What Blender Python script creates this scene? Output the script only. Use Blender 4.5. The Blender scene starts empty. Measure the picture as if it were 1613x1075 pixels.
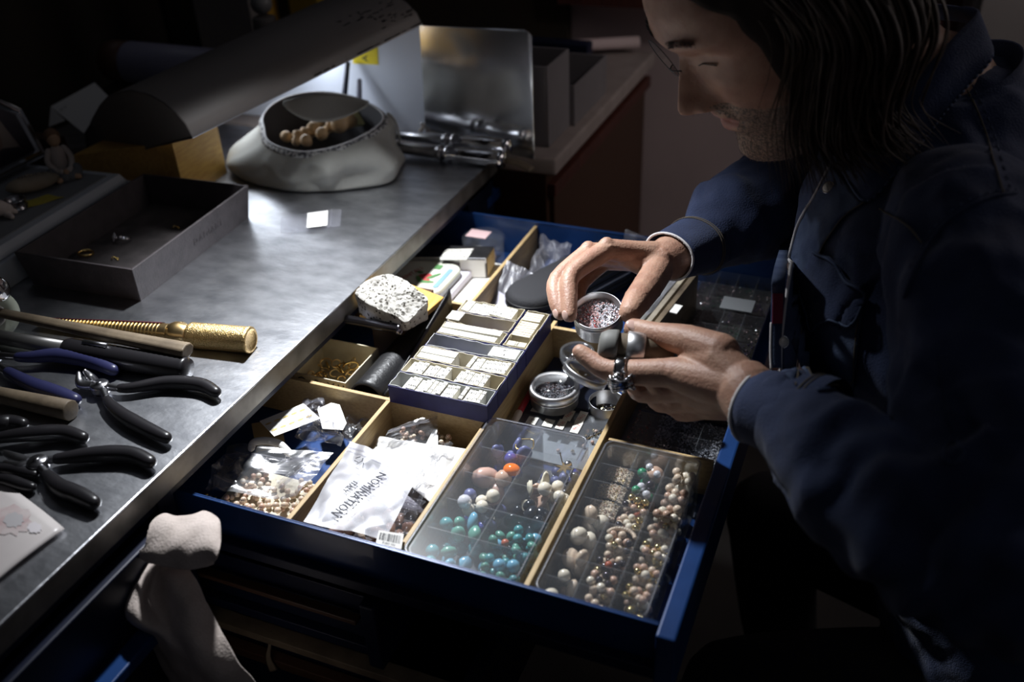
import bpy, bmesh, math, random
from mathutils import Vector, Matrix, Quaternion, noise
from mathutils.bvhtree import BVHTree
C = bpy.context.scene.collection
PI = math.pi
rnd = random.Random(7)

# ---------------------------------------------------------------- camera (bench top is z=0, its front edge is x=0, +y runs away along the edge)
CAM = Vector((0.55902, -0.64280, 0.55))
RX = Vector((0.92561, -0.17290, 0.33667)); RY = Vector((0.37628, 0.51601, -0.76951)); RZ = Vector((-0.04068, 0.83895, 0.54268))
R3 = Matrix((RX, RY, RZ))
FPX = 1498.0
cd = bpy.data.cameras.new('camera'); cam = bpy.data.objects.new('camera', cd); C.objects.link(cam)
cd.sensor_width = 36; cd.lens = 36*FPX/1613; cd.clip_start = 0.02; cd.clip_end = 30
m4 = R3.to_4x4(); m4.translation = CAM; cam.matrix_world = m4
cd.dof.use_dof = True; cd.dof.focus_distance = 0.98; cd.dof.aperture_fstop = 3.5
bpy.context.scene.camera = cam
# ---------------------------------------------------------------- world and lights
w = bpy.data.worlds.new('world'); bpy.context.scene.world = w; w.use_nodes = True
w.node_tree.nodes['Background'].inputs[0].default_value = (0.42, 0.42, 0.50, 1)
w.node_tree.nodes['Background'].inputs[1].default_value = 0.03
def spot(name, loc, aim, power, size, blend, rad, col):
    l = bpy.data.lights.new(name, 'SPOT'); o = bpy.data.objects.new(name, l); C.objects.link(o)
    l.energy = power; l.spot_size = math.radians(size); l.spot_blend = blend; l.shadow_soft_size = rad; l.color = col
    o.location = loc; o.rotation_euler = (Vector(aim)-Vector(loc)).to_track_quat('-Z', 'Y').to_euler(); return o
def area(name, loc, aim, power, sx, sy, col):
    l = bpy.data.lights.new(name, 'AREA'); o = bpy.data.objects.new(name, l); C.objects.link(o)
    l.shape = 'RECTANGLE'; l.size = sx; l.size_y = sy; l.energy = power; l.color = col
    o.location = loc; o.rotation_euler = (Vector(aim)-Vector(loc)).to_track_quat('-Z', 'Y').to_euler(); return o
spot('bench_spot', (-0.09, 0.31, 0.60), (0.085, 0.125, -0.03), 70.0, 79, 1.0, 0.025, (0.93, 0.96, 1.0))
area('cool_area_light', (-0.9, 0.9, 1.5), (0.3, 0.2, 0.1), 0.5, 1.0, 0.8, (0.80, 0.86, 1.0))  # unseen weak cool area light, high at the back left
area('room_fill', (1.3, -0.9, 1.7), (0.3, 0.3, 0.1), 0.65, 1.2, 1.2, (0.88, 0.91, 1.0))  # unseen fill for the man and the ambient level of the room
area('back_wall_fill', (1.5, 0.95, 0.75), (0.45, 1.20, 0.0), 3.0, 0.7, 0.7, (1.0, 0.90, 0.88))  # added area light to lift the back wall, no known lamp
spot('back_wall_fill_spot', (1.5, 0.35, 1.35), (0.42, 1.22, -0.12), 16.0, 50, 1.0, 0.08, (1.0, 0.90, 0.88))  # added unseen spot, only there to brighten the back wall
vs = bpy.context.scene.view_settings
vs.view_transform = 'Standard'; vs.look = 'None'; vs.exposure = 0.0; vs.gamma = 1.0; vs.use_curve_mapping = False

# ---------------------------------------------------------------- helpers
def ray(u, v):
    return R3 @ Vector(((u-806.5)/FPX, -(v-537.5)/FPX, -1.0))
def P(u, v, z=0.0):                     # where the sight line of a photo pixel meets the level z
    d = ray(u, v); return CAM + d*((z-CAM.z)/d.z)
def D(u, v, d):                         # point at a given distance in front of the camera
    return CAM + ray(u, v)*d
def V(*a): return Vector(a)
_roots = {}
def thing(name, label, cat, loc=(0,0,0), rz=0.0, group=None, rot=None):
    o = bpy.data.objects.new(name, None); C.objects.link(o); o.empty_display_size = 0.01
    o.location = loc; o.rotation_euler = rot if rot else (0,0,rz)
    o['label'] = label; o['category'] = cat
    if group: o['group'] = group
    mm = Matrix.Translation(Vector(loc)) @ o.rotation_euler.to_matrix().to_4x4()
    _roots[o.name] = mm
    return o
def tag(o, label, cat, group=None):
    o['label'] = label; o['category'] = cat
    if group: o['group'] = group
    return o
def finish(name, me, mat, parent=None, smooth=False, world=False, bev=0, solid=0, sub=0, seg=2, stuff=False, label=None, loc=None, rz=0):
    if mat: 
        me.materials.clear(); me.materials.append(mat)
    o = bpy.data.objects.new(name, me); C.objects.link(o)
    if parent:
        o.parent = parent
        if world:
            root = parent
            while root.parent: root = root.parent
            me.transform(_roots[root.name].inverted())
    if loc is not None: o.location = loc; o.rotation_euler = (0,0,rz)
    if smooth: me.shade_smooth()
    if solid:
        m = o.modifiers.new('solid', 'SOLIDIFY'); m.thickness = solid; m.offset = 0
    if bev:
        m = o.modifiers.new('bev', 'BEVEL'); m.width = bev; m.segments = seg; m.limit_method = 'ANGLE'; m.angle_limit = 0.6
    if sub:
        m = o.modifiers.new('sub', 'SUBSURF'); m.levels = sub; m.render_levels = sub
    if stuff: o['kind'] = 'stuff'
    if label: o['label'] = label
    return o
def build(name, bm, mat, parent=None, **k):
    me = bpy.data.meshes.new(name); bmesh.ops.recalc_face_normals(bm, faces=bm.faces[:]); bm.to_mesh(me); bm.free()
    return finish(name, me, mat, parent, **k)
def struct(name, bm, mat, **k):
    o = build(name, bm, mat, **k); o['kind'] = 'structure'; return o
def dup(root, loc, rz=None, label=None, group=None, rot=None):
    r = root.copy(); C.objects.link(r); r.location = loc
    if rz is not None: r.rotation_euler = (0,0,rz)
    if rot is not None: r.rotation_euler = rot
    if label: r['label'] = label
    if group: r['group'] = group
    for ch in list(root.children):
        c = ch.copy(); C.objects.link(c); c.parent = r
        for g in ch.children:
            d = g.copy(); C.objects.link(d); d.parent = c
    return r
def B(): return bmesh.new()
def frame(p, zdir, up=None):
    z = Vector(zdir).normalized(); up = Vector(up) if up else (Vector((0,0,1)) if abs(z.z) < .9 else Vector((1,0,0)))
    x = up.cross(z).normalized(); y = z.cross(x)
    m = Matrix((x, y, z)).transposed().to_4x4(); m.translation = Vector(p); return m
def Rz(a, p=(0,0,0)): return Matrix.Translation(Vector(p)) @ Matrix.Rotation(a, 4, 'Z')
def box(bm, lo, hi, M=None):
    vs_ = [Vector((x,y,z)) for z in (lo[2],hi[2]) for y in (lo[1],hi[1]) for x in (lo[0],hi[0])]
    if M: vs_ = [M @ v for v in vs_]
    v = [bm.verts.new(p) for p in vs_]
    for f in ((0,1,3,2),(4,6,7,5),(0,4,5,1),(2,3,7,6),(0,2,6,4),(1,5,7,3)): bm.faces.new([v[i] for i in f])
    return v
def prism(bm, pts, lo, hi, M=None, top_pts=None):
    tp = top_pts or pts; n = len(pts)
    a = [Vector((p[0],p[1],lo)) for p in pts]; b = [Vector((p[0],p[1],hi)) for p in tp]
    if M: a = [M @ p for p in a]; b = [M @ p for p in b]
    a = [bm.verts.new(p) for p in a]; b = [bm.verts.new(p) for p in b]
    bm.faces.new(a[::-1]); bm.faces.new(b)
    for i in range(n): bm.faces.new([a[i], a[(i+1)%n], b[(i+1)%n], b[i]])
def lathe(bm, prof, seg=32, M=None, a0=0, a1=2*PI):
    full = abs(a1-a0-2*PI) < 1e-4; n = seg if full else seg+1; rows = []
    for r, z in prof:
        row = []
        if r < 1e-6:
            p = Vector((0,0,z)); vv = bm.verts.new(M @ p if M else p); row = [vv]*n
        else:
            for i in range(n):
                a = a0+(a1-a0)*i/seg; p = Vector((r*math.cos(a), r*math.sin(a), z)); row.append(bm.verts.new(M @ p if M else p))
        rows.append(row)
    for q, s in zip(rows, rows[1:]):
        for i in range(seg):
            j = (i+1) % n; f = []
            for vv in (q[i], q[j], s[j], s[i]):
                if vv not in f: f.append(vv)
            if len(f) > 2:
                try: bm.faces.new(f)
                except ValueError: pass
def tube(bm, pts, rad, seg=8, caps=True, flat=1.0, up=None, roundcap=False):
    pts = [Vector(p) for p in pts]; n = len(pts)
    if not hasattr(rad, '__len__'): rad = [rad]*n
    rad = list(rad)
    if roundcap:
        t0 = (pts[0]-pts[1]).normalized(); t1 = (pts[-1]-pts[-2]).normalized(); r0, r1 = rad[0], rad[-1]
        A = [(pts[0]+t0*r0*math.sin(a), r0*math.cos(a)) for a in (1.45, 1.0, .5)]
        Z = [(pts[-1]+t1*r1*math.sin(a), r1*math.cos(a)) for a in (.5, 1.0, 1.45)]
        pts = [a[0] for a in A]+pts+[a[0] for a in Z]; rad = [a[1] for a in A]+rad+[a[1] for a in Z]; n = len(pts)
    rows = []; X = None
    for i in range(n):
        t = (pts[min(i+1,n-1)]-pts[max(i-1,0)]).normalized()
        if X is None:
            u_ = Vector(up) if up else (Vector((0,0,1)) if abs(t.z) < .9 else Vector((1,0,0)))
            X = u_.cross(t).normalized()
        X = (X - t*X.dot(t)).normalized(); Y = t.cross(X)
        rows.append([bm.verts.new(pts[i]+X*math.cos(2*PI*k/seg)*rad[i]+Y*math.sin(2*PI*k/seg)*rad[i]*flat) for k in range(seg)])
    for q, s in zip(rows, rows[1:]):
        for i in range(seg):
            bm.faces.new([q[i], q[(i+1)%seg], s[(i+1)%seg], s[i]])
    if caps: bm.faces.new(rows[0][::-1]); bm.faces.new(rows[-1])
def sheet(bm, fn, nu, nv):
    g = [[bm.verts.new(fn(i/nu, j/nv)) for j in range(nv+1)] for i in range(nu+1)]
    for i in range(nu):
        for j in range(nv): bm.faces.new([g[i][j], g[i+1][j], g[i+1][j+1], g[i][j+1]])
def ball(bm, c, r, sub=2, sc=(1,1,1), M=None):
    mm = Matrix.Translation(Vector(c)) @ (M.to_4x4() if M else Matrix.Identity(4)) @ Matrix.Diagonal((sc[0],sc[1],sc[2],1))
    bmesh.ops.create_icosphere(bm, subdivisions=sub, radius=r, matrix=mm)
def smoothpath(pts, n=6):
    pts = [Vector(p) for p in pts]; out = []
    for i in range(len(pts)-1):
        p0, p1, p2, p3 = pts[max(i-1,0)], pts[i], pts[i+1], pts[min(i+2,len(pts)-1)]
        for k in range(n):
            t = k/n; out.append(.5*((2*p1)+(p2-p0)*t+(2*p0-5*p1+4*p2-p3)*t*t+(3*p1-p0-3*p2+p3)*t**3))
    return out+[pts[-1]]
def interp(vals, m):
    out = []
    for i in range(m):
        t = i/(m-1)*(len(vals)-1); k = min(int(t), len(vals)-2); out.append(vals[k]+(vals[k+1]-vals[k])*(t-k))
    return out
def remesh(bm, vox, it=4, fac=.5):
    me = bpy.data.meshes.new('tmp'); bm.to_mesh(me); bm.free(); o = bpy.data.objects.new('tmp', me); C.objects.link(o)
    m = o.modifiers.new('r', 'REMESH'); m.mode = 'VOXEL'; m.voxel_size = vox; m.adaptivity = 0
    s = o.modifiers.new('s', 'SMOOTH'); s.iterations = it; s.factor = fac
    bpy.context.view_layer.update()
    dg = bpy.context.evaluated_depsgraph_get(); out = bpy.data.meshes.new_from_object(o.evaluated_get(dg))
    bpy.data.objects.remove(o); bpy.data.meshes.remove(me); return out
ORD = ['leftmost','second','third','fourth','fifth','sixth','seventh','eighth','ninth','tenth','eleventh','twelfth','thirteenth','fourteenth','fifteenth','sixteenth','seventeenth','eighteenth','nineteenth','twentieth']
def textmesh(s, size, M, ext=0.0, spacing=1.0, align='CENTER', bold=0.0):
    cu = bpy.data.curves.new('txt', 'FONT'); cu.body = s; cu.size = size; cu.extrude = ext; cu.align_x = align; cu.align_y = 'CENTER'; cu.space_character = spacing
    cu.resolution_u = 2; cu.offset = bold
    o = bpy.data.objects.new('txt', cu); C.objects.link(o); bpy.context.view_layer.update()
    dg = bpy.context.evaluated_depsgraph_get(); me = bpy.data.meshes.new_from_object(o.evaluated_get(dg))
    bpy.data.objects.remove(o); bpy.data.curves.remove(cu)
    me.transform(M); return me

# ---------------------------------------------------------------- materials
def mat(name, col, rough=.5, metal=0., col2=None, nscale=20., nlo=.35, nhi=.65, bump=0., bscale=80., coat=0., spec=.5, sheen=0., stretch=None, emit=None, ndetail=4., trans=0., ior=1.45, sss=0.):
    m = bpy.data.materials.new(name); m.use_nodes = True; nt = m.node_tree; b = nt.nodes['Principled BSDF']
    I = b.inputs
    I['Base Color'].default_value = (*col, 1); I['Roughness'].default_value = rough; I['Metallic'].default_value = metal
    I['Coat Weight'].default_value = coat; I['Specular IOR Level'].default_value = spec; I['Sheen Weight'].default_value = sheen
    I['Transmission Weight'].default_value = trans; I['IOR'].default_value = ior
    if sss: I['Subsurface Weight'].default_value = sss; I['Subsurface Radius'].default_value = (.9,.35,.2); I['Subsurface Scale'].default_value = .006
    if emit: I['Emission Color'].default_value = (*emit[0],1); I['Emission Strength'].default_value = emit[1]
    tc = nt.nodes.new('ShaderNodeTexCoord'); mp = nt.nodes.new('ShaderNodeMapping'); nt.links.new(tc.outputs['Object'], mp.inputs[0])
    if stretch: mp.inputs['Scale'].default_value = stretch
    if col2 is not None:
        n = nt.nodes.new('ShaderNodeTexNoise'); n.inputs['Scale'].default_value = nscale; n.inputs['Detail'].default_value = ndetail
        r = nt.nodes.new('ShaderNodeValToRGB'); r.color_ramp.elements[0].position = nlo; r.color_ramp.elements[1].position = nhi
        r.color_ramp.elements[0].color = (*col,1); r.color_ramp.elements[1].color = (*col2,1)
        nt.links.new(mp.outputs[0], n.inputs['Vector']); nt.links.new(n.outputs[0], r.inputs[0]); nt.links.new(r.outputs[0], I['Base Color'])
    if bump:
        n = nt.nodes.new('ShaderNodeTexNoise'); n.inputs['Scale'].default_value = bscale; n.inputs['Detail'].default_value = 3
        q = nt.nodes.new('ShaderNodeBump'); q.inputs['Strength'].default_value = bump; q.inputs['Distance'].default_value = .001
        nt.links.new(mp.outputs[0], n.inputs['Vector']); nt.links.new(n.outputs[0], q.inputs['Height']); nt.links.new(q.outputs[0], I['Normal'])
    return m
def clear(name, tint=(.9,.92,.95), gl=.12, rough=.08, haze=0., hcol=(.8,.82,.86), fr=.45):
    # thin clear plastic: light passes through, a sheen reflects off it
    m = bpy.data.materials.new(name); m.use_nodes = True; nt = m.node_tree; nt.nodes.clear()
    o = nt.nodes.new('ShaderNodeOutputMaterial'); t = nt.nodes.new('ShaderNodeBsdfTransparent'); g = nt.nodes.new('ShaderNodeBsdfGlossy')
    t.inputs[0].default_value = (*tint,1); g.inputs['Roughness'].default_value = rough; g.inputs['Color'].default_value = (1,1,1,1)
    lw = nt.nodes.new('ShaderNodeLayerWeight'); lw.inputs['Blend'].default_value = .35
    ma = nt.nodes.new('ShaderNodeMath'); ma.operation = 'MULTIPLY_ADD'; ma.inputs[1].default_value = fr; ma.inputs[2].default_value = gl; ma.use_clamp = True
    nt.links.new(lw.outputs['Fresnel'], ma.inputs[0])
    mx = nt.nodes.new('ShaderNodeMixShader'); nt.links.new(ma.outputs[0], mx.inputs[0]); nt.links.new(g.outputs[0], mx.inputs[2])
    if haze:
        d = nt.nodes.new('ShaderNodeBsdfDiffuse'); d.inputs[0].default_value = (*hcol,1)
        h = nt.nodes.new('ShaderNodeMixShader'); h.inputs[0].default_value = haze
        nt.links.new(t.outputs[0], h.inputs[1]); nt.links.new(d.outputs[0], h.inputs[2]); nt.links.new(h.outputs[0], mx.inputs[1])
    else: nt.links.new(t.outputs[0], mx.inputs[1])
    nt.links.new(mx.outputs[0], o.inputs[0]); return m
MT = dict(
 steel=mat('bench_steel', (.60,.61,.64), .34, 1., (.36,.37,.40), 28, .30, .70, .4, 60, stretch=(1,1.8,1), ndetail=12.),
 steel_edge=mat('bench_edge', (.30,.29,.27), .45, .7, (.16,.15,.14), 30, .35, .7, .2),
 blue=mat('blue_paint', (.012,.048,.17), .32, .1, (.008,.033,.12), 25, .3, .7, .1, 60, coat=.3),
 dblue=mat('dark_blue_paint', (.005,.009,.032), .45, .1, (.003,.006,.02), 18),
 wood=mat('pale_divider_wood', (.46,.33,.16), .55, 0, (.31,.205,.09), 35, .3, .75, .15, 120, stretch=(6,1,14)),
 honey=mat('honey_wood', (.62,.38,.10), .42, 0, (.46,.25,.055), 22, .3, .7, .1, 100, stretch=(10,1.2,10)),
 dwood=mat('dark_wood', (.055,.027,.015), .5, 0, (.05,.02,.01), 20, .3, .7, stretch=(1,8,8)),
 redwood=mat('red_brown_wood', (.09,.026,.018), .5, 0, (.05,.015,.011), 12, .3, .7, stretch=(8,8,1)),
 floorm=mat('floor_dark', (.03,.026,.024), .7, 0, (.015,.013,.012), 6),
 wallm=mat('plaster_rose', (.58,.46,.45), .85, 0, (.50,.40,.39), 4, bump=.1, bscale=40),
 wallg=mat('plaster_grey', (.22,.20,.19), .85, 0, (.17,.155,.15), 5),
 black=mat('black_plastic', (.008,.008,.009), .45),
 blackwall=mat('black_board', (.012,.011,.010), .8, 0, (.03,.02,.01), 3),
 hood=mat('cream_enamel', (.17,.152,.145), .6, 0, (.125,.115,.108), 6, .3, .7, .1, 60),
 white=mat('white_enamel', (.72,.77,.88), .5),
 chrome=mat('chrome', (.82,.82,.84), .10, 1.),
 dchrome=mat('worn_steel', (.48,.48,.50), .28, 1., (.3,.3,.32), 40),
 mirror=mat('polished_plate', (.88,.89,.91), .16, 1., (.55,.56,.58), 6, .35, .7, .12, 9),
 leather=mat('taupe_leather', (.062,.052,.056), .55, 0, (.045,.038,.041), 60, bump=.5, bscale=350),
 leather_in=mat('taupe_suede', (.085,.073,.074), .9, 0, (.055,.048,.048), 50, bump=.3, bscale=200),
 gold=mat('gold', (.83,.58,.22), .22, 1.),
 brass=mat('satin_brass', (.90,.66,.34), .30, 1., (.80,.56,.26), 40),
 rubber=mat('black_grip', (.014,.013,.015), .33, coat=.15),
 rubberblue=mat('navy_grip', (.022,.024,.075), .38, coat=.1),
 driftwood=mat('worn_wood', (.17,.13,.085), .6, 0, (.09,.066,.043), 18, .3, .7, .3, 90, stretch=(2,2,2)),
 paper=mat('paper_white', (.74,.73,.70), .8),
 cream=mat('cream_card', (.62,.57,.44), .8, 0, (.54,.48,.35), 60),
 card=mat('white_card', (.70,.68,.61), .75),
 ink=mat('ink', (.02,.02,.03), .7), redink=mat('red_ink', (.5,.06,.06), .7),
 boxblue=mat('ultramarine_card', (.010,.009,.075), .6, 0, (.018,.016,.11), 60),
 greycard=mat('grey_card', (.50,.51,.50), .8, 0, (.42,.43,.42), 50),
 canvas=mat('grey_canvas', (.36,.36,.335), .8, 0, (.30,.30,.28), 18, .3, .7, .5, 500),
 canvas_in=mat('dark_lining', (.07,.07,.08), .8),
 zip=mat('zip_tape', (.42,.42,.42), .6, 0, (.08,.08,.09), 220, .45, .55),
 ziprib=mat('zip_teeth', (.5,.5,.52), .4),
 clear=clear('clear_acrylic', (.95,.96,.97), .01, .12, .03, fr=.22),
 bag=clear('clear_bag', (.97,.97,.98), .0, .24, .04, fr=.26),
 bagw=clear('milky_bag', (.94,.94,.96), .0, .3, .11, (.45,.45,.50), fr=.14),
 lid=clear('scuffed_lid', (.95,.96,.97), .0, .28, .03, (.6,.64,.72), .13),
 part=clear('clear_partition', (.93,.94,.95), .0, .3, .05, fr=.08),
 lid2=clear('clear_lid', (.95,.96,.97), .0, .2, .0, fr=.10),
 bagp=clear('matte_bag', (.95,.95,.97), .0, .42, .30, (.42,.42,.46), fr=.05),
 glass=clear('tin_glass', (.93,.95,.96), .06, .04, .0),
 alu=mat('aluminium', (.66,.66,.67), .36, 1., (.58,.58,.59), 50),
 stone=mat('pale_lava_stone', (.47,.455,.42), .9, 0, (.28,.265,.24), 45, .4, .62, .8, 260),
 stoneside=mat('stone_side', (.42,.37,.28), .9, 0, (.30,.25,.18), 40, .3, .7, .8, 150),
 blackleather=mat('black_leather', (.012,.012,.013), .40, 0, bump=.5, bscale=260),
 blackcloth=mat('black_mesh_cloth', (.018,.018,.021), .8, 0, bump=.8, bscale=700),
 cloth=mat('towel', (.58,.50,.46), .95, 0, (.50,.43,.39), 60, bump=.7, bscale=420),
 skin=mat('skin', (.42,.25,.175), .52, 0, (.33,.175,.12), 55, .35, .65, .55, 420, sss=.10),
 nail=mat('nail', (.60,.40,.34), .3),
 hair=mat('hair', (.026,.014,.009), .60, 0, (.058,.033,.022), 60, .4, .7),
 hairbase=mat('hair_base', (.022,.014,.010), .8), beard=mat('stubble', (.20,.16,.13), .8),
 eye=mat('eyeball', (.55,.52,.5), .15), iris=mat('iris', (.03,.025,.02), .2), lip=mat('lip', (.42,.20,.16), .5),
 denim=mat('denim', (.009,.018,.058), .85, 0, (.024,.040,.104), 22, .32, .75, .9, 620, sheen=.1),
 denimlight=mat('faded_denim', (.066,.092,.16), .85, 0, (.018,.032,.085), 26, .35, .7, .6, 700),
 fray=mat('frayed_cotton', (.62,.60,.60), .95),
 thread=mat('tan_thread', (.11,.09,.065), .8),
 jeans=mat('black_jeans', (.010,.010,.013), .9),
 pearlsnap=mat('pearl_snap', (.72,.70,.62), .18, 0, coat=1.),
 yellow=mat('yellow_sticker', (.85,.68,.02), .6),
 orange=mat('orange_box', (.55,.30,.03), .6), 
 pearl=mat('pearl', (.66,.52,.39), .16, 0, coat=.8), pearlw=mat('white_pearl', (.74,.66,.53), .14, 0, coat=.8), pearlp=mat('rose_pearl', (.52,.34,.25), .18, 0, coat=.8),
 turq=mat('turquoise', (.07,.30,.32), .25, 0, (.045,.20,.22), 90, coat=.4), turqb=mat('sky_blue_stone', (.14,.36,.50), .22, coat=.5), turqg=mat('green_turquoise', (.09,.27,.21), .3, coat=.3),
 lapis=mat('lapis', (.04,.05,.30), .3, coat=.5), lapisd=mat('grey_lapis', (.10,.11,.24), .4), onyx=mat('onyx', (.008,.012,.018), .2, coat=.6),
 coral=mat('coral', (.42,.10,.05), .35, coat=.3), rose=mat('rose_quartz', (.55,.34,.27), .3, coat=.5), amber=mat('amber', (.75,.16,.01), .12, emit=None, coat=1.), green=mat('malachite', (.02,.22,.10), .3),
 quartz=mat('tan_grit', (.74,.62,.47), .5, 0, (.56,.45,.33), 200, bump=1., bscale=500),
 crystal=mat('cut_crystal', (.80,.79,.84), .06, .35), crystalp=mat('pink_crystal', (.72,.48,.46), .07, .35), crystalg=mat('gold_crystal', (.70,.55,.25), .1, .9),
 crystalr=mat('red_crystal', (.6,.12,.12), .1, .5), darkgem=mat('dark_gem', (.10,.09,.10), .1, .7),
 redpen=mat('red_pen', (.35,.02,.03), .3, coat=.3), peg=mat('pale_plastic', (.55,.48,.42), .4),
 sponge=mat('yellow_sponge', (.78,.75,.40), .9, bump=.6, bscale=200), knob=mat('turned_wood', (.62,.40,.20), .45, 0, (.70,.52,.32), 30),
 pebble=mat('pebble', (.36,.30,.22), .7, 0, (.25,.21,.15), 40), figure=mat('figure_cream', (.52,.46,.42), .7), figskin=mat('figure_skin', (.42,.28,.18), .7), fighair=mat('figure_hair', (.16,.09,.05), .7), figjean=mat('figure_blue', (.12,.13,.14), .7),
 greymach=mat('grey_case', (.40,.43,.47), .55), greytop=mat('grey_top', (.17,.18,.19), .6),
 lav=mat('lavender_plastic', (.22,.22,.30), .4), photo=mat('photo_print', (.20,.17,.15), .4), photod=mat('photo_dark', (.02,.018,.03), .4), photoskin=mat('photo_skin', (.16,.11,.09), .4), photohair=mat('photo_hair', (.05,.04,.06), .5),
 greybox=mat('grey_box', (.20,.185,.19), .7, 0, (.17,.155,.16), 8), pinkpaper=mat('pink_label', (.72,.50,.50), .8), yelstone=mat('yellow_cloth', (.40,.34,.05), .9),
 tinmint=mat('mint_tin', (.62,.66,.58), .35, 0, (.45,.40,.32), 9, .3, .7), tan=mat('tan_card', (.40,.28,.12), .7), goldprint=mat('gold_print', (.75,.58,.25), .3, .6),
 tape=mat('tape_roll', (.55,.60,.50), .3), redpaper=mat('red_print', (.60,.30,.30), .8), lea2=mat('grey_leather', (.15,.15,.14), .6),
)
# ================================================================ setting
bm = B(); box(bm, (-1.6,-1.6,-.87), (2.2,1.3,-.85)); struct('floor', bm, MT['floorm'])
bm = B(); box(bm, (-1.6,1.22,-.85), (2.2,1.26,1.7)); struct('wall_back', bm, MT['wallm'])
bm = B(); box(bm, (-1.16,-1.6,-.85), (-1.12,1.22,1.7)); struct('wall_left', bm, MT['blackwall'])
bm = B(); box(bm, (-1.1,1.195,-.85), (-.09,1.218,1.6)); struct('trim_1', bm, MT['blackwall'])
bm = B(); box(bm, (.6,1.205,-.85), (.625,1.218,.62)); struct('trim_2', bm, MT['redwood'])
bm = B(); box(bm, (.10,1.2,-.85), (2.0,1.218,-.70)); struct('baseboard_back', bm, MT['redwood'])
# cupboard at the right end of the back wall
t = thing('wall_cupboard', 'grey flat-fronted cupboard on the wall behind the seated man', 'cupboard', (.95,1.16,-.2))
bm = B(); box(bm, (.64,1.13,-.3), (1.5,1.2,.9)); build('cabinet_body', bm, MT['wallg'], t, world=True, bev=.002)
for x0, x1 in ((.65,1.06),(1.07,1.49)):
    bm = B(); box(bm, (x0,1.115,-.28), (x1,1.13,.88)); build('door', bm, MT['wallg'], t, world=True, bev=.002)

# ================================================================ workbench and its drawers
X0, XF = -.78, 0.0
YN, YE = -.72, .615
wb = thing('workbench', 'blue steel workbench with a scuffed grey metal top', 'workbench', (-.39,0,-.85))
bm = B(); box(bm, (X0,YN,-.003), (XF,YE,0)); build('worktop_sheet', bm, MT['steel'], wb, world=True, bev=.0012)
bm = B(); box(bm, (X0,YN,-.026), (XF-.001,YE-.001,-.003)); build('worktop_edge', bm, MT['steel_edge'], wb, world=True, bev=.001)
bm = B()
box(bm, (X0+.01,YN+.01,-.85), (X0+.03,YE-.01,-.026)); box(bm, (X0+.01,YE-.03,-.85), (-.01,YE-.01,-.026)); box(bm, (X0+.01,YN+.01,-.85), (-.01,YN+.03,-.026))
box(bm, (X0+.02,-.176,-.85), (-.004,-.156,-.026)); box(bm, (-.03,YN+.01,-.037), (-.006,YE-.01,-.026)); box(bm, (-.03,.515,-.85), (-.006,YE-.01,-.026))
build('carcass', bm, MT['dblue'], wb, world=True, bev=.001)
def drawer(x1, y0, y1, zt, zb, m, frontm, ft=.016, back=-.10, ledge=True, fz=0.0, lab=None):
    bm = B(); w_ = .0025
    box(bm, (back,y0,zb), (x1,y0+w_,zt)); box(bm, (back,y1-w_,zb), (x1,y1,zt)); box(bm, (back,y0,zb), (back+w_,y1,zt))
    box(bm, (back,y0-.001,zt-.003), (x1,y0+.003,zt)); box(bm, (back,y1-.003,zt-.003), (x1,y1+.001,zt))
    d = build('drawer', bm, m, wb, world=True, bev=.0008, label=lab)
    bm = B(); box(bm, (back,y0+w_,zb), (x1,y1-w_,zb+.002)); build('drawer_bottom', bm, m, d, world=True)
    if ledge:
        for s, y in ((-1,y0),(1,y1)):
            bm = B(); box(bm, (back,min(y,y+s*.010),zb+.004), (x1,max(y,y+s*.010),zb+.016)); build('runner', bm, MT['dblue'], d, world=True, bev=.001)
    bm = B(); box(bm, (x1,y0-.012,zb-.010), (x1+ft,y1+.012,zt+fz)); build('drawer_front', bm, frontm, d, world=True, bev=.002)
    return d
dr = drawer(.4535, -.142, .503, -.044, -.103, MT['blue'], MT['blue'], back=-.12)
def divider(lo, hi, nm='divider'):
    bm = B(); box(bm, lo, hi); build(nm, bm, MT['wood'], dr, world=True, bev=.0007)
DZ0, DZ1 = -.100, -.050
divider((-.10,.0575,DZ0), (.2165,.0625,DZ1)); divider((.1025,-.139,DZ0), (.1075,.0575,DZ1)); divider((.1025,.0625,DZ0), (.1075,.500,DZ1))
divider((.2165,-.139,DZ0), (.2215,.268,DZ1-.001)); divider((.336,-.139,DZ0), (.341,.250,DZ1-.001)); divider((-.10,.2655,DZ0), (.1025,.2705,DZ1))
divider((.2215,.250,DZ0), (.341,.2555,DZ1)); divider((.341,.078,DZ0), (.45,.082,DZ1-.006))
# the drawers underneath
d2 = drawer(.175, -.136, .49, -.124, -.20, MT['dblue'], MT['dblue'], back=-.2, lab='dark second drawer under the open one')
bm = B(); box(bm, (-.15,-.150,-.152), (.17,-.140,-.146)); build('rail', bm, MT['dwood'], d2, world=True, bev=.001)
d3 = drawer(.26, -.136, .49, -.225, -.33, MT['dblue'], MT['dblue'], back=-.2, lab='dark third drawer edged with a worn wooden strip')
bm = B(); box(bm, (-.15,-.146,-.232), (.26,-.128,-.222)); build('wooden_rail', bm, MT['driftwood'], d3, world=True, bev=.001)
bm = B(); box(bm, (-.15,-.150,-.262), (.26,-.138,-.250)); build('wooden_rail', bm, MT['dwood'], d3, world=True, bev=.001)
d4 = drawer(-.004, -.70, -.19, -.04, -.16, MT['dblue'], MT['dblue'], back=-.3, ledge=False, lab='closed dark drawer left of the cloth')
bm = B()
M_ = frame((.028,-.285,-.108), (0,1,0), (0,0,1))
prism(bm, [(-.010,-.004),(.010,-.006),(.012,.004),(-.008,.006)], -.075, .06, M_)
box(bm, (.008,-.236,-.116), (.036,-.226,-.098)); box(bm, (.008,-.352,-.116), (.036,-.342,-.098))
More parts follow.
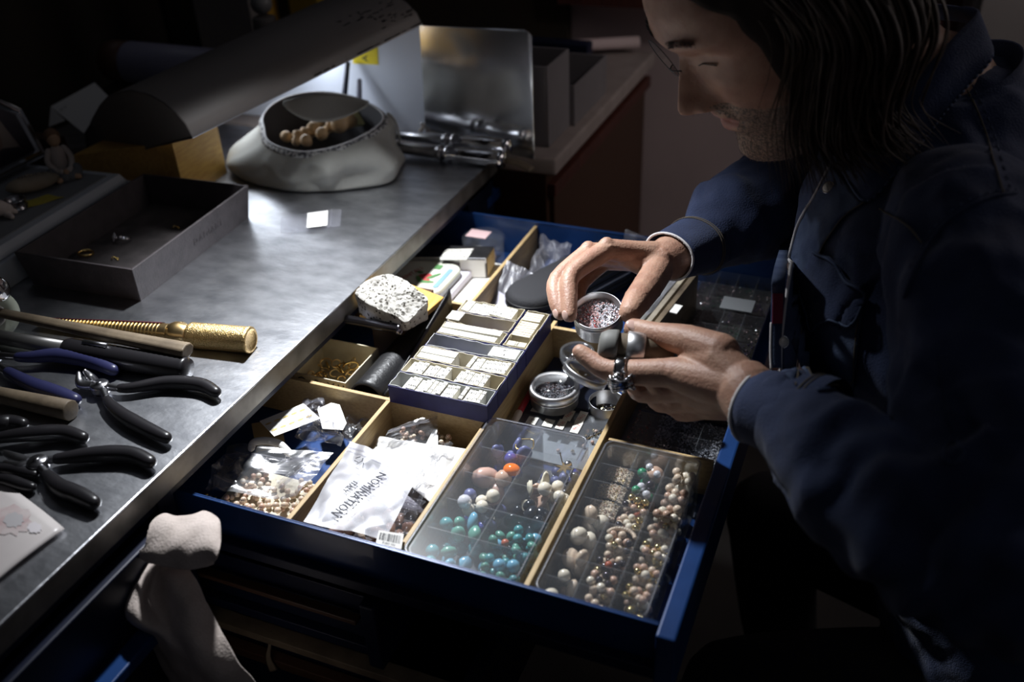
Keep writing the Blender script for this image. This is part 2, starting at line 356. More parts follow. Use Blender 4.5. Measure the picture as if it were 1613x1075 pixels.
build('handle', bm, MT['blue'], d4, world=True, bev=.0015, label='worn blue bar handle')

# side cabinet continuing past the bench
t = thing('side_cabinet', 'wooden side cabinet with a beige counter, beyond the metal plate', 'cabinet', (-.3,.92,-.85))
bm = B(); box(bm, (-.78,.625,-.028), (.090,1.205,-.001)); build('countertop', bm, mat('beige_counter', (.34,.285,.265), .6, 0, (.29,.24,.22), 30), t, world=True, bev=.004)
bm = B(); box(bm, (-.77,.635,-.85), (.070,1.2,-.028)); build('cabinet_body', bm, MT['dwood'], t, world=True)
bm = B(); box(bm, (.070,.65,-.8), (.078,1.18,-.075)); build('door', bm, MT['dwood'], t, world=True, bev=.001)
bm = B(); box(bm, (.070,.64,-.070), (.084,1.2,-.048)); build('trim_strip', bm, MT['redwood'], t, world=True, bev=.002, label='red-brown moulding strip')
a_, b_ = Vector((-.30,1.02,.02)), Vector((.06,1.19,.02))
bm = B(); tube(bm, [a_, b_], .014, 8, flat=.8); build('counter_rail', bm, MT['wallm'], t, world=True, smooth=True)
t = tag(struct('trim_3', (lambda b: (box(b, (-.10,1.165,.09), (.6,1.215,.12)), b)[1])(B()), MT['redwood']), 'x', 'x'); del t['label'], t['category']
bm = B(); box(bm, (-.08,1.15,.1201), (-.02,1.2,.17)); tag(build('storage_box', bm, MT['dblue'], None, bev=.003), 'dark box on the red-brown shelf at the back wall', 'box')
# ================================================================ back of the bench
# -- lamp hood : arched sheet metal housing on a wooden block
t = thing('lamp_hood', 'long cream enamelled lamp hood resting on a wooden block', 'lamp', (-.42,.62,.0))
a, b = P(303,217,.135), P(665,38,.192)
ax = (b-a).normalized(); L_ = (b-a).length
def onplane(u, v):
    d = ray(u, v); return CAM + d*((a-CAM).dot(ax)/d.dot(ax))
prof = [onplane(*q) for q in ((303,217),(291,196),(276,179),(258,164),(236,151),(208,143),(186,146),(171,152),(158,166),(146,187),(134,213),(137,236),(146,254))]
bm = B(); n = len(prof)
rows = [[bm.verts.new(p+ax*s) for p in prof] for s in (0, .003, L_*.25, L_*.5, L_*.75, L_-.003, L_)]
for q, s in zip(rows, rows[1:]):
    for i in range(n-1): bm.faces.new([q[i], q[i+1], s[i+1], s[i]])
hd = build('hood_shell', bm, MT['hood'], t, world=True, solid=.0022, smooth=True)
for nm, s in (('end_cap', .0015), ('end_cap', L_-.0015)):
    bm = B(); f = [bm.verts.new(p+ax*s) for p in prof]; bm.faces.new(f); build(nm, bm, MT['hood'], t, world=True, solid=.003)
bm = B(); tube(bm, [prof[0]+ax*.0, prof[0]+ax*L_], .0012, 6); tube(bm, [prof[0], prof[-1]], .0012, 6); build('bare_metal_rim', bm, MT['dchrome'], t, world=True)
mid = (prof[0]+prof[-1])*.5 + Vector((0,0,.035))
bm = B(); tube(bm, [mid+ax*.03, mid+ax*(L_-.03)], .010, 12); build('tube', bm, MT['white'], t, world=True, smooth=True)
lc = mid+ax*L_*.55-V(0,0,.014)
la_ = area('hood_tube_light', lc, lc+V(.45,.10,-1), .36, L_*.75, .03, (.86,.92,1.0)); la_.rotation_euler = Matrix((ax, (V(.45,.10,-1).normalized().cross(ax)).normalized()*-1, -V(.45,.10,-1).normalized())).transposed().to_euler()
bm = B(); 
for k in range(26):
    s = L_*(.70+.29*rnd.random()**.7); i = rnd.choice([1,1,2,2,3]) ; w0 = rnd.uniform(.002,.008)
    p = prof[i].lerp(prof[i+1], rnd.random()) if i < 3 else prof[i]
    nrm = (prof[i+1]-prof[i]).cross(ax).normalized(); nrm = nrm if nrm.z > 0 else -nrm
    e = (prof[i+1]-prof[i]).normalized(); c = p+ax*s*1+nrm*.0014
    if (s+w0) > L_: continue
    for q in range(2):
        c2 = c+ax*rnd.uniform(-.006,.006)+e*rnd.uniform(-.002,.002)
        v = [bm.verts.new(c2+ax*(w0*math.cos(o_)*rnd.uniform(.5,1))+e*(.0012*math.sin(o_)*rnd.uniform(.5,1.2))) for o_ in [i2*PI/4 for i2 in range(8)]]; bm.faces.new(v)
tube(bm, [p+ax*(L_-.001)+V(0,0,.0012) for p in prof[0:5]], .0011, 4)
for k in range(26):
    s = L_*(.45+.54*rnd.random()**.6); tube(bm, [prof[0]+ax*s+V(0,0,.002), prof[0]+ax*min(L_,s+rnd.uniform(.003,.016))+V(0,0,.0022)], rnd.uniform(.0005,.0013), 4)
build('chipped_paint', bm, MT['black'], t, world=True, stuff=True)
# -- articulated lamp knuckle standing on top of the hood
t = thing('lamp_bracket', 'grey pivot bracket standing on top of the long lamp hood', 'bracket', P(415,45,.17))
c0 = P(418,42,.165)
bm = B(); lathe(bm, [(0,0),(.019,0),(.018,.018),(.012,.020),(0,.020)], 20, frame(c0-V(0,0,.003), (0,0,1))); build('socket', bm, MT['hood'], t, world=True, smooth=True, bev=.001)
bm = B(); ball(bm, c0+V(0,0,.036), .017, 3); build('ball_joint', bm, mat('grey_joint', (.2,.2,.2), .4), t, world=True, smooth=True)
# -- wooden block
t = thing('wooden_block', 'honey coloured wooden block carrying the near end of the lamp hood', 'block', (-.43,.35,0))
def vz(x, y, v):   # height above (x, y) whose image row is v
    lo_, hi_ = 0.0, .3
    for _ in range(30):
        m_ = (lo_+hi_)/2; c = R3.transposed() @ (V(x,y,m_)-CAM)
        if 537.5-FPX*c.y/(-c.z) > v: lo_ = m_
        else: hi_ = m_
    return lo_
bm = B(); pts = [(-.55,.324),(-.357,.324),(-.369,.435),(-.55,.44)]; hz = [.05, vz(-.357,.324,228)+.004, vz(-.369,.435,192)+.006, .05]
lo4 = [bm.verts.new(V(x,y,0)) for x,y in pts]; hi4 = [bm.verts.new(V(x,y,z)) for (x,y),z in zip(pts,hz)]
bm.faces.new(lo4[::-1]); bm.faces.new(hi4)
for i in range(4): bm.faces.new([lo4[i], lo4[(i+1)%4], hi4[(i+1)%4], hi4[i]])
print('block', hz, [tuple(round(c,3) for c in p) for p in prof])
build('block', bm, MT['honey'], t, world=True, bev=.001)
t = thing('wooden_drawer_front', 'brown wooden board behind the honey block', 'board', (-.6,.36,0))
bm = B(); box(bm, (-.72,.345,0), (-.60,.365,.06)); build('board', bm, MT['dwood'], t, world=True, bev=.001)
# -- white hutch panels
t = thing('back_panel', 'white panel standing along the back under the lamp hood', 'panel', (-.56,.7,0))
bm = B(); box(bm, (-.565,.46,0), (-.555,.66,.06)); build('board', bm, MT['white'], t, world=True, bev=.001)
bm = B(); box(bm, (-.5549,.56,.0), (-.552,.63,.058)); build('dark_inset', bm, mat('slate_inset', (.06,.075,.10), .3), t, world=True)
t = thing('end_panel', 'white end panel with a yellow sticker at the far end of the bench', 'panel', (-.3,.665,0))
bm = B(); prism(bm, [(-.55,0),(-.140,0),(-.140,.178),(-.24,.178),(-.42,.10),(-.55,.05)], -.672, -.664, Matrix(((1,0,0,0),(0,0,-1,0),(0,1,0,0),(0,0,0,1)))); build('board', bm, MT['white'], t, world=True, bev=.001)
p = P(583,91,.07); d_ = ray(583,91)
def ony(u, v, y): 
    d = ray(u, v); return CAM + d*((y-CAM.y)/d.y)
q = [ony(u, v, .6635) for u, v in ((555,60),(594,60),(596,102),(556,100))]
bm = B(); vv = [bm.verts.new(c) for c in q]; bm.faces.new(vv); build('sticker', bm, MT['yellow'], t, world=True, solid=.0004)
tx = textmesh('A', .016, frame(ony(575,92,.663), (0,-1,0), (1,0,0)) @ Matrix.Rotation(PI,4,'Z')); finish('printed_letter', tx, MT['ink'], t, world=True)
# -- leaning pencil and brush
for (u0,v0,u1,v1,m,lab) in ((548,98,582,158,'dblue','blue-grey handled brush leaning on the white end panel'),(566,125,590,168,'lav','pale short pen leaning beside the blue-grey brush')):
    p1 = V(-.262,.585,0) if m=='dblue' else V(-.235,.60,0); p0 = ony(u0, v0, .650)
    bm = B(); tube(bm, [p1+V(0,0,.004), p1.lerp(p0,.5), p0], [.003,.005,.004], 8); t = thing('brush' if m=='dblue' else 'pen', lab, 'brush' if m=='dblue' else 'pen', p1)
    build('shaft', bm, MT[m], t, world=True, smooth=True)
    bm = B(); d = (p1-p0).normalized(); tube(bm, [p1+V(0,0,.006)-d*.03, p1+V(0,0,.005)-d*.012], .0058, 8); build('ferrule', bm, MT['dchrome'], t, world=True, smooth=True)
# -- polished plate
q = [P(671,216,0), P(842,251,0)]
t = thing('polished_steel_plate', 'polished steel plate standing upright at the far end of the bench', 'plate', (q[0]+q[1])/2)
dpt = lambda p: (p-CAM).dot(-R3.col[2])
tl, tr = D(661,40,dpt(q[0])-.10), D(834,48,dpt(q[1])-.10)
tr2 = D(838,56,dpt(q[1])-.10); trl = D(824,46,dpt(q[1])-.10)
bm = B(); f = [bm.verts.new(c) for c in (q[0], q[1], tr2, (tr2+trl+tr)/3, trl, tl)]; bm.faces.new(f); build('sheet', bm, MT['mirror'], t, world=True, solid=.0016, bev=.0003)
bm = B(); ball(bm, P(664,195,.02), .003, 2); build('screw', bm, MT['chrome'], t, world=True, smooth=True)
# -- small tan plastic curl at the foot of the plate
pts = smoothpath([P(660,212,.008), P(664,204,.012), P(671,196,.018), P(678,190,.022)], 4)
bm = B(); tube(bm, pts, .0035, 8, roundcap=True); tag(build('plastic_hook', bm, MT['peg'], None, smooth=True), 'small pale plastic hook at the foot of the polished plate', 'hook')
# -- chrome ring triblets
def triblet(a, b, lab, r):
    t = thing('ring_triblet', lab, 'tool', (a+b)/2, group='polished ring triblets')
    M_ = frame(a, b-a); Lg = (b-a).length
    bm = B(); lathe(bm, [(0,Lg*.60),(r*.7,Lg*.60),(r*.75,Lg*.62),(r,Lg*.63),(r,Lg*.645),(r*.7,Lg*.66),(r*.9,Lg*.72),(r,Lg*.86),(r,Lg*.96),(r*1.06,Lg*.965),(r*1.06,Lg*.985),(r*.9,Lg),(0,Lg)], 24, M_)
    build('handle', bm, MT['chrome'], t, world=True, smooth=True)
    bm = B(); lathe(bm, [(0,0),(r*.5,.0),(r*.8,Lg*.55),(r*.8,Lg*.575),(r*.98,Lg*.58),(r*.98,Lg*.595),(r*.7,Lg*.60),(0,Lg*.6)], 24, M_); build('tapered_rod', bm, MT['dchrome'], t, world=True, smooth=True)
triblet(P(560,225,.013), P(795,252,.013), 'polished metal ring triblet lying nearer, in front of its twin', .0125)
triblet(P(575,208,.014), P(803,231,.024), 'polished metal ring triblet lying behind the nearer one, by the plate', .0115)
# -- curved wood piece and blue thing on the corner
pts = smoothpath([P(775,258,-.003), P(795,253,.003), P(815,256,.003), P(838,268,-.004)], 5)
bm = B(); tube(bm, pts, .009, 8, flat=.35, up=(0,0,1)); tag(build('curved_wood_strip', bm, MT['driftwood'], None, smooth=True), 'curved strip of worn wood sticking out past the bench corner below the plate', 'wood strip')
p = P(778,297,-.06); bm = B(); prism(bm, [(-.02,-.01),(.018,-.006),(.02,.004),(-.02,.006)], -.012, .005, Rz(.3,(p.x-.01,.6,-.055)))
box(bm, (-.04,.58,-.075), (-.005,.63,-.060)); tag(build('blue_latch', bm, MT['blue'], None, bev=.001), 'blue painted latch under the far corner of the bench', 'latch')
# -- grey stacking boxes beyond the plate
def openbox(name, lab, lo, hi, m, wall=.003, cat='box', notch=None):
    t = thing(name, lab, cat, ((lo[0]+hi[0])/2,(lo[1]+hi[1])/2,lo[2]))
    bm = B(); box(bm, lo, (hi[0],hi[1],lo[2]+wall)); build('base', bm, m, t, world=True)
    for l2, h2 in (((lo[0],lo[1],lo[2]+wall),(lo[0]+wall,hi[1],hi[2])), ((hi[0]-wall,lo[1],lo[2]+wall),(hi[0],hi[1],hi[2])), ((lo[0]+wall,lo[1],lo[2]+wall),(hi[0]-wall,lo[1]+wall,hi[2])), ((lo[0]+wall,hi[1]-wall,lo[2]+wall),(hi[0]-wall,hi[1],hi[2]))):
        bm = B(); box(bm, l2, h2); build('side', bm, m, t, world=True, bev=.0006)
    return t
openbox('grey_box', 'tall grey open box beside the polished plate, on the counter', (-.13,.668,.0), (.064,.765,.125), MT['greybox'])
openbox('grey_box', 'low grey open box behind the tall one, on the counter', (-.13,.767,.0), (.072,.94,.066), MT['greybox'])
bm = B(); box(bm, (-.14,.96,.0), (.03,.99,.075)); tag(build('flat_case', bm, MT['dblue'], None, bev=.003), 'dark flat case standing behind the low grey box', 'case')
# -- dark things behind the hood
t = thing('drum_motor', 'black round motor drum on the dark shelf at the far left', 'motor', (-.86,.30,0))
M_ = frame((-.90,.26,.10), (1,.25,0)); bm = B(); lathe(bm, [(0,-.10),(.07,-.10),(.085,-.085),(.085,.05),(.075,.066),(.05,.07),(.02,.072),(0,.072)], 36, M_); build('housing', bm, MT['black'], t, world=True, smooth=True)
bm = B(); box(bm, (-.98,.20,0), (-.82,.34,.03)); build('foot', bm, MT['black'], t, world=True, bev=.003)
pts = smoothpath([V(-.98,.25,.34), V(-.94,.25,.30), V(-.93,.24,.24), V(-.95,.22,.19), V(-.94,.24,.16)], 6)
bm = B(); tube(bm, pts, .0022, 6); tag(build('cable', bm, MT['black'], None, smooth=True), 'thin dark cable hanging above the black drum', 'cable')
t = thing('plastic_canister', 'lavender plastic canister with a dark end, lying behind the lamp hood', 'canister', P(250,110,.05))
p0, p1 = P(175,95,.085), P(345,112,.085); M_ = frame(p0, p1-p0); Lg=(p1-p0).length
bm = B(); lathe(bm, [(0,.035),(.034,.035),(.036,.05),(.036,Lg),(.03,Lg+.005),(0,Lg+.005)], 28, M_); build('body', bm, MT['lav'], t, world=True, smooth=True)
bm = B(); lathe(bm, [(0,-.006),(.025,-.006),(.033,0),(.0355,.01),(.0355,.048),(0,.048)], 28, M_); build('dark_end', bm, MT['dwood'], t, world=True, smooth=True)
bm = B(); box(bm, (-.77,.60,.0), (-.60,.74,.046)); tag(build('storage_crate', bm, MT['blackwall'], None, bev=.003), 'black crate under the lavender canister', 'crate')
bm = B(); box(bm, (-.73,.86,.0), (-.60,.90,.26)); tag(build('upright_board', bm, MT['wallg'], None, bev=.002), 'grey-brown board standing upright behind the canister', 'board')
for i, (u, w_, m) in enumerate(((358,.012,'orange'),(384,.016,'orange'),(455,.035,'yellow2'))):
    if m == 'yellow2' and 'yellow2' not in MT: MT['yellow2'] = mat('ochre_box', (.34,.22,.02), .6)
    p = P(u,40,.07); bm = B(); box(bm, (p.x-w_,p.y+.06,.0), (p.x+w_,p.y+.10,.20)); tag(build('carton', bm, MT[m], None, bev=.002), ('narrow orange-brown carton by the metal rods','orange-brown carton left of the pivot bracket','wide ochre carton right of the pivot bracket')[i], 'carton')
for i, (u0,r) in enumerate(((345,.005),(368,.006))):
    p = P(u0,60,.05); t = thing('metal_rod', ('brassy upright rod behind the lamp hood','steel upright rod behind the lamp hood')[i], 'rod', (p.x,p.y,0))
    bm = B(); tube(bm, [V(p.x,p.y,0), V(p.x,p.y,.20)], r, 12); build('rod', bm, MT['brass' if i==0 else 'dchrome'], t, world=True, smooth=True)
    bm = B(); lathe(bm, [(0,0),(r*1.9,0),(r*2.1,.01),(r*1.9,.022),(0,.022)], 14, Matrix.Translation((p.x,p.y,.145))); build('collar', bm, MT['brass' if i==0 else 'chrome'], t, world=True, smooth=True)
bm = B(); box(bm, (-.80,.30,0), (-.72,.40,.075)); tag(build('red_box', bm, MT['redwood'], None, bev=.002), 'dark red box behind the seated figurine', 'box')
# handwritten note
t = thing('handwritten_note', 'white handwritten note propped behind the seated figurine', 'note', P(120,190,.06))
q = [P(80,168,.066), P(149,130,.094), P(171,152,.094), P(132,210,.064)]
bm = B(); f = [bm.verts.new(c) for c in q]; bm.faces.new(f); build('sheet', bm, MT['paper'], t, world=True, solid=.0004)
q2 = [P(80,168,.0655), P(103,190,.0655), P(77,200,.045)]
bm = B(); f = [bm.verts.new(c) for c in q2]; bm.faces.new(f); build('folded_corner', bm, MT['paper'], t, world=True, solid=.0004)
nx = (q[1]-q[0]).normalized(); nz = nx.cross(q[3]-q[0]).normalized(); nz = nz if nz.z > 0 else -nz
for k, s in enumerate(('DER EWALT','Nr 1')):
    c = q[0].lerp(q[1], .42+.16*k).lerp(q[3].lerp(q[2], .5), .28+.3*k)+nz*.0006
    finish('handwriting', textmesh(s, .011, frame(c, nz, nz.cross(nx)*-1) @ Matrix.Rotation(0,4,'Z')), MT['ink'], t, world=True)

# -- grey machine plinth with ornaments
t = thing('grey_plinth', 'low grey plinth carrying ornaments at the left edge of the picture', 'plinth', (-.6,.15,0))
fr, ba = P(0,385,.05), P(188,272,.05); dv = (ba-fr).normalized(); n2 = V(-dv.y, dv.x, 0); f0 = fr-dv*.25
bm = B(); pts = [f0, ba, ba+n2*.30, f0+n2*.30]; bp = [f0-n2*.012, ba+dv*.012-n2*.012, ba+dv*.012+n2*.3, f0+n2*.3-n2*0]
prism(bm, [(p.x,p.y) for p in bp], .0, .034); build('base', bm, MT['greymach'], t, world=True, bev=.0015)
pm = [f0-n2*.006, ba+dv*.006-n2*.006, ba+dv*.006+n2*.3, f0+n2*.3]
bm = B(); prism(bm, [(p.x,p.y) for p in pm], .0345, .048, top_pts=[(p.x,p.y) for p in pts]); build('lid', bm, MT['greymach'], t, world=True, bev=.001)
pi = [f0+n2*.012, ba-dv*.012+n2*.012, ba-dv*.012+n2*.28, f0+n2*.28]
bm = B(); prism(bm, [(p.x,p.y) for p in pi], .048, .0495); build('top_inlay', bm, MT['greytop'], t, world=True, bev=.0005)
ZP = .0497
# picture frame
t = thing('picture_frame', 'silver picture frame with clipped corners holding a portrait photo', 'picture frame', P(30,270,ZP))
q = [P(-75,320,ZP+.004), P(72,245,ZP+.004)]
ex = (q[1]-q[0]).normalized(); back = V(-ex.y, ex.x, 0).normalized(); upv = (V(0,0,1)*math.cos(.28)+back*math.sin(.28)).normalized(); nrm = ex.cross(upv)
wf, hf, ch = (q[1]-q[0]).length, .098, .026
def FP(x, y, z=0): return q[0]+ex*x+upv*y+nrm*z
outer = [(0,0),(wf,0),(wf,hf-ch),(wf-ch,hf),(ch,hf),(0,hf-ch)]
def inset(pl, d_):
    cx = sum(p[0] for p in pl)/len(pl); cy = sum(p[1] for p in pl)/len(pl); sx = 1-2*d_/wf; sy = 1-2*d_/hf
    return [(cx0+(p[0]-cx0)*sx, cy0+(p[1]-cy0)*sy) for p in pl for cx0, cy0 in ((wf/2, hf/2),)]
rings = [(outer,0,-.004),(outer,0,.003),(inset(outer,.003),0,.006),(inset(outer,.006),0,.004),(inset(outer,.010),0,.006),(inset(outer,.013),0,.001)]
bm = B(); rows = [[bm.verts.new(FP(p[0],p[1],z)) for p in pl] for pl, _, z in rings]
for a1, a2 in zip(rows, rows[1:]):
    for i in range(6): bm.faces.new([a1[i], a1[(i+1)%6], a2[(i+1)%6], a2[i]])
bm.faces.new(rows[0][::-1]); build('frame_moulding', bm, MT['chrome'], t, world=True)
def flatpoly(name, pts, z, m, par, label=None):
    bm = B(); f = [bm.verts.new(FP(x,y,z)) for x, y in pts]; bm.faces.new(f); return build(name, bm, m, par, world=True, label=label)
pf = flatpoly('photograph', inset(outer,.012), .0012, MT['photo'], t, 'portrait photo of a dark-haired person in a dark top')
cx = wf*.60
flatpoly('print_border', [(wf-.030,.013),(wf-.013,.013),(wf-.013,hf-ch-.004),(wf-.032,hf-.012),(wf-.045,hf-.012)], .0016, MT['photod'], pf)
flatpoly('printed_shoulders', [(wf*.3,.013),(wf-.03,.013),(wf-.034,.026),(cx+.008,.034),(cx-.02,.032),(wf*.32,.022)], .0018, MT['photod'], pf)
flatpoly('printed_face', [(cx+.018*math.cos(k*PI/8)*.8, .053+.021*math.sin(k*PI/8)) for k in range(16)], .0020, MT['photoskin'], pf)
flatpoly('printed_hair', [(cx+.0165*math.cos(k*PI/8), .062+.0175*math.sin(k*PI/8)) for k in range(9)]+[(cx-.008,.061),(cx,.066),(cx+.009,.062)], .0022, MT['photohair'], pf)
for s in (-1,1): flatpoly('printed_eye', [(cx+s*.0065+.003*math.cos(k*PI/4), .055+.0013*math.sin(k*PI/4)) for k in range(8)], .0024, MT['photod'], pf)
flatpoly('printed_mouth', [(cx+.005*math.cos(k*PI/4), .041+.0012*math.sin(k*PI/4)) for k in range(8)], .0024, MT['photod'], pf)
# seated figurine
def figurine(p, rz, s=1.0, lab=''):
    t = thing('seated_figurine', lab, 'figurine', p, rz); 
    bm = B(); tube(bm, [V(0,0,0)*s, V(0,0,.012)*s, V(.002,0,.026)*s, V(.003,0,.038)*s, V(.004,0,.043)*s], [.012*s,.0125*s,.0105*s,.009*s,.004*s], 14, roundcap=True, flat=.8)
    for q_ in (-1,1):
        tube(bm, smoothpath([V(.003,q_*.010,.037)*s, V(.006,q_*.015,.024)*s, V(.016,q_*.010,.013)*s, V(.024,q_*.004,.012)*s],4), .0042*s, 8, roundcap=True)
    build('torso', bm, MT['figure'], t, smooth=True)
    bm = B(); ball(bm, (.006*s,0,.053*s), .0098*s, 3, (.95,.9,1.1)); build('head', bm, MT['figskin'], t, smooth=True)
    bm = B(); ball(bm, (.026*s,0,.011*s), .005*s, 2); build('hands', bm, MT['figskin'], t, smooth=True)
    bm = B(); ball(bm, (.003*s,0,.0565*s), .0105*s, 3, (1,.98,.98)); build('hair', bm, MT['fighair'], t, smooth=True)
    bm = B()
    for q_ in (-1,1): tube(bm, smoothpath([V(0,q_*.006,.006)*s, V(.016,q_*.016,.011)*s, V(.022,q_*.012,.006)*s, V(.028,-q_*.004,.005)*s],4), [.007*s]*13, 8, roundcap=True)
    build('legs', bm, MT['figjean'], t, smooth=True)
    bm = B()
    for q_ in (-1,1): tube(bm, [V(.028,-q_*.004,.005)*s, V(.032,-q_*.013,.004)*s], .0038*s, 8, roundcap=True)
    build('feet', bm, MT['figskin'], t, smooth=True)
    return t
figurine(P(100,275,ZP), -.55, 1.02, 'seated cream figurine with brown hair and crossed legs beside the picture frame')
t = thing('reclining_figurine', 'whitish reclining animal figurine at the left edge of the plinth', 'figurine', P(-5,345,ZP))
bm = B(); p = P(-2,342,ZP)
tube(bm, smoothpath([p+V(-.02,-.03,.012), p+V(0,-.005,.014), p+V(.012,.006,.010)],5), interp([.012,.013,.008],11), 12, roundcap=True)
tube(bm, smoothpath([p+V(.0,-.01,.016), p+V(-.005,-.002,.030), p+V(-.003,.0,.040)],5), interp([.010,.008,.009],11), 10, roundcap=True)
for dx, dy in ((.012,.010),(.018,.0),(.004,.016)): tube(bm, [p+V(dx*.6,dy*.6,.007), p+V(dx*1.3,dy*1.3,.004)], .004, 8, roundcap=True)
me = remesh(bm, .0012, 4); finish('body', me, MT['figure'], t, world=True, smooth=True)
# pebble with engraved word, ring, cloth
t = thing('engraved_pebble', 'flat tan pebble with an engraved word in front of the picture frame', 'pebble', P(62,305,ZP))
bm = B(); ball(bm, (0,0,.011), .03, 4, (.60,1.15,.36)); 
for v in bm.verts: v.co += v.co.normalized()*noise.noise(v.co*60)*.0016
bm.transform(Rz(-.55, P(55,300,ZP))); build('stone', bm, MT['pebble'], t, world=True, smooth=True)
finish('engraved_word', textmesh('GLÜCK', .011, Rz(.95, P(58,300,ZP)+V(0,0,.0222))), MT['ink'], t, world=True)
bm = B(); sheet(bm, lambda a,b: P(20,330,ZP).lerp(P(90,310,ZP),a)+V(-.002-.028*b+.028*.5,0,.0008+.0006*math.sin(9*a+5*b)), 8, 4); tag(build('yellow_cloth_scrap', bm, MT['yelstone'], None, solid=.0006), 'small yellow cloth scrap under the patterned ring on the plinth', 'cloth')
t = thing('wide_patterned_ring', 'wide dark patterned metal band standing on the plinth', 'ring', P(27,325,ZP))
bm = B(); p = P(27,328,ZP+.0018); lathe(bm, [(.0120,0),(.0135,0),(.0138,.0015),(.0130,.002),(.0130,.011),(.0138,.0115),(.0135,.013),(.0120,.013),(.0120,0)], 32, Matrix.Translation(p)); build('band', bm, MT['dchrome'], t, world=True, smooth=True)
bm = B()
for k in range(16):
    a1 = 2*PI*k/16; ball(bm, p+V(.0132*math.cos(a1),.0132*math.sin(a1),.0045+.004*(k%2)), .0014, 1)
build('ornament', bm, MT['dwood'], t, world=True, smooth=True)
# ================================================================ things lying on the bench
# leather tray
t = thing('leather_tray', 'taupe leather valet tray with embossed lettering, holding rings', 'tray', (-.33,.2,0))
nl, nr, bl = P(222,475,0), P(392,343,0), P(52,448,0)
ex = (nr-nl).normalized(); ey = V(-ex.y, ex.x, 0); LX = (nr-nl).length; WY = (bl-nl).dot(ey); HT, fl_, th = .046, .006, .0035
def TP(x, y, z): return nl+ex*x+ey*y+V(0,0,z)
def quadside(p, nm='side', m=MT['leather']):
    bm = B(); v = [bm.verts.new(q) for q in p]
    for f in ((0,1,2,3),(7,6,5,4),(0,4,5,1),(1,5,6,2),(2,6,7,3),(3,7,4,0)): bm.faces.new([v[i] for i in f])
    return build(nm, bm, m, t, world=True, bev=.0008)
o_ = [TP(0,0,0),TP(LX,0,0),TP(LX,WY,0),TP(0,WY,0)]; ot = [TP(-fl_,-fl_,HT),TP(LX+fl_,-fl_,HT),TP(LX+fl_,WY+fl_,HT),TP(-fl_,WY+fl_,HT)]
i_ = [TP(th,th,.004),TP(LX-th,th,.004),TP(LX-th,WY-th,.004),TP(th,WY-th,.004)]; it = [TP(-fl_+th,-fl_+th,HT),TP(LX+fl_-th,-fl_+th,HT),TP(LX+fl_-th,WY+fl_-th,HT),TP(-fl_+th,WY+fl_-th,HT)]
for k in range(4):
    j = (k+1) % 4; quadside([o_[k],o_[j],ot[j],ot[k],i_[k],i_[j],it[j],it[k]])
bm = B(); prism(bm, [(p.x,p.y) for p in o_], 0, .004); build('base', bm, MT['leather'], t, world=True)
bm = B(); prism(bm, [(p.x,p.y) for p in [TP(th,th,0),TP(LX-th,th,0),TP(LX-th,WY-th,0),TP(th,WY-th,0)]], .0041, .0052); build('lining', bm, MT['leather_in'], t, world=True)
nrm = -ey*math.cos(math.atan2(fl_,HT)) + V(0,0,-math.sin(math.atan2(fl_,HT))); upf = V(0,0,1)*math.cos(.13)-ey*math.sin(.13)
Mx = Matrix((ex, upf, nrm)).transposed().to_4x4(); Mx.translation = TP(LX*.60,-fl_*.5-.0002,HT*.5)
finish('embossed_lettering', textmesh('DAMIANI', .0125, Mx, .0003, 1.25), mat('embossing', (.045,.038,.042), .5), t, world=True)
def ring(name, lab, p, rot, m, R=.0092, r=.0011, stones=None, group=None, flat=1.6):
    t = thing(name, lab, 'ring', p, rot=rot, group=group)
    bm = B(); n = 36
    rows = []
    for i in range(n):
        a = 2*PI*i/n; rr = r*(1+.55*max(0, math.cos(a))**3); c = V(R*math.cos(a), R*math.sin(a), 0)
        rows.append([bm.verts.new(c+V(math.cos(a)*math.cos(b)*rr, math.sin(a)*math.cos(b)*rr, math.sin(b)*rr*flat)) for b in [k*PI/4 for k in range(8)]])
    for i in range(n):
        q, s = rows[i], rows[(i+1)%n]
        for k in range(8): bm.faces.new([q[k], q[(k+1)%8], s[(k+1)%8], s[k]])
    build('band', bm, m, t, smooth=True)
    if stones:
        for (x,y,z,rr) in stones:
            bm = B(); lathe(bm, [(0,-rr*.8),(rr,0),(rr*.6,rr*.45),(0,rr*.45)], 8, frame((x,y,z), (1,.2,0))); build('stone', bm, MT['crystal'], t)
        bm = B(); lathe(bm, [(0,-.003),(.0025,-.002),(.0042,.0005),(.0036,.0008)], 12, frame((R+.001,0,0),(1,0,0))); build('setting', bm, m, t, smooth=True)
    return t
pz = .0052
ring('gold_ring', 'yellow gold signet ring in the near corner of the leather tray', P(136,402,pz)+V(0,0,.0025), (.15,.1,2.2), MT['gold'])
st = [(.0122,0,0,.0030)]+[(.0118,.0044*math.cos(a),.0044*math.sin(a),.0018) for a in [k*PI/4 for k in range(8)]]
ring('diamond_ring', 'white metal ring with a cluster of clear stones in the leather tray', P(196,380,pz)+V(0,0,.0042), (.3,-.35,3.9), MT['chrome'], stones=st)
for i,(u,v,lab) in enumerate(((276,360,'tiny gold earring at the far end of the leather tray'),(180,409,'small gold scrap piece by the near rim of the leather tray'))):
    p = P(u,v,pz); t = thing('gold_earring' if i==0 else 'gold_fragment', lab, 'earring' if i==0 else 'fragment', p)
    bm = B(); tube(bm, [V(.003*math.cos(a),.003*math.sin(a),.002+.001*math.sin(3*a)) for a in [k*.5 for k in range(11)]], .0007, 6, roundcap=True); build('hoop', bm, MT['gold'], t, smooth=True)
    bm = B(); ball(bm, (.005,.001,.0015), .0016, 2); ball(bm, (.007,-.001,.0012), .0012, 2); bmesh.ops.recalc_face_normals(bm, faces=bm.faces[:]); build('bead_tip', bm, MT['gold'], t, smooth=True)
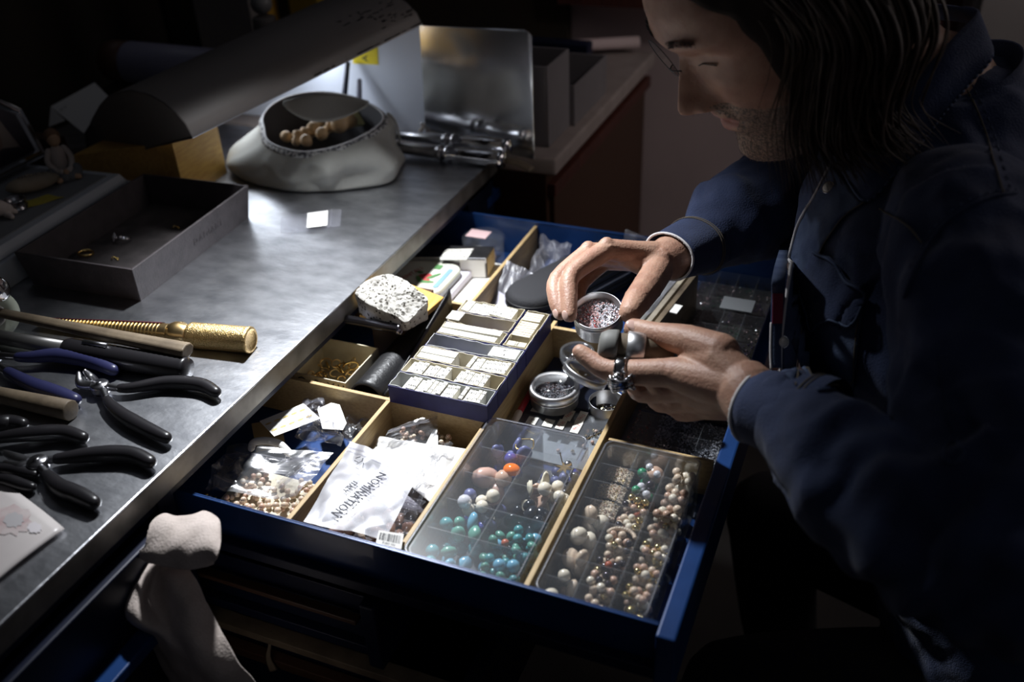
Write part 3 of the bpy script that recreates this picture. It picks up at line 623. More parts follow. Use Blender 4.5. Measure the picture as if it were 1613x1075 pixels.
# small zip bag with white label
t = thing('small_zip_bag', 'small clear zip bag with a white label lying flat on the bench', 'bag', P(490,350,0))
c4 = [P(442,369,.0015), P(536,357,.0015), P(538,330,.0015), P(443,342,.0015)]
bl_ = lambda a, b, z=0: c4[0].lerp(c4[1],a).lerp(c4[3].lerp(c4[2],a),b)+V(0,0,z)
bm = B(); sheet(bm, lambda a,b: bl_(a,b,.0008+.0012*math.sin(a*7)*math.sin(b*5)), 14, 6); build('bag', bm, MT['bagw'], t, world=True, smooth=True)
bm = B(); sheet(bm, lambda a,b: bl_(.44+.34*a,.06+.86*b,.0028), 2, 2); build('label', bm, MT['paper'], t, world=True)
bm = B(); tube(bm, [bl_(.84,0,.0025), bl_(.84,1,.0025)], .0006, 6); build('zip_strip', bm, MT['bagw'], t, world=True)

# canvas pouch
t = thing('canvas_pouch', 'grey canvas zip pouch slumped open, full of wooden pegs', 'pouch', P(500,270,0))
base = [P(*q) for q in ((360,262,0),(385,285,0),(425,297,0),(465,303,0),(540,302,0),(612,290,0))]+[P(632,262,0), V(-.13,.55,0), V(-.20,.60,0), V(-.29,.58,0), V(-.36,.52,0)]
bb = smoothpath(base+[base[0]], 5)[:-1]
cen = sum(base, V(0,0,0))/len(base)
def loopat(h, f, ctr):  # scaled outline
    return [V(ctr.x+(p.x-ctr.x)*f, ctr.y+(p.y-ctr.y)*f, h) for p in bb]
def ang(p, c): return math.atan2(p.y-c.y, p.x-c.x)
# opening ring from the photograph, tilted towards the viewer
op = smoothpath([P(415,205,.062), P(419,222,.056), P(438,234,.053), P(475,242,.052), P(520,236,.056), P(560,222,.062), P(592,204,.070), P(606,186,.078), P(590,168,.084), P(555,153,.088), P(510,146,.090), P(465,150,.088), P(430,165,.080), P(413,186,.070), P(415,205,.062)], 6)[:-1]
oc = sum(op, V(0,0,0))/len(op)
N = 84
def resample(pts, c, n):
    # by angle around c
    out = []
    A = sorted([(ang(p,c), p) for p in pts], key=lambda q: q[0]); A = A+[(A[0][0]+2*PI, A[0][1])]
    for k in range(n):
        a = -PI+2*PI*k/n
        while a < A[0][0]: a += 2*PI
        for (a0,p0),(a1,p1) in zip(A, A[1:]):
            if a0 <= a <= a1: out.append(p0.lerp(p1,(a-a0)/max(a1-a0,1e-6))); break
    return out
B0 = resample(bb, cen, N); O0 = resample(op, oc, N)
bm = B(); rows = []
for k, (h, w_) in enumerate(((0,0),(.04,.07),(.16,.12),(.30,.15),(.45,.15),(.60,.12),(.74,.08),(.86,.04),(.95,.015),(1,0))):
    row = []
    for i in range(N):
        a = 2*PI*i/N; p = B0[i].lerp(O0[i], h); out_ = (B0[i]-cen); out_.z = 0
        p = p+out_*w_*.55
        rg = 1-abs(noise.noise(V(math.cos(a)*2.6+h*1.3, math.sin(a)*2.6-h*.8, h*2.4+4)))*2.6; f = .0105*math.sin(h*PI)**.8*(noise.noise(V(math.cos(a)*2.2, math.sin(a)*2.2, h*1.8))*2.2)+.0115*math.sin(h*PI)*max(-.6,rg)*.8
        p = p+out_.normalized()*f+V(0,0,.006*math.sin(h*PI)*noise.noise(V(math.cos(a)*3+5,math.sin(a)*3,h*3)))
        if k == 0: p.z = .001
        row.append(bm.verts.new(p))
    rows.append(row)
for q, s in zip(rows, rows[1:]):
    for i in range(N): bm.faces.new([q[i], q[(i+1)%N], s[(i+1)%N], s[i]])
bm.faces.new(rows[0][::-1]); build('body', bm, MT['canvas'], t, world=True, smooth=True, sub=1)
def rimloop(off, dz): return [p+(p-oc).normalized()*off+V(0,0,dz) for p in O0]
def band(la, lb):
    bm = B(); a_ = [bm.verts.new(p) for p in la]; b_ = [bm.verts.new(p) for p in lb]
    for i in range(N): bm.faces.new([a_[i], a_[(i+1)%N], b_[(i+1)%N], b_[i]])
    return bm
build('zip_tape', band(rimloop(.005,-.0035), rimloop(-.001,.0012)), MT['zip'], t, world=True, smooth=True, solid=.0012)
bm = B(); lp = rimloop(-.0015,.0018); tube(bm, lp+lp[:1], .0013, 6, caps=False); build('zip', bm, MT['ziprib'], t, world=True, smooth=True)
bm = B(); la = rimloop(-.0015,.0); lb = [V(oc.x+(p.x-oc.x)*.92, oc.y+(p.y-oc.y)*.92, .035) for p in O0]; lc = [V(oc.x+(p.x-oc.x)*.9, oc.y+(p.y-oc.y)*.9, .012) for p in O0]
ra = [[bm.verts.new(p) for p in l] for l in (la, lb, lc)]
for q, s in zip(ra, ra[1:]):
    for i in range(N): bm.faces.new([q[i], q[(i+1)%N], s[(i+1)%N], s[i]])
bm.faces.new(ra[2]); build('lining', bm, MT['canvas_in'], t, world=True, smooth=True)
# back flap bulging over the opening
bm = B(); sheet(bm, lambda a,b: D(446+135*a, 160-12*math.sin(PI*a)*(1-b)+b*(4+34*math.sin(PI*a)**.8*(1-.35*a)), 1.375-.02*b+.02*a), 20, 8); build('folded_flap', bm, MT['canvas'], t, world=True, smooth=True, solid=.002)
# pull strap
bm = B(); tube(bm, smoothpath([P(612,180,.07), P(622,190,.06), P(628,210,.04), P(630,232,.012)],5), .004, 8, flat=.4, roundcap=True); build('strap', bm, MT['canvas'], t, world=True, smooth=True)
# contents
pegs = [(490,207,.044,.014,1.2),(506,213,.046,.0115,.6),(478,215,.042,.012,2.6),(497,195,.040,.012,2.0),(535,198,.052,.017,.4),(517,203,.042,.0115,1.5),(452,217,.036,.0105,.2),(468,219,.042,.0115,3.0),(549,194,.044,.013,.9),(484,223,.044,.011,.1)]
labs = ['turned wooden peg lying on top at the middle of the pouch','small wooden peg right of the middle peg in the pouch','pale wooden peg lower left among the pegs in the pouch','slim wooden peg standing at the back of the pouch','large round orange-brown wooden knob in the pouch','brown wooden peg just left of the large knob in the pouch','leftmost brown peg against the dark lining of the pouch','pale peg beside the leftmost one in the pouch','wooden knob behind the large one, by the yellow sponge','lowest pale peg, by the front zip of the pouch']
for (u,v,z,r,a), lab in zip(pegs, labs):
    p = P(u,v,z+.012); t = thing('wooden_peg', lab, 'peg', p, rot=(.9,.3,a), group='wooden pegs in the canvas pouch')
    bm = B(); lathe(bm, [(0,-r*.9),(r*.45,-r*.8),(r*.62,-r*.3),(r*.5,r*.1),(r*.78,r*.35),(r*.80,r*.8),(r*.4,r*1.1),(0,r*1.15)], 16); build('body', bm, MT['knob'], t, smooth=True)
p = P(560,186,.06); bm = B(); M_ = frame(p, (.5,-.4,.6)); prism(bm, [(-.010,-.012),(.012,-.014),(.010,.015),(-.002,.019)], -.004, .004, M_); tag(build('yellow_sponge_piece', bm, MT['sponge'], None, bev=.001, seg=2), 'pale yellow sponge piece sticking up at the right of the pouch', 'sponge')

# gold ring mandrel
def zc(u, v, z): return P(u, v, z)
a, b = P(60,508,.007), P(396,536,.0145)
t = thing('ring_mandrel', 'gold anodised ring-size mandrel with a red scale and knurled grip', 'ring mandrel', (a+b)/2)
Lg = (b-a).length; M_ = frame(a, b-a)
sN = Lg*.665
bm = B(); lathe(bm, [(0,0),(.0052,0),(.0105,sN-.010),(.0105,sN-.006),(0,sN-.006)], 28, M_); build('graduated_rod', bm, MT['brass'], t, world=True, smooth=True)
bm = B()
for k in range(30):
    s = .02+k*(sN-.04)/29; r = .0052+(.0105-.0052)*s/(sN-.01); lathe(bm, [(r+.0004,s),(r+.0004,s+.0012),(r-.0006,s+.0014),(r-.0006,s-.0002)], 20, M_)
build('size_rings', bm, mat('scale_line', (.50,.36,.15), .4, 1.), t, world=True, smooth=True, stuff=True)
bm = B(); lathe(bm, [(0,sN-.008),(.0112,sN-.008),(.0135,sN-.002),(.0138,sN+.006),(.0115,sN+.012),(.0105,sN+.016),(0,sN+.016)], 28, M_); build('collar', bm, MT['brass'], t, world=True, smooth=True)
bm = B(); hs = sN+.016; prof_ = [(0,hs),(.0125,hs),(.0140,hs+.002)]; n=40
prof_ += [(.0140+(.00025 if k%2 else 0), hs+.003+k*(Lg-hs-.009)/n) for k in range(n+1)]+[(.0145,Lg-.004),(.0145,Lg-.001),(.0128,Lg),(.0108,Lg),(.0105,Lg-.001),(0,Lg-.001)]
lathe(bm, prof_, 36, M_); build('knurled_grip', bm, mat('knurled_gold', (.88,.64,.32), .34, 1., (.62,.42,.16), 900, .4, .6, .8, 900), t, world=True, smooth=True)
Mi = M_.inverted(); ul = (M_.to_3x3().inverted() @ V(0,0,1)).normalized(); aa = math.atan2(ul.y, ul.x)+.25
vw = (M_.to_3x3().inverted() @ V(0,.62,.78)).normalized(); aa = math.atan2(vw.y, vw.x)
bm = B(); sheet(bm, lambda q,s: M_ @ V((.0060+(.0114-.0060)*q)*math.cos(aa+(s-.5)*.9),(.0060+(.0114-.0060)*q)*math.sin(aa+(s-.5)*.9), .006+q*(sN-.024)), 10, 4); build('red_scale_strip', bm, mat('dark_red_scale', (.10,.006,.012), .3), t, world=True, smooth=True)
# worn wooden stick on top
t = thing('wooden_file_handle', 'long worn wooden stick lying across the mandrel', 'stick', P(150,530,.0))
pts = [P(-60,478,.030), P(0,493,.0305), P(150,524,.029), P(296,553,.027)]
bm = B(); tube(bm, pts, [.006,.0065,.0085,.0105], 8, flat=.75, up=(0,0,1)); build('stick', bm, MT['driftwood'], t, world=True, bev=.0015)
# grey rod with black knurled handle
t = thing('scraper', 'grey metal rod tool with a black knurled handle under the wooden stick', 'tool', P(200,560,.01))
a, b = P(-50,523,.012), P(296,582,.0125); d = (b-a).normalized(); Lg = (b-a).length; M_ = frame(a, b-a)
bm = B(); lathe(bm, [(0,0),(.0075,0),(.0090,Lg*.48),(0,Lg*.48)], 20, M_); build('rod', bm, mat('dull_grey_metal', (.18,.175,.17), .4, .7), t, world=True, smooth=True)
hs = Lg*.47; prof_ = [(0,hs),(.011,hs)]+[(.0120+(.0004 if k%2 else 0), hs+.004+k*(Lg-hs-.01)/44) for k in range(45)]+[(.0125,Lg-.004),(.0110,Lg),(0,Lg)]
bm = B(); lathe(bm, prof_, 28, M_); build('knurled_handle', bm, MT['rubber'], t, world=True, smooth=True)
bm = B(); p_ = M_ @ V(0,0,Lg*.56); tube(bm, [p_+V(0,0,.0125), p_+d*.03+V(0,0,.0128)], .0030, 6); build('clip', bm, MT['dchrome'], t, world=True, smooth=True)
# tape roll at the left edge
t = thing('tape_roll', 'pale green adhesive tape roll at the left edge of the bench', 'tape roll', P(8,530,0))
M_ = frame(P(-14,495,.028), (.9,-.45,.25)); bm = B(); lathe(bm, [(.013,-.016),(.027,-.016),(.028,-.013),(.028,.007),(.027,.010),(.013,.010),(.013,-.016)], 36, M_); build('roll', bm, MT['tape'], t, world=True, smooth=True)
bm = B(); lathe(bm, [(.0105,-.018),(.013,-.018),(.013,.012),(.0105,.012),(.0105,-.018)], 28, M_); build('core', bm, MT['paper'], t, world=True, smooth=True)
t = thing('chrome_cap', 'shiny chrome cap poking in above the tape roll at the left edge', 'cap', P(5,462,0))
M_ = frame(P(-22,462,.050)+V(0,.0,0), (.9,.1,.35)); bm = B(); lathe(bm, [(0,0),(.011,0),(.012,.003),(.012,.012),(.014,.014),(.014,.022),(.011,.024),(0,.024)], 28, M_); build('cap', bm, MT['chrome'], t, world=True, smooth=True)
bm = B(); p = P(-18,468,0); lathe(bm, [(0,0),(.012,0),(.010,.015),(.008,.046),(0,.046)], 20, Matrix.Translation((p.x-.012,p.y-.004,0))); build('stem', bm, MT['dchrome'], t, world=True, smooth=True)
# pliers
def pliers(lab, joint, h1, h2, tips, gm, r=.0068, jaw='cutter'):
    t = thing('pliers', lab, 'pliers', V(joint[-1].x, joint[-1].y, 0), group='pliers on the bench')
    for h in (h1, h2):
        pts = smoothpath(h, 5); n_ = len(pts)
        k = int(n_*.22)
        bm = B(); tube(bm, pts[:k+2], interp([.0042,.0034], k+2), 10, flat=1.1); build('shank', bm, MT['dchrome'], t, world=True, smooth=True)
        bm = B(); tube(bm, pts[k:], interp([r*.72,r*.95,r*1.12,r*1.05,r*.85], n_-k), 14, flat=.95, roundcap=True); build('handle', bm, gm, t, world=True, smooth=True)
    for (side, tip) in tips:
        bm = B(); tube(bm, smoothpath([joint[0], side, tip],5), interp([.0062,.0055,.0022],11), 10, flat=.8, roundcap=True); build('jaw', bm, MT['dchrome'], t, world=True, smooth=True)
    j = joint[-1]; bm = B(); lathe(bm, [(0,-.006),(.0085,-.006),(.0095,-.003),(.0095,.003),(.008,.005),(.003,.005),(.003,.0062),(0,.0062)], 20, Matrix.Translation(j)); build('pivot', bm, MT['dchrome'], t, world=True, smooth=True)
z = .0085
pliers('black-handled end-cutting pliers lying open, jaws gleaming, nearest the mandrel', [P(150,607,z), P(158,610,z)], [P(160,608,z),P(200,612,z),P(260,603,z),P(315,606,z),P(340,618,z)], [P(162,614,z),P(172,635,z),P(195,655,z),P(230,675,z),P(262,690,z)],
       [(P(128,606,z),P(124,588,z+.006)), (P(144,597,z),P(134,585,z+.008))], MT['rubber'])
pliers('navy-handled pliers at the left edge, behind the end cutters', [P(-20,562,z), P(-12,562,z)], [P(-5,560,z+.002),P(40,563,z+.003),P(90,560,z+.003),P(140,568,z+.001),P(178,583,z)], [P(-8,572,z),P(20,590,z),P(55,608,z),P(90,620,z),P(118,630,z)],
       [(P(-35,555,z),P(-60,548,z)), (P(-35,565,z),P(-60,556,z))], MT['rubberblue'], r=.0078)
pliers('black-handled pliers lying open, nearest the bench edge and the printed paper', [P(45,730,z), P(60,731,z)], [P(60,728,z),P(100,722,z),P(150,716,z),P(205,716,z),P(236,728,z)], [P(62,735,z),P(78,752,z),P(95,768,z),P(125,780,z),P(148,792,z)],
       [(P(25,722,z),P(5,712,z)), (P(30,735,z),P(8,728,z))], MT['rubber'], r=.0074)
pliers('black pliers with closed handles, behind the open pair nearest the bench edge', [P(-50,700,z+.002), P(-45,700,z+.002)], [P(-40,700,z),P(0,690,z+.002),P(50,684,z+.002),P(100,682,z),P(130,690,z)], [P(-40,690,z),P(-20,675,z),P(0,668,z+.002),P(18,666,z),P(35,668,z)],
       [(P(-60,700,z),P(-75,700,z)), (P(-60,705,z),P(-75,705,z))], MT['rubber'], r=.0074)
pliers('dark pliers at the left edge, their tips beneath the open black pair', [P(-45,740,z), P(-40,740,z)], [P(-35,738,z),P(-10,738,z-.002),P(20,740,z-.002),P(40,745,z-.003),P(54,748,z-.003)], [P(-35,750,z),P(-15,755,z-.002),P(10,756,z-.002),P(35,764,z-.003),P(50,768,z-.003)],
       [(P(-60,735,z),P(-80,732,z)), (P(-60,745,z),P(-80,742,z))], MT['rubber'], r=.0052)
t = thing('hammer_handle', 'pale worn wooden handle lying between the navy and black pliers', 'handle', P(60,635,0))
bm = B(); tube(bm, [P(-60,606,.010), P(0,622,.010), P(60,636,.0105), P(112,647,.011)], [.007,.008,.0098,.0105], 12); build('handle', bm, MT['driftwood'], t, world=True, smooth=True, bev=.0012)
bm = B(); tube(bm, [P(-60,606,.010), P(-95,600,.010)], [.012,.012], 12); build('head', bm, MT['dchrome'], t, world=True, bev=.001)
# printed paper
t = thing('printed_paper', 'white paper packet with a faded red print in the lower left corner', 'paper', P(20,830,0))
q = [P(102,835,.002), P(-6,750,.002), P(-190,870,.002), P(-60,960,.002)]
bl2 = lambda a, b: q[0].lerp(q[1],a).lerp(q[3].lerp(q[2],a),b)+V(0,0,.0015*math.sin(a*5+b*4)+.0012)
bm = B(); sheet(bm, bl2, 16, 12); build('sheet', bm, mat('glossy_paper', (.66,.62,.60), .35, 0, (.60,.55,.54), 20), t, world=True, smooth=True, solid=.0012)
def blob(c0, r0, r1, z, n=22): 
    bm = B(); f = [bm.verts.new(bl2(c0[0]+r0*math.cos(k*2*PI/n)*(1+.15*math.sin(3*k)), c0[1]+r1*math.sin(k*2*PI/n)*(1+.15*math.cos(2*k)))+V(0,0,z)) for k in range(n)]; bm.faces.new(f); return bm
build('printed_motif', blob((.42,.22),.20,.14,.0011), mat('faded_red_print', (.52,.38,.38), .4, 0, (.62,.55,.54), 60), t, world=True)
build('printed_motif_inner', blob((.40,.21),.10,.07,.0014), mat('grey_print', (.50,.48,.49), .4), t, world=True)
build('printed_swirl', blob((.18,.16),.07,.05,.0014), mat('pale_print', (.70,.66,.68), .4), t, world=True)
# ================================================================ drawer contents
FZ = -.1008
def crumple(c4, amp, nu, nv, seed, freq=6., sag=0.):
    q = [Vector(p) for p in c4]; nn = (q[1]-q[0]).cross(q[3]-q[0]).normalized()
    if nn.z < 0: nn = -nn
    def f(a, b):
        p = q[0].lerp(q[1],a).lerp(q[3].lerp(q[2],a),b)
        s = V(a*freq+seed*7.3, b*freq+seed*3.1, seed)
        h = noise.noise(s*.6)*1.5+.5*abs(noise.noise(s*1.3))-.12
        return p+nn*(amp*h-sag*4*a*(1-a)*b*(1-b))
    return f
def zipbag(name, lab, c4, amp=.006, seed=1, m='bag', zipat=.86, nu=34, nv=34, group=None, puff=.004, freq=5.):
    t = thing(name, lab, 'bag', sum((Vector(p) for p in c4), V(0,0,0))/4, group=group)
    f = crumple(c4, amp, nu, nv, seed, freq); q = [Vector(p) for p in c4]; nn = (q[1]-q[0]).cross(q[3]-q[0]).normalized(); nn = nn if nn.z > 0 else -nn
    bm = B(); sheet(bm, f, nu, nv); build('front_film', bm, MT[m], t, world=True, smooth=True)
    bm = B(); sheet(bm, lambda a,b: f(a,b)-nn*puff*min(1,16*a*(1-a)*b*(1-b)*3), nu//2, nv//2); build('back_film', bm, MT[m], t, world=True, smooth=True)
    bm = B(); tube(bm, [f(i/12,zipat)+nn*.0007 for i in range(13)], .0008, 5); build('zip_strip', bm, MT['bagw'], t, world=True)
    bm = B(); tube(bm, [f(i/12,zipat-.045)+nn*.0006 for i in range(13)], .0005, 5); build('zip_strip', bm, MT['bagw'], t, world=True)
    return t, f, nn
def scatter(protos, n, lo, hi, r, z0, lab, group, cat='bead', name='bead', wts=None, rise=None, top=None):
    pts = []; k = 0; tries = 0
    while k < n and tries < n*60:
        tries += 1
        x, y = rnd.uniform(lo[0]+r, hi[0]-r), rnd.uniform(lo[1]+r, hi[1]-r); z = z0+r
        if rise: z += rise(x, y)
        for _ in range(5):
            hit = [p for p in pts if (p-V(x,y,z)).length < 1.75*r]
            if not hit: break
            z = max(p.z+math.sqrt(max((1.8*r)**2-(p.x-x)**2-(p.y-y)**2, 0)) for p in hit)+.0001
        if z+r > (top if top is not None else z0+r*5.4): continue
        pts.append(V(x,y,z)); k += 1
        o = bpy.data.objects.new(name, rnd.choices(protos, wts)[0] if wts else rnd.choice(protos)); C.objects.link(o)
        o.location = (x,y,z); o.rotation_euler = (rnd.uniform(0,6),rnd.uniform(0,6),rnd.uniform(0,6)); s = rnd.uniform(.86,1.04); o.scale = (s,s,s)
        tag(o, lab, cat, group)
def protoball(r, m, sc=(1,1,1), sub=2, lump=0.):
    bm = B(); ball(bm, (0,0,0), r, sub, sc)
    if lump:
        for v in bm.verts: v.co *= 1+lump*noise.noise(v.co/r*1.4+V(m and len(m) or 1,r*900,2))
    me = bpy.data.meshes.new('bead'); bm.to_mesh(me); bm.free(); me.shade_smooth(); me.materials.append(MT[m]); return me
def grit(name, parent, lo, hi, n, r, mats, zf, world=True):
    # a layer of tiny loose stones: uncountable, one object
    bm = B()
    for k in range(n):
        x, y = rnd.uniform(lo[0],hi[0]), rnd.uniform(lo[1],hi[1]); rr = r*rnd.uniform(.6,1.2)
        M_ = Matrix.Translation((x,y,zf(x,y)+rnd.uniform(0,r))) @ Matrix.Rotation(rnd.uniform(0,6),4,(rnd.random()-.5,rnd.random()-.5,rnd.random()-.5))
        v = [bm.verts.new(M_ @ V(*c)*1) for c in ((rr,0,0),(-rr,0,0),(0,rr,0),(0,-rr,0),(0,0,rr*.8),(0,0,-rr*.8))]
        fs = [bm.faces.new([v[a] for a in f]) for f in ((0,2,4),(2,1,4),(1,3,4),(3,0,4),(2,0,5),(1,2,5),(3,1,5),(0,3,5))]
        mi = rnd.randrange(len(mats))
        for f in fs: f.material_index = mi
    me = bpy.data.meshes.new(name); bm.to_mesh(me); bm.free()
    for m in mats: me.materials.append(MT[m])
    return finish(name, me, None, parent, world=world, stuff=True)

# ---- numbered packet boxes
def cardbox(lab, lo, hi, tear=0, seed=1):
    t = thing('card_box', lab, 'box', ((lo[0]+hi[0])/2,(lo[1]+hi[1])/2,lo[2]))
    w_ = .0009
    bm = B(); box(bm, lo, (hi[0],hi[1],lo[2]+w_)); build('base', bm, MT['boxblue'], t, world=True)
    x0,y0,x1,y1,z0,z1 = lo[0],lo[1],hi[0],hi[1],lo[2]+w_,hi[2]
    for l2,h2 in (((x0,y0,z0),(x1,y0+w_,z1)),((x0,y1-w_,z0),(x1,y1,z1)),((x0,y0+w_,z0),(x0+w_,y1-w_,z1)),((x1-w_,y0+w_,z0),(x1,y1-w_,z1))):
        bm = B(); box(bm, l2, h2); build('side', bm, MT['boxblue'], t, world=True)
    # paper liner with a worn, torn top edge
    bm = B(); e = w_+.0003; per = []
    for (ax_,ay_),(bx_,by_) in (((x0+e,y0+e),(x1-e,y0+e)),((x1-e,y0+e),(x1-e,y1-e)),((x1-e,y1-e),(x0+e,y1-e)),((x0+e,y1-e),(x0+e,y0+e))):
        nn_ = max(4, int(math.hypot(bx_-ax_,by_-ay_)/.004))
        per += [(ax_+(bx_-ax_)*k/nn_, ay_+(by_-ay_)*k/nn_) for k in range(nn_)]
    a_, b_ = [], []
    cx_, cy_ = (x0+x1)/2, (y0+y1)/2
    for i,(x,y) in enumerate(per):
        h = noise.noise(V(x*120+seed*9,y*120,seed))*.0016; 
        if tear and y < y0+.003 and x0+.15*(x1-x0) < x < x0+.8*(x1-x0): h -= .0035*abs(math.sin((x-x0)*70+seed))
        a_.append(bm.verts.new(V(x,y,z0))); b_.append(bm.verts.new(V(x+(.0006 if x>cx_ else -.0006)*0, y, z1+.0012+h)))
    for i in range(len(per)):
        j = (i+1)%len(per); bm.faces.new([a_[i],a_[j],b_[j],b_[i]])
    build('paper_liner', bm, MT['cream' if seed%3 else 'greycard'], t, world=True, solid=.0006)
    return t
ZB, ZT = -.0502, -.0285
# a plain carton fills the compartment below the small boxes
openbox('carton', 'plain carton filling the compartment beneath the row of blue card boxes', (.110,.066,-.0995), (.2135,.245,-.0512), MT['cream'], .002)
bm = B(); box(bm, (.1135,.070,-.0960), (.210,.241,-.0512)); tag(build('stacked_card', bm, MT['greycard'], None), 'stack of grey card inside the carton beneath the blue card boxes', 'card')
rows = [(.108,.222,.0560,.0822),(.108,.222,.0832,.1095),(.109,.222,.1105,.1370),(.110,.222,.1380,.1628),(.111,.191,.1638,.1900),(.112,.191,.1910,.2160),(.113,.191,.2170,.2440)]
ordn = ['nearest blue card box, nearly full of numbered packets','second blue card box from the near end','third blue card box from the near end','fourth blue card box, grey inside and almost empty','fifth blue card box, holding two long white packs','sixth blue card box, empty and cream inside','farthest blue card box, packed full']
for i,(x0,x1,y0,y1) in enumerate(rows): cardbox(ordn[i], (x0,y0,ZB), (x1,y1,ZT), tear=(i in (0,5)), seed=(3,1,2,3,4,5,7)[i])
cardbox('small blue card box set crosswise at the right end of the far rows', (.193,.1640,ZB), (.222,.2440,ZT), seed=8)
_nums = [textmesh(s, .0062, Matrix.Rotation(.15,4,'Z')) for s in ('12','14','75','80','26','38','44','60')]
def packet(x, y, dx, dy, h, m='card', group='', lab='', z=None, num=True, tilt=0.):
    t = thing('parts_packet', lab, 'packet', (x+dx/2,y+dy/2,ZB+.001), group=group, rot=(0,tilt,rnd.uniform(-.02,.02)))
    bm = B(); box(bm, (-dx/2,-dy/2,0), (dx/2,dy/2,h)); build('pack', bm, MT[m], t)
    if num:
        for s in (-.25,.25):
            me = rnd.choice(_nums); o = bpy.data.objects.new('printed_number', me.copy()); C.objects.link(o); o.parent = t
            sc = min(1, dx/.0052); o.location = (0, dy*s, h+.0002); o.rotation_euler = (0,0,0); o.scale = (sc*.85,sc,1)
            o.data.materials.clear(); o.data.materials.append(MT['ink'])
def packrow(x0, x1, y0, y1, pitch, group, lab, h=.021, gaps=(), m='card', num=True, tilt=.12):
    x = x0; k = 0
    while x+pitch < x1:
        w_ = pitch*rnd.uniform(.85,1.12)
        if not any(g0 < x < g1 for g0, g1 in gaps):
            packet(x, y0, w_-.0010, y1-y0, h*rnd.uniform(.88,1.06), m, group, lab+(', leftmost' if k == 0 else ', %s from left' % ORD[k]), num=num, tilt=tilt); k += 1
        x += w_
packrow(.121,.215,.0585,.0795,.0052,'packets in the nearest blue box','small white numbered packet in the nearest blue card box', gaps=((.176,.181),))
packrow(.1115,.160,.0858,.1068,.0068,'packets at the left of the second box','white numbered packet in the left half of the second blue card box')
packrow(.168,.205,.0858,.1068,.0055,'packets at the right of the second box','white numbered packet in the right part of the second blue card box', gaps=((.160,.164),))
packet(.1125,.114,.042,.009,.0215,group='long packs in the third box',lab='nearer long white pack at the left end of the third blue card box',num=False); packet(.1125,.1238,.042,.010,.0225,group='long packs in the third box',lab='long white pack at the left of the third card box, behind its twin',num=False)
packrow(.170,.219,.1135,.1345,.0052,'packets at the right of the third box','white numbered packet at the right end of the third blue card box')
packet(.186,.141,.032,.018,.0225,group='',lab='single broad white pack at the right of the fourth blue card box'); 
packet(.1135,.1665,.070,.009,.0225,group='long packs in the fifth box',lab='nearer long white pack filling the fifth blue card box',num=False); packet(.1155,.1768,.070,.010,.0245,group='long packs in the fifth box',lab='farther, taller long white pack filling the fifth blue card box',num=False)
packrow(.1155,.189,.2195,.2415,.0092,'packets in the farthest box','white numbered packet in the farthest blue card box', h=.0225)
y = .186
for k in range(11):
    packet(.1965, y, .0215, .0036, .0235+.0015*(k>6), 'cream', 'upright slips in the crosswise box', 'thin cream slip standing in the crosswise card box, %s from its near end' % ('nearest but one' if k==1 else 'first' if k==0 else ORD[k]), num=False); y += .0045
packet(.197,.168,.0215,.009,.0215,'cream',lab='single cream block at the near end of the crosswise card box')
# cream folded slip beside row six
bm = B(); box(bm, (.1095,.196,-.0283), (.1260,.214,-.0265)); tag(build('cream_slip', bm, MT['card'], None), 'cream slip lying over the left end of the sixth card box', 'card')

# ---- far-left compartment : papers, tins
bm = B(); box(bm, (.012,.275,FZ), (.099,.445,FZ+.012), None); tag(build('paper_stack', bm, MT['paper'], None, bev=.0006), 'stack of white paper under the tins at the far left of the drawer', 'paper')
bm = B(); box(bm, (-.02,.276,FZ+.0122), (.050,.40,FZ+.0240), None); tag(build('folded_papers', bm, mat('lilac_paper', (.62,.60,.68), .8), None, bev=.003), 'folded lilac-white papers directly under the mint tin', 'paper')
t = thing('mint_tin', 'flat rounded mint tin with a red and green printed lid', 'tin', (.003,.342,FZ+.0242))
def rrect(x0,y0,x1,y1,r,n=6):
    out = []
    for cx,cy,a0 in ((x1-r,y1-r,0),(x0+r,y1-r,PI/2),(x0+r,y0+r,PI),(x1-r,y0+r,3*PI/2)):
        out += [(cx+r*math.cos(a0+PI/2*k/n), cy+r*math.sin(a0+PI/2*k/n)) for k in range(n+1)]
    return out
m0 = -.0762
bm = B(); prism(bm, rrect(-.038,.300,.044,.384,.016), m0, m0+.007); build('base', bm, MT['greymach'], t, world=True, smooth=False, bev=.0008)
bm = B(); prism(bm, rrect(-.0388,.2992,.0448,.3848,.017), m0+.0072, m0+.0115, top_pts=rrect(-.0368,.3012,.0428,.3828,.015)); build('lid', bm, MT['tinmint'], t, world=True, bev=.0012)
zt = m0+.0121
def polyc(name, pts, z, m, par, k=.0003):
    bm = B(); f = [bm.verts.new(V(x,y,z)) for x,y in pts]; bm.faces.new(f); return build(name, bm, m, par, world=True)
gd, rd = mat('print_green', (.08,.20,.07), .5), mat('print_red', (.42,.05,.06), .5)
for i,(c_,r0,r1,a,m) in enumerate((((.006,.340),.010,.006,.6,rd),((.012,.332),.010,.004,2.4,rd),((.014,.326),.012,.003,.2,gd),((.018,.343),.012,.003,1.0,gd),((.002,.330),.009,.003,2.2,gd),((-.004,.347),.005,.003,0,gd))):
    polyc('printed_leaf', [(c_[0]+r0*math.cos(k*PI/6)*math.cos(a)-r1*math.sin(k*PI/6)*math.sin(a), c_[1]+r0*math.cos(k*PI/6)*math.sin(a)+r1*math.sin(k*PI/6)*math.cos(a)) for k in range(12)], zt+.0001*i, m, t)
polyc('printed_band', rrect(.029,.315,.036,.368,.003), zt+.0002, mat('print_blue', (.18,.30,.38), .5), t)
polyc('printed_patch', rrect(.008,.362,.018,.374,.001), zt+.0002, gd, t)
finish('printed_lettering', textmesh('MENTALI', .011, Rz(1.25,(-.014,.338,zt+.0003))), rd, t, world=True)
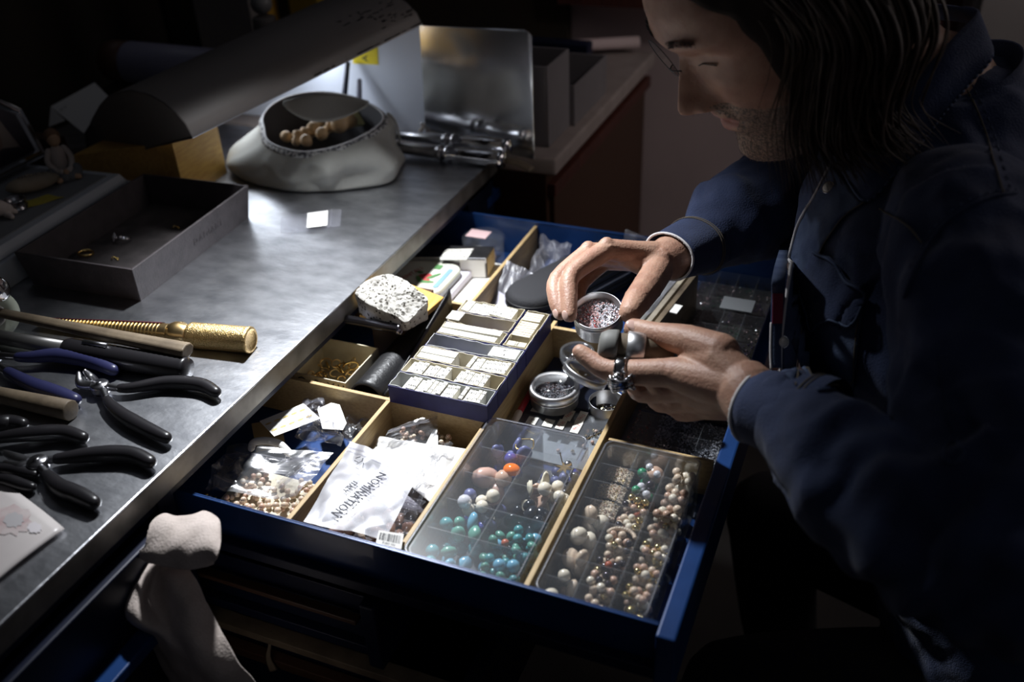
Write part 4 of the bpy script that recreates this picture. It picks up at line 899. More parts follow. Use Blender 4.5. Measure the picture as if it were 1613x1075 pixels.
t = thing('labelled_grey_box', 'grey lidded metal box with a handwritten white label', 'box', (.04,.41,-.09))
gb = [(-.035,.372),(.0695,.400),(.0655,.437),(-.039,.408)]
bm = B(); prism(bm, gb, -.0886, -.066); build('base', bm, MT['greybox'], t, world=True, bev=.001)
gt = [(x+(.0008 if x>0 else -.0008), y) for x,y in gb]; bm = B(); prism(bm, gt, -.0658, -.058); build('lid', bm, MT['dchrome'], t, world=True, bev=.001)
bm = B(); v = [bm.verts.new(V(*c)) for c in ((.0708,.401,-.087),(.0668,.436,-.087),(.0668,.436,-.06),(.0708,.401,-.06))]; bm.faces.new(v); build('side_label', bm, MT['tan'], t, world=True)
bm = B(); v = [bm.verts.new(V(*c)) for c in ((.035,.3905,-.087),(.0685,.3993,-.087),(.0685,.3993,-.060),(.035,.3905,-.060))]; bmesh.ops.translate(bm, verts=bm.verts, vec=(0,-.0012,0)); bm.faces.new(v); build('front_label', bm, MT['paper'], t, world=True)
lb = [P(693,409,-.0575), P(735,409,-.0575), P(746,392,-.0575), P(701,393,-.0575)]
bm = B(); v = [bm.verts.new(c) for c in lb]; bm.faces.new(v); lo_ = build('label', bm, MT['card'], t, world=True)
ex_ = (lb[1]-lb[0]).normalized()
for s, b_, sz in (('DIAMANTI', .78, .0085), ('IN', .52, .006), ('INCASTRI', .22, .0085)):
    c = lb[0].lerp(lb[1],.5).lerp(lb[3].lerp(lb[2],.5), b_)+V(0,0,.0003)
    finish('handwriting', textmesh(s, sz, Rz(math.atan2(ex_.y, ex_.x), c)), MT['ink'], lo_, world=True)
t = thing('round_clear_tub', 'round clear tub with a pink label at the far corner of the drawer', 'tub', (.033,.455,FZ))
M_ = Matrix.Translation((.038,.464,FZ)); bm = B(); lathe(bm, [(0,0),(.029,0),(.029,.033),(.0278,.033),(.0278,.0015),(0,.0015)], 36, M_); build('tub', bm, MT['clear'], t, world=True, smooth=True)
bm = B(); lathe(bm, [(.031,.030),(.031,.040),(.029,.0415),(0,.0415)], 36, M_); build('lid', bm, MT['lid'], t, world=True, smooth=True)
bm = B(); box(bm, (.014,.455,FZ+.042), (.045,.478,FZ+.0426), None); build('label', bm, MT['pinkpaper'], t, world=True)
pp = [protoball(.006, 'pearlp', lump=.2), protoball(.006, 'quartz', lump=.2)]
for me_, i in zip(pp*3, range(6)):
    o = bpy.data.objects.new('contents', me_); C.objects.link(o); o.parent = t; o.location = V(.012*math.cos(i*1.05), .012*math.sin(i*1.05), .009) + M_.translation - _roots[t.name].translation

# ---- far-middle compartment : zip bags, black case
t = thing('black_zip_case', 'black mesh-cloth zip case with rounded ends, behind the hand', 'case', (.19,.40,FZ))
ca, cb = V(.163,.336,0), V(.225,.470,0); cdv = (cb-ca).normalized(); cr = .034
def stadium(r, z0, z1, fr=1.0):
    out = []; nn = V(-cdv.y, cdv.x, 0)
    for k in range(15): a = -PI/2+PI*k/14; out.append(cb+cdv*(r*math.cos(a))-nn*(r*math.sin(a))*-1)
    for k in range(15): a = PI/2+PI*k/14; out.append(ca+cdv*(r*math.cos(a))+nn*(r*math.sin(a)))
    return [(p.x,p.y) for p in out]
bm = B(); zz = [(.030,FZ),(.034,FZ+.004),(.0345,FZ+.020),(.0330,FZ+.0215),(.0330,FZ+.0245),(.0345,FZ+.026),(.034,FZ+.042),(.030,FZ+.047),(.024,FZ+.0485)]
rws = [[bm.verts.new(V(x,y,z)) for x,y in stadium(r,0,0)] for r,z in zz]; nn_ = len(rws[0])
for q_, s_ in zip(rws, rws[1:]):
    for i in range(nn_): bm.faces.new([q_[i], q_[(i+1)%nn_], s_[(i+1)%nn_], s_[i]])
bm.faces.new(rws[0][::-1]); bm.faces.new(rws[-1]); build('shell', bm, MT['blackcloth'], t, world=True, smooth=True)
for z_, r_ in ((.0085,.0348),(.0160,.0350),(.0300,.0350),(.0380,.0348)):
    pl = [V(x,y,FZ+z_) for x,y in stadium(r_,0,0)]; bm = B(); tube(bm, pl+pl[:1], .0011, 6, caps=False); build('piping', bm, MT['black'], t, world=True, smooth=True)
pl = [V(x,y,FZ+.023) for x,y in stadium(.0335,0,0)]; bm = B(); tube(bm, pl+pl[:1], .0012, 6, caps=False); build('zip', bm, MT['ziprib'], t, world=True, smooth=True)
b1, f1, n1 = zipbag('zip_bag', 'milky zip bag of beads leaning on the wooden divider beside the black case', [V(.112,.300,FZ+.012), V(.150,.282,FZ+.006), V(.150,.372,FZ+.048), V(.109,.382,FZ+.056)], .006, 3, 'bagw', puff=.004)
bm = B(); sheet(bm, lambda a,b: f1(a*.9+.05,b*.5)-n1*.002, 8, 8); build('white_contents', bm, mat('lilac_white', (.52,.50,.56), .8), b1, world=True, smooth=True)
zipbag('zip_bag', 'pale blue-white bag crumpled behind the milky one, by the far drawer side', [V(.125,.41,FZ+.02), V(.165,.40,FZ+.02), V(.17,.47,FZ+.045), V(.12,.48,FZ+.045)], .012, 5, 'bagw')
zipbag('white_plastic_wrap', 'pale crumpled plastic at the far drawer side above the hand', [V(.235,.455,FZ+.04), V(.30,.45,FZ+.04), V(.31,.495,FZ+.060), V(.24,.497,FZ+.060)], .012, 9, 'bagw')
gb_ = [protoball(.0022, 'crystalg'), protoball(.0022, 'pearlp'), protoball(.0020,'rose')]
scatter(gb_, 45, (.112,.272), (.215,.315), .0022, FZ, 'tiny gold or rose bead loose on the floor between milky bag and black case', 'loose tiny beads by the black case', rise=None)
# envelopes, files and dark tray further right
for i,(u,v,m,lab) in enumerate(((1012,496,'greycard','grey-white envelope edge, leftmost of the upright papers by the hand'),(1027,494,'lea2','dark grey folder second among the upright papers'),(1043,492,'stoneside','taupe folder third among the upright papers'),(1058,493,'driftwood','brown wooden slat with a white tab, last of the upright papers'))):
    p = P(u,v,-.055); ax_ = V(.12,1,0).normalized(); bm = B()
    box(bm, (-.0035,-.05,FZ+.055), (.0030,.085,.008+.002*i), Matrix.Translation((p.x,p.y,-.055)) @ Matrix.Rotation(.0,4,'Y') @ Matrix.Rotation(-.12,4,'Z'))
    tag(build('upright_folder', bm, MT[m], None, bev=.0006), lab, 'folder')
p = P(1064,488,-.045); bm = B(); box(bm, (-.004,-.012,0), (.006,.008,.0012), Rz(-.12,(p.x,p.y,-.0435))); tag(build('white_tab', bm, MT['paper'], None), 'small white tab lying on the last brown folder', 'label')
zipbag('white_envelope', 'white plastic sleeve lying over the upright folders under the wrist', [P(1000,482,-.03), P(1020,498,-.035), P(1072,436,-.03), P(1050,430,-.03)], .004, 12, 'bagw')
def gridtray(name, lab, x0,y0,x1,y1,z0,z1,nx,ny, m='clear', wallh=None):
    t = thing(name, lab, 'tray', ((x0+x1)/2,(y0+y1)/2,z0)); w_ = .0009
    bm = B(); box(bm, (x0,y0,z0), (x1,y1,z0+w_)); build('base', bm, MT[m], t, world=True)
    for l2,h2 in (((x0,y0,z0),(x1,y0+w_,z1)),((x0,y1-w_,z0),(x1,y1,z1)),((x0,y0,z0),(x0+w_,y1,z1)),((x1-w_,y0,z0),(x1,y1,z1))):
        bm = B(); box(bm, l2, h2); build('side', bm, MT[m], t, world=True)
    for i in range(1,nx): bm = B(); x = x0+(x1-x0)*i/nx; box(bm, (x-w_/2,y0+w_,z0+w_), (x+w_/2,y1-w_,z1-.001)); build('partition', bm, MT['part'], t, world=True)
    for i in range(1,ny): bm = B(); y = y0+(y1-y0)*i/ny; box(bm, (x0+w_,y-w_/2,z0+w_), (x1-w_,y+w_/2,z1-.001)); build('partition', bm, MT['part'], t, world=True)
    return t
def cells(t, x0,y0,x1,y1,z0,nx,ny,fn):
    for i in range(nx):
        for j in range(ny):
            a = (x0+(x1-x0)*i/nx+.0012, y0+(y1-y0)*j/ny+.0012); b = (x0+(x1-x0)*(i+1)/nx-.0012, y0+(y1-y0)*(j+1)/ny-.0012); fn(i,j,a,b,z0+.001)
ct = gridtray('crystal_tray', 'clear divided tray of glittering cut crystals at the drawer front, under the nearer hand', .346,.090,.449,.190,FZ,-.080,4,4)
bm = B(); box(bm, (.347,.091,FZ+.001), (.448,.189,FZ+.0022)); build('card_lining', bm, mat('grey_lining', (.16,.16,.17), .6), ct, world=True)
def fc(i,j,a,b,z):
    if i == 0: mm, n = (['darkgem','crystalr','crystalp','crystalg'], 26)
    else: mm, n = (['crystal','crystal','darkgem','crystal'], 120 if i < 3 else 80)
    grit('loose_crystals', ct, a, b, n, .0014, mm, lambda x,y: z+.002)
cells(ct, .346,.090,.449,.190,FZ,4,4,fc)
bm = B(); box(bm, (.347,.091,-.0795), (.448,.189,-.0788)); build('lid', bm, MT['lid2'], ct, world=True)
dt = gridtray('dark_gem_tray', 'large dark divided tray of coloured stones in the far right of the drawer', .346,.195,.449,.498,FZ,-.078,4,9, 'clear')
bm = B(); box(bm, (.347,.196,FZ+.001), (.448,.497,FZ+.0022)); build('card_lining', bm, MT['blackwall'], dt, world=True)
MT['dgreen'] = mat('dark_green_gem', (.01,.06,.03), .2); MT['dwine'] = mat('wine_gem', (.05,.012,.02), .2); MT['dviolet'] = mat('violet_gem', (.035,.02,.06), .2); MT['dbrown'] = mat('brown_gem', (.05,.03,.02), .2)
def fd(i,j,a,b,z):
    c_ = ['dwine','dviolet','dbrown','dgreen'][(i*3+j*5+(j>5)*1)%4] if j > 2 else ['dgreen','dbrown','dgreen','dviolet'][(i+j)%4]
    grit('loose_stones', dt, a, b, 60, .0013, [c_,c_,c_,'darkgem']*3+['crystalp'], lambda x,y: z+.002)
cells(dt, .346,.195,.449,.498,FZ,4,9,fd)
bm = B(); box(bm, (.347,.196,-.0775), (.448,.497,-.0768)); build('lid', bm, MT['lid2'], dt, world=True)
bm = B(); box(bm, (.39,.40,-.0764), (.43,.43,-.0757)); tag(build('paper_label', bm, MT['greytop'], None), 'blank grey label lying on the far end of the dark gem tray', 'label')

# ---- tins compartment
def roundtin(lab, c, r, h, m='alu', glitter='crystal', n=500, lid=True, lvl=.35):
    t = thing('round_tin', lab, 'tin', c); M_ = Matrix.Translation(c)
    bm = B(); lathe(bm, [(0,0),(r*.96,0),(r,.001),(r,h*.50),(r*1.03,h*.52),(r*1.03,h*.60),(r,h*.62),(r,h),(r*.97,h+.0004),(r*.955,h),(r*.955,.0012),(0,.0012)], 44, M_); build('body', bm, MT[m], t, world=True, smooth=True)
    bm = B(); lathe(bm, [(0,.0015),(r*.94,.0015),(r*.94,h*lvl),(0,h*lvl+.001)], 30, M_); build('filling', bm, MT['darkgem'], t, world=True)
    bm = B(); 
    grit('loose_crystals', t, (-r*.68,-r*.68), (r*.68,r*.68), n, .0009, ['crystal','crystal','darkgem','crystal','crystalp'] if glitter=='crystal' else ['crystalg','crystalg','crystal','darkgem'], lambda x,y: h*lvl+.0015, world=False)
    if lid:
        bm = B(); lathe(bm, [(0,h+.0006),(r*.9,h+.0006),(r*.9,h+.0012),(0,h+.0012)], 40, M_); build('glass_window', bm, MT['glass'], t, world=True, smooth=True)
        bm = B(); lathe(bm, [(r*.86,h+.0012),(r*.93,h+.0022),(r*1.05,h+.0018),(r*1.07,h-.001),(r*1.07,h-.006),(r*1.04,h-.007),(r*1.04,h)], 44, M_); build('lid_rim', bm, MT[m], t, world=True, smooth=True)
    return t
roundtin('round aluminium tin with a glass window, full of tiny crystals, beside the red pen', V(.2600,.150,-.080), .0262, .021, lvl=.45)
bm = B(); box(bm, (.228,.150,FZ), (.300,.235,FZ+.0205)); tag(build('dark_card_box', bm, MT['dblue'], None, bev=.001), 'dark blue flat box the round tins stand on', 'box')
roundtin('small open tin of gold coloured crystals beside the wooden divider', V(.3150,.1655,FZ), .0195, .026, glitter='gold', n=160, lid=False, lvl=.3)
t = thing('tin_lid', 'loose ring-shaped aluminium lid propped against the windowed tin', 'lid', V(.292,.160,-.055)); M_ = frame(V(.2885,.176,-.050), (.38,.42,.95)); r = .0255
bm = B(); lathe(bm, [(r*.88,.0),(r,.0005),(r*1.02,-.001),(r*1.02,-.0075),(r*.98,-.008),(r*.98,-.0005)], 40, M_); build('rim', bm, MT['alu'], t, world=True, smooth=True)
bm = B(); lathe(bm, [(0,-.0012),(r*.97,-.0012),(r*.97,-.0018),(0,-.0018)], 30, M_); build('glass_window', bm, MT['glass'], t, world=True)
roundtin('dark clear-lidded tub in shadow behind the nearer fingertips', V(.262,.222,FZ+.0208), .019, .022, 'clear', n=100)
t = thing('flat_clear_box', 'flat clear plastic box with small numbered labels, in front of the tins', 'box', V(.277,.108,FZ))
fz = FZ+.0155
bm = B(); box(bm, (.2235,.0705,FZ), (.3335,.146,FZ+.001)); box(bm, (.2235,.145,FZ+.001), (.3335,.146,fz)); box(bm, (.2235,.0705,FZ+.001), (.2245,.145,fz)); box(bm, (.3325,.0705,FZ+.001), (.3335,.145,fz)); build('base', bm, MT['clear'], t, world=True)
bm = B(); box(bm, (.2232,.070,fz), (.334,.1465,fz+.0012)); lidb = build('lid', bm, MT['lid'], t, world=True, bev=.0004)
bm = B(); box(bm, (.226,.0725,FZ+.0012), (.331,.143,FZ+.0022)); build('grey_lining', bm, MT['greytop'], t, world=True)
def label(u,v,du,dv,txt,m='card',ink='ink',size=.006,w_=.0055,h_=.0065,a=1.2):
    p = P(u,v,fz+.0014); bm = B(); box(bm, (-w_,-h_,0), (w_,h_,.0003), Rz(0,p)); lb_ = build('label', bm, MT[m], t, world=True)
    finish('printed_number', textmesh(txt, size, Rz(a,(p.x,p.y,p.z+.0005))), MT[ink], lb_, world=True)
label(846,644,0,0,'00'); label(838,663,0,0,'10'); label(864,667,0,0,'12'); 
label(896,655,0,0,'7650','card','redink',.0055,.0045,.0095); label(916,658,0,0,'5612','card','redink',.0055,.0045,.0105); label(884,669,0,0,'3130','card','redink',.0055,.0045,.0085); label(908,674,0,0,'4413','card','redink',.0055,.0045,.0095)
for k in range(14):
    o = bpy.data.objects.new('loose_stone', gb_[k%3]); C.objects.link(o); o.parent = t; o.location = V(rnd.uniform(.235,.32), rnd.uniform(.09,.14), FZ+.0046)-_roots[t.name].translation; o['kind'] = 'stuff' if 0 else ''
    del o['kind']
t = thing('red_pen', 'dark red pen with a pale end lying on the flat clear box', 'pen', V(.235,.13,fz))
a_, b_ = V(.2305,.176,fz+.012), V(.2300,.118,fz+.0055)
bm = B(); tube(bm, [a_, b_], .0036, 12, roundcap=True); build('barrel', bm, MT['redpen'], t, world=True, smooth=True)
bm = B(); tube(bm, [b_, b_+(b_-a_).normalized()*.014], [.0042,.0040], 12, roundcap=True); build('cap', bm, MT['peg'], t, world=True, smooth=True)
t = thing('small_black_brush', 'thin black bristled brush on the flat clear box by the divider', 'brush', P(945,686,fz+.003))
a_, b_ = P(922,692,fz+.006), P(958,676,fz+.008)
bm = B(); tube(bm, [a_, b_], .0012, 6); build('stem', bm, MT['dchrome'], t, world=True)
bm = B()
for k in range(160):
    s = rnd.random(); a = rnd.uniform(0,6.28); c = a_.lerp(b_, s); d = V(.2*math.cos(a), math.sin(a), .8*math.cos(a)).normalized()*.0038
    tube(bm, [c, c+d], .00025, 3)
build('bristles', bm, MT['black'], t, world=True, stuff=True)
label2 = None

# ---- stone compartment
t = thing('findings_carton', 'small printed carton full of tangled gold findings, near the bench edge', 'carton', (.0,.12,FZ))
x0,y0,x1,y1,z1 = -.045,.082,.036,.158,-.060
bm = B(); box(bm, (x0,y0,FZ), (x1,y1,FZ+.001)); build('base', bm, MT['cream'], t, world=True)
for k,(l2,h2) in enumerate((((x0,y0,FZ+.001),(x1,y0+.0014,z1)),((x0,y1-.0014,FZ+.001),(x1,y1,z1)),((x0,y0+.0014,FZ+.001),(x0+.0014,y1-.0014,z1+.002)),((x1-.0014,y0+.0014,FZ+.001),(x1,y1-.0014,z1)))):
    bm = B(); box(bm, l2, h2); s_ = build('side', bm, MT['cream'], t, world=True, bev=.0003)
    if k == 0: finish('printed_pattern', textmesh('CQ 8 XII', .016, Matrix(((1,0,0,-.004),(0,0,-1,y0-.0003),(0,1,0,z1-.010),(0,0,0,1))),0,1.3), MT['ink'], s_, world=True)
for k in range(46):
    c = V(rnd.uniform(x0+.010,x1-.010), rnd.uniform(y0+.010,y1-.008), 0); c.z = FZ+.004+.020*(1-((c.x-x0)/(x1-x0)-.5)**2*2)*rnd.random()
    R_ = rnd.uniform(.004,.009); Mq = frame(c, (rnd.uniform(-1,1),rnd.uniform(-1,1),rnd.uniform(.1,1)))
    arc = rnd.uniform(3.5,6.2); pts = [Mq @ V(R_*math.cos(a*arc/14), R_*.75*math.sin(a*arc/14), 0) for a in range(15)]
    bm = B(); tube(bm, pts, rnd.uniform(.0005,.0013), 6, roundcap=True); bmesh.ops.translate(bm, verts=bm.verts, vec=(0,0,max(0,(FZ+.002)-min(v.co.z for v in bm.verts))))
    tag(build('gold_finding', bm, MT['gold'] if k%3 else MT['brass'], None, smooth=True), 'curled gold wire finding tangled with others in the printed carton', 'jewellery', 'gold findings in the printed carton')
# black leather case, rolled
t = thing('rolled_leather_case', 'black leather case rolled into a tube in front of the pale stone', 'leather case', (.062,.15,FZ))
ca, cb = V(.060,.084,FZ+.0225), V(.070,.235,FZ+.030)
def leaf(a, b):
    c = ca.lerp(cb, a); rr = .0205+.004*a; th_ = -.55*PI-.2+b*(2.05*PI-.75*a*PI)  # spiral opens with distance
    th_ = PI*1.35-b*(1.9-.65*a)*PI
    ext = max(0, b-.0)*0
    p = c+V(rr*math.cos(th_), 0, rr*math.sin(th_))
    return p
bm = B(); sheet(bm, leaf, 20, 36); build('rolled_sleeve', bm, MT['blackleather'], t, world=True, smooth=True, solid=.0022)
bm = B(); sheet(bm, lambda a,b: V(.083+.006*a+.0005*math.sin(b*4), .086+.165*a, FZ+.006+(.028+.046*a**1.2)*b), 16, 8); build('flap', bm, MT['blackleather'], t, world=True, smooth=True, solid=.0022)
bm = B(); tube(bm, [V(.062,.095,FZ+.010), V(.064,.15,FZ+.010)], .004, 10, roundcap=True); build('inner_strap', bm, MT['black'], t, world=True, smooth=True)
# stone on its wooden rest
bm = B(); box(bm, (.016,.180,FZ), (.060,.2635,-.034)); tag(build('wooden_rest', bm, MT['dwood'], None, bev=.001), 'dark wooden block standing under the pale lava stone', 'block')
bm = B(); prism(bm, [(.008,.170),(.078,.176),(.086,.240),(.012,.262)], -.0336, -.0270); tag(build('wooden_board', bm, MT['honey'], None, bev=.0008), 'honey coloured board between the pale stone and its rest', 'board')
t = thing('steel_rod', 'dark polished steel rod lying crosswise in front of the pale stone', 'rod', (.035,.163,-.03))
a_, b_ = P(540,497,-.022)+V(.004,0,0), P(631,517,-.024)
a_.z = -.0265; b_.z = -.0265
bm = B(); M_ = frame(a_, b_-a_); Lg = (b_-a_).length; lathe(bm, [(0,0),(.0052,0),(.0055,.001),(.0055,Lg-.004),(.0068,Lg-.003),(.0068,Lg-.0005),(.006,Lg),(.004,Lg),(.0035,Lg-.002),(0,Lg-.002)], 24, M_); build('rod', bm, mat('blued_steel', (.30,.30,.36), .18, 1.), t, world=True, smooth=True)
t = thing('pale_lava_stone', 'pale pitted lava stone block sitting above the compartment by the bench edge', 'stone', (.04,.2,-.027))
tops = [P(559,463,-.001), P(567,450,.003), P(588,437,.009), P(612,432,.011), P(635,440,.010), P(657,456,.008), P(674,472,.000), P(662,486,-.006), P(640,507,-.014), P(622,497,-.010), P(598,488,-.006), P(575,476,-.003)]
bots = [V(p.x*.94+.003, p.y, -.0265) for p in tops]
def poly_in(a, r): pass
bm = B(); NR = 96; cx = sum(tops, V(0,0,0))/12; tl = smoothpath(tops+[tops[0]], 8)[:-1]; blw = smoothpath(bots+[bots[0]], 8)[:-1]; NR = len(tl)
levels = []
for k in range(7):
    s = k/6; row = []
    for i in range(NR):
        p = blw[i].lerp(tl[i], s); n_ = (p-cx); n_.z = 0; n_.normalize()
        h = noise.noise(p*160)*.0012+noise.noise(p*480)*.0010
        row.append(bm.verts.new(p+n_*h*(1 if 0<k else .3)))
    levels.append(row)
for k in range(1,15):
    s = 1-k/15; row = []
    for i in range(NR):
        p = cx.lerp(tl[i], s); p.z += .0022*math.sin(PI*s*.9)
        c_ = noise.cell(p*330); pit = noise.voronoi(p*210)[0][0]; pit2 = noise.voronoi(p*420)[0][0]
        h = -max(0, .42-pit)*.012-max(0,.30-pit2)*.008+noise.noise(p*300)*.0011
        row.append(bm.verts.new(p+V(0,0,h)))
    levels.append(row)
for q_, s_ in zip(levels, levels[1:]):
    for i in range(NR): bm.faces.new([q_[i], q_[(i+1)%NR], s_[(i+1)%NR], s_[i]])
bm.faces.new(levels[-1]); bm.faces.new(levels[0][::-1])
sm = MT['stone']; nt = sm.node_tree
vo = nt.nodes.new('ShaderNodeTexVoronoi'); vo.inputs['Scale'].default_value = 190; tc = nt.nodes['Texture Coordinate'] if 'Texture Coordinate' in nt.nodes else nt.nodes.new('ShaderNodeTexCoord')
rp = nt.nodes.new('ShaderNodeValToRGB'); rp.color_ramp.elements[0].position = .22; rp.color_ramp.elements[1].position = .32; rp.color_ramp.elements[0].color = (.10,.085,.07,1); rp.color_ramp.elements[1].color = (1,1,1,1)  # dark cells put the shade inside the pits into the colour
mx = nt.nodes.new('ShaderNodeMixRGB'); mx.blend_type = 'MULTIPLY'; mx.inputs[0].default_value = 1
bc = nt.nodes['Principled BSDF'].inputs['Base Color']; src = bc.links[0].from_socket
nt.links.new(tc.outputs['Object'], vo.inputs['Vector']); nt.links.new(vo.outputs['Distance'], rp.inputs[0]); nt.links.new(src, mx.inputs[1]); nt.links.new(rp.outputs[0], mx.inputs[2]); nt.links.new(mx.outputs[0], bc)
build('stone', bm, MT['stone'], t, world=True)
# ================================================================ near compartments of the drawer
# ---- left near compartment: pearls in bags, gold print card
t = thing('gold_print_card', 'stiff white card printed with small gold ovals, top of the near left compartment', 'card', (.0,.02,-.06))
q = [P(409,667,-.052), P(431,690,-.058), P(520,653,-.062), P(478,632,-.056)]
q = [P(409,664,-.058), P(432,688,-.058), P(505,660,-.058), P(478,636,-.058)]
bm = B(); bm.faces.new([bm.verts.new(p) for p in q]); build('sheet', bm, MT['paper'], t, world=True, solid=.0005)
for i in range(2):
    for j in range(5):
        c = q[0].lerp(q[1], .30+.40*i).lerp(q[3].lerp(q[2], .30+.40*i), .10+.19*j)+V(0,0,.0006); e = (q[3]-q[0]).normalized(); n_ = V(-e.y,e.x,0)
        bm = B(); bm.faces.new([bm.verts.new(c+e*.0036*math.cos(k*PI/6)+n_*.0016*math.sin(k*PI/6)) for k in range(12)]); build('gold_oval', bm, MT['goldprint'], t, world=True)
t = thing('white_tag_card', 'white card with a clipped corner behind the gold print card', 'card', (.04,.02,-.07))
q = [P(500,645,-.066), P(508,676,-.066), P(540,678,-.066), P(546,667,-.066), P(535,638,-.066), P(522,635,-.066)]
bm = B(); bm.faces.new([bm.verts.new(p) for p in q]); build('sheet', bm, MT['paper'], t, world=True, solid=.0006)
bm = B(); sheet(bm, lambda a,b: P(396+46*a+8*b, 668+44*b-8*a, -.085), 6, 6); tag(build('brown_kraft_card', bm, MT['tan'], None, solid=.0008), 'dull brown card behind the pearl bags, under the gold print card', 'card')
pls = [protoball(.0034,'pearl'), protoball(.0034,'pearlw'), protoball(.0032,'pearlp'), protoball(.0036,'pearl',(1,1,.85))]
scatter(pls, 120, (.0,-.135), (.098,-.045), .0034, FZ+.0095, 'small cream pearl heaped in the zip bags of the near left compartment', 'pearls in the near left compartment', cat='pearl', name='pearl', top=-.072)
scatter([protoball(.0026,'pearlp'), protoball(.0026,'crystalg')], 25, (-.05,-.136), (.03,-.09), .0026, FZ, 'tiny olive or rose bead under the pearl bag by the near drawer side', 'tiny beads at the near drawer side')
bm = B(); box(bm, (-.01,-.137,FZ), (.100,-.045,FZ+.009)); tag(build('folded_tissue', bm, MT['cream'], None, bev=.003), 'folded cream tissue beneath the pearl bags', 'tissue')
b1, f1, n1 = zipbag('pearl_bag', 'clear zip bag of cream pearls, lowest on the left, zip towards the card', [P(336,775,-.074), P(470,786,-.074), P(525,712,-.066), P(360,706,-.066)], .007, 4, 'bag', zipat=.80)
ta = lambda f, a, b, n: f(a,b)+n*.0012
for (a,b) in ((.45,.72),(.62,.80)):
    c = f1(a,b)+n1*.0022; bm = B(); pl = [c+V(.0042*math.cos(k*2*PI/3+.5), .0042*math.sin(k*2*PI/3+.5), 0) for k in range(3)]; tube(bm, pl+pl[:2], .00035, 4, caps=False); build('recycling_triangle', bm, MT['fray'], b1, world=True)
b2, f2, n2_ = zipbag('pearl_bag', 'clear zip bag of pearls standing up to a point behind the lowest bag', [P(462,690,-.075)+V(0,-.0,0), P(540,700,-.070), P(530,668,-.044), P(492,642,-.030)], .008, 8, 'bag', zipat=.82)
zipbag('pearl_bag', 'clear zip bag overlapping the divider, middle of the near left compartment', [P(440,772,-.068), P(512,716,-.060), P(486,700,-.052), P(430,745,-.060)], .007, 17, 'bag', zipat=.12)
zipbag('empty_bag', 'empty clear bag crumpled under the bench edge at the near left', [P(320,770,-.085), P(372,770,-.085), P(392,715,-.080), P(345,718,-.080)], .008, 21, 'bag')
zipbag('wrapped_packet', 'pink-brown plastic wrapped packet behind the gold print card', [P(468,655,-.075), P(515,648,-.075), P(510,628,-.060), P(478,630,-.060)], .009, 25, 'bagw')
zipbag('dark_bag', 'dark glossy bag tucked beside the divider at the far end of the near left compartment', [P(538,690,-.085), P(560,690,-.085), P(585,655,-.080), P(548,655,-.080)], .008, 27, 'bag')
t = thing('white_handle_loop', 'white curved plastic loop lying on the bags behind the pearls', 'loop', P(430,700,-.07))
bm = B(); tube(bm, smoothpath([P(396,706,-.074), P(400,697,-.070), P(420,695,-.068), P(440,700,-.068), P(455,714,-.072)],5), .0042, 8, flat=.4, roundcap=True); build('loop', bm, MT['paper'], t, world=True, smooth=True)

# ---- second near compartment: white papers and printed bag
bm = B(); sheet(bm, crumple([V(.112,.000,-.073), V(.214,-.055,-.072), V(.214,.032,-.070), V(.112,.020,-.072)], .004, 20, 20, 33, 3), 20, 20); tag(build('white_tissue', bm, MT['paper'], None, smooth=True, solid=.001), 'blown white tissue paper filling the middle near compartment', 'tissue')
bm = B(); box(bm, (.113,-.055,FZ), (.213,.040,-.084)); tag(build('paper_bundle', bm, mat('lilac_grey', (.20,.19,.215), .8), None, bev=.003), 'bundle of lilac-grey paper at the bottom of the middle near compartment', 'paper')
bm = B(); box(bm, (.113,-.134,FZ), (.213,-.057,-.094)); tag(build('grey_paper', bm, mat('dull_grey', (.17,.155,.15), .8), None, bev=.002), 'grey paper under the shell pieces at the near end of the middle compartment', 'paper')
zipbag('zip_bag', 'clear zip bag of tan chips, far end of the middle near compartment', [P(600,700,-.074), P(688,712,-.074), P(689,650,-.052), P(612,678,-.056)], .006, 35, 'bag', zipat=.90)
scatter([protoball(.0026,'quartz'), protoball(.0026,'pearlp')], 40, (.125,.022), (.185,.052), .0026, -.078, 'small tan chip in the zip bag at the far end of the middle near compartment', 'tan chips in the zip bag', cat='stone', name='stone_chip', top=-.062)
bm = B(); sheet(bm, crumple([P(668,705,-.07), P(690,702,-.07), P(690,676,-.066), P(683,676,-.066)], .001, 4, 4, 3), 4, 4); tag(build('white_slip', bm, MT['paper'], None), 'small white slip standing at the end of the zip bag of chips', 'label')
b3, f3, n3 = zipbag('printed_zip_bag', 'zip bag printed with black lettering, lying across the near divider', [P(478,822,-.051), P(606,850,-.053), P(664,742,-.052), P(552,696,-.048)], .0024, 41, 'bagp', zipat=.93, puff=.005)
n3u = n3
def onbag(f, a0, b0, a1, b1, txt, size, off=.0035, sp=1.0):
    off = max((f(a,b)-(f(a0,b0)+f(a1,b1))/2).dot(n3u) for a in (a0,(a0+a1)/2,a1) for b in (b0,(b0+b1)/2,b1))+.0012
    p0, p1 = f(a0,b0), f(a1,b1); e = (p1-p0).normalized(); up_ = n3u.cross(e).normalized(); m_ = Matrix((e, up_, n3u)).transposed().to_4x4(); m_.translation = (p0+p1)/2+n3u*off
    return textmesh(txt, size, m_, 0, sp)
ff_ = [c for c in bpy.data.objects if c.parent == b3 and c.name.startswith('front_film')][0]; fb_ = bmesh.new(); fb_.from_mesh(ff_.data); FB = BVHTree.FromBMesh(fb_); fb_.free(); FO = _roots[b3.name].translation
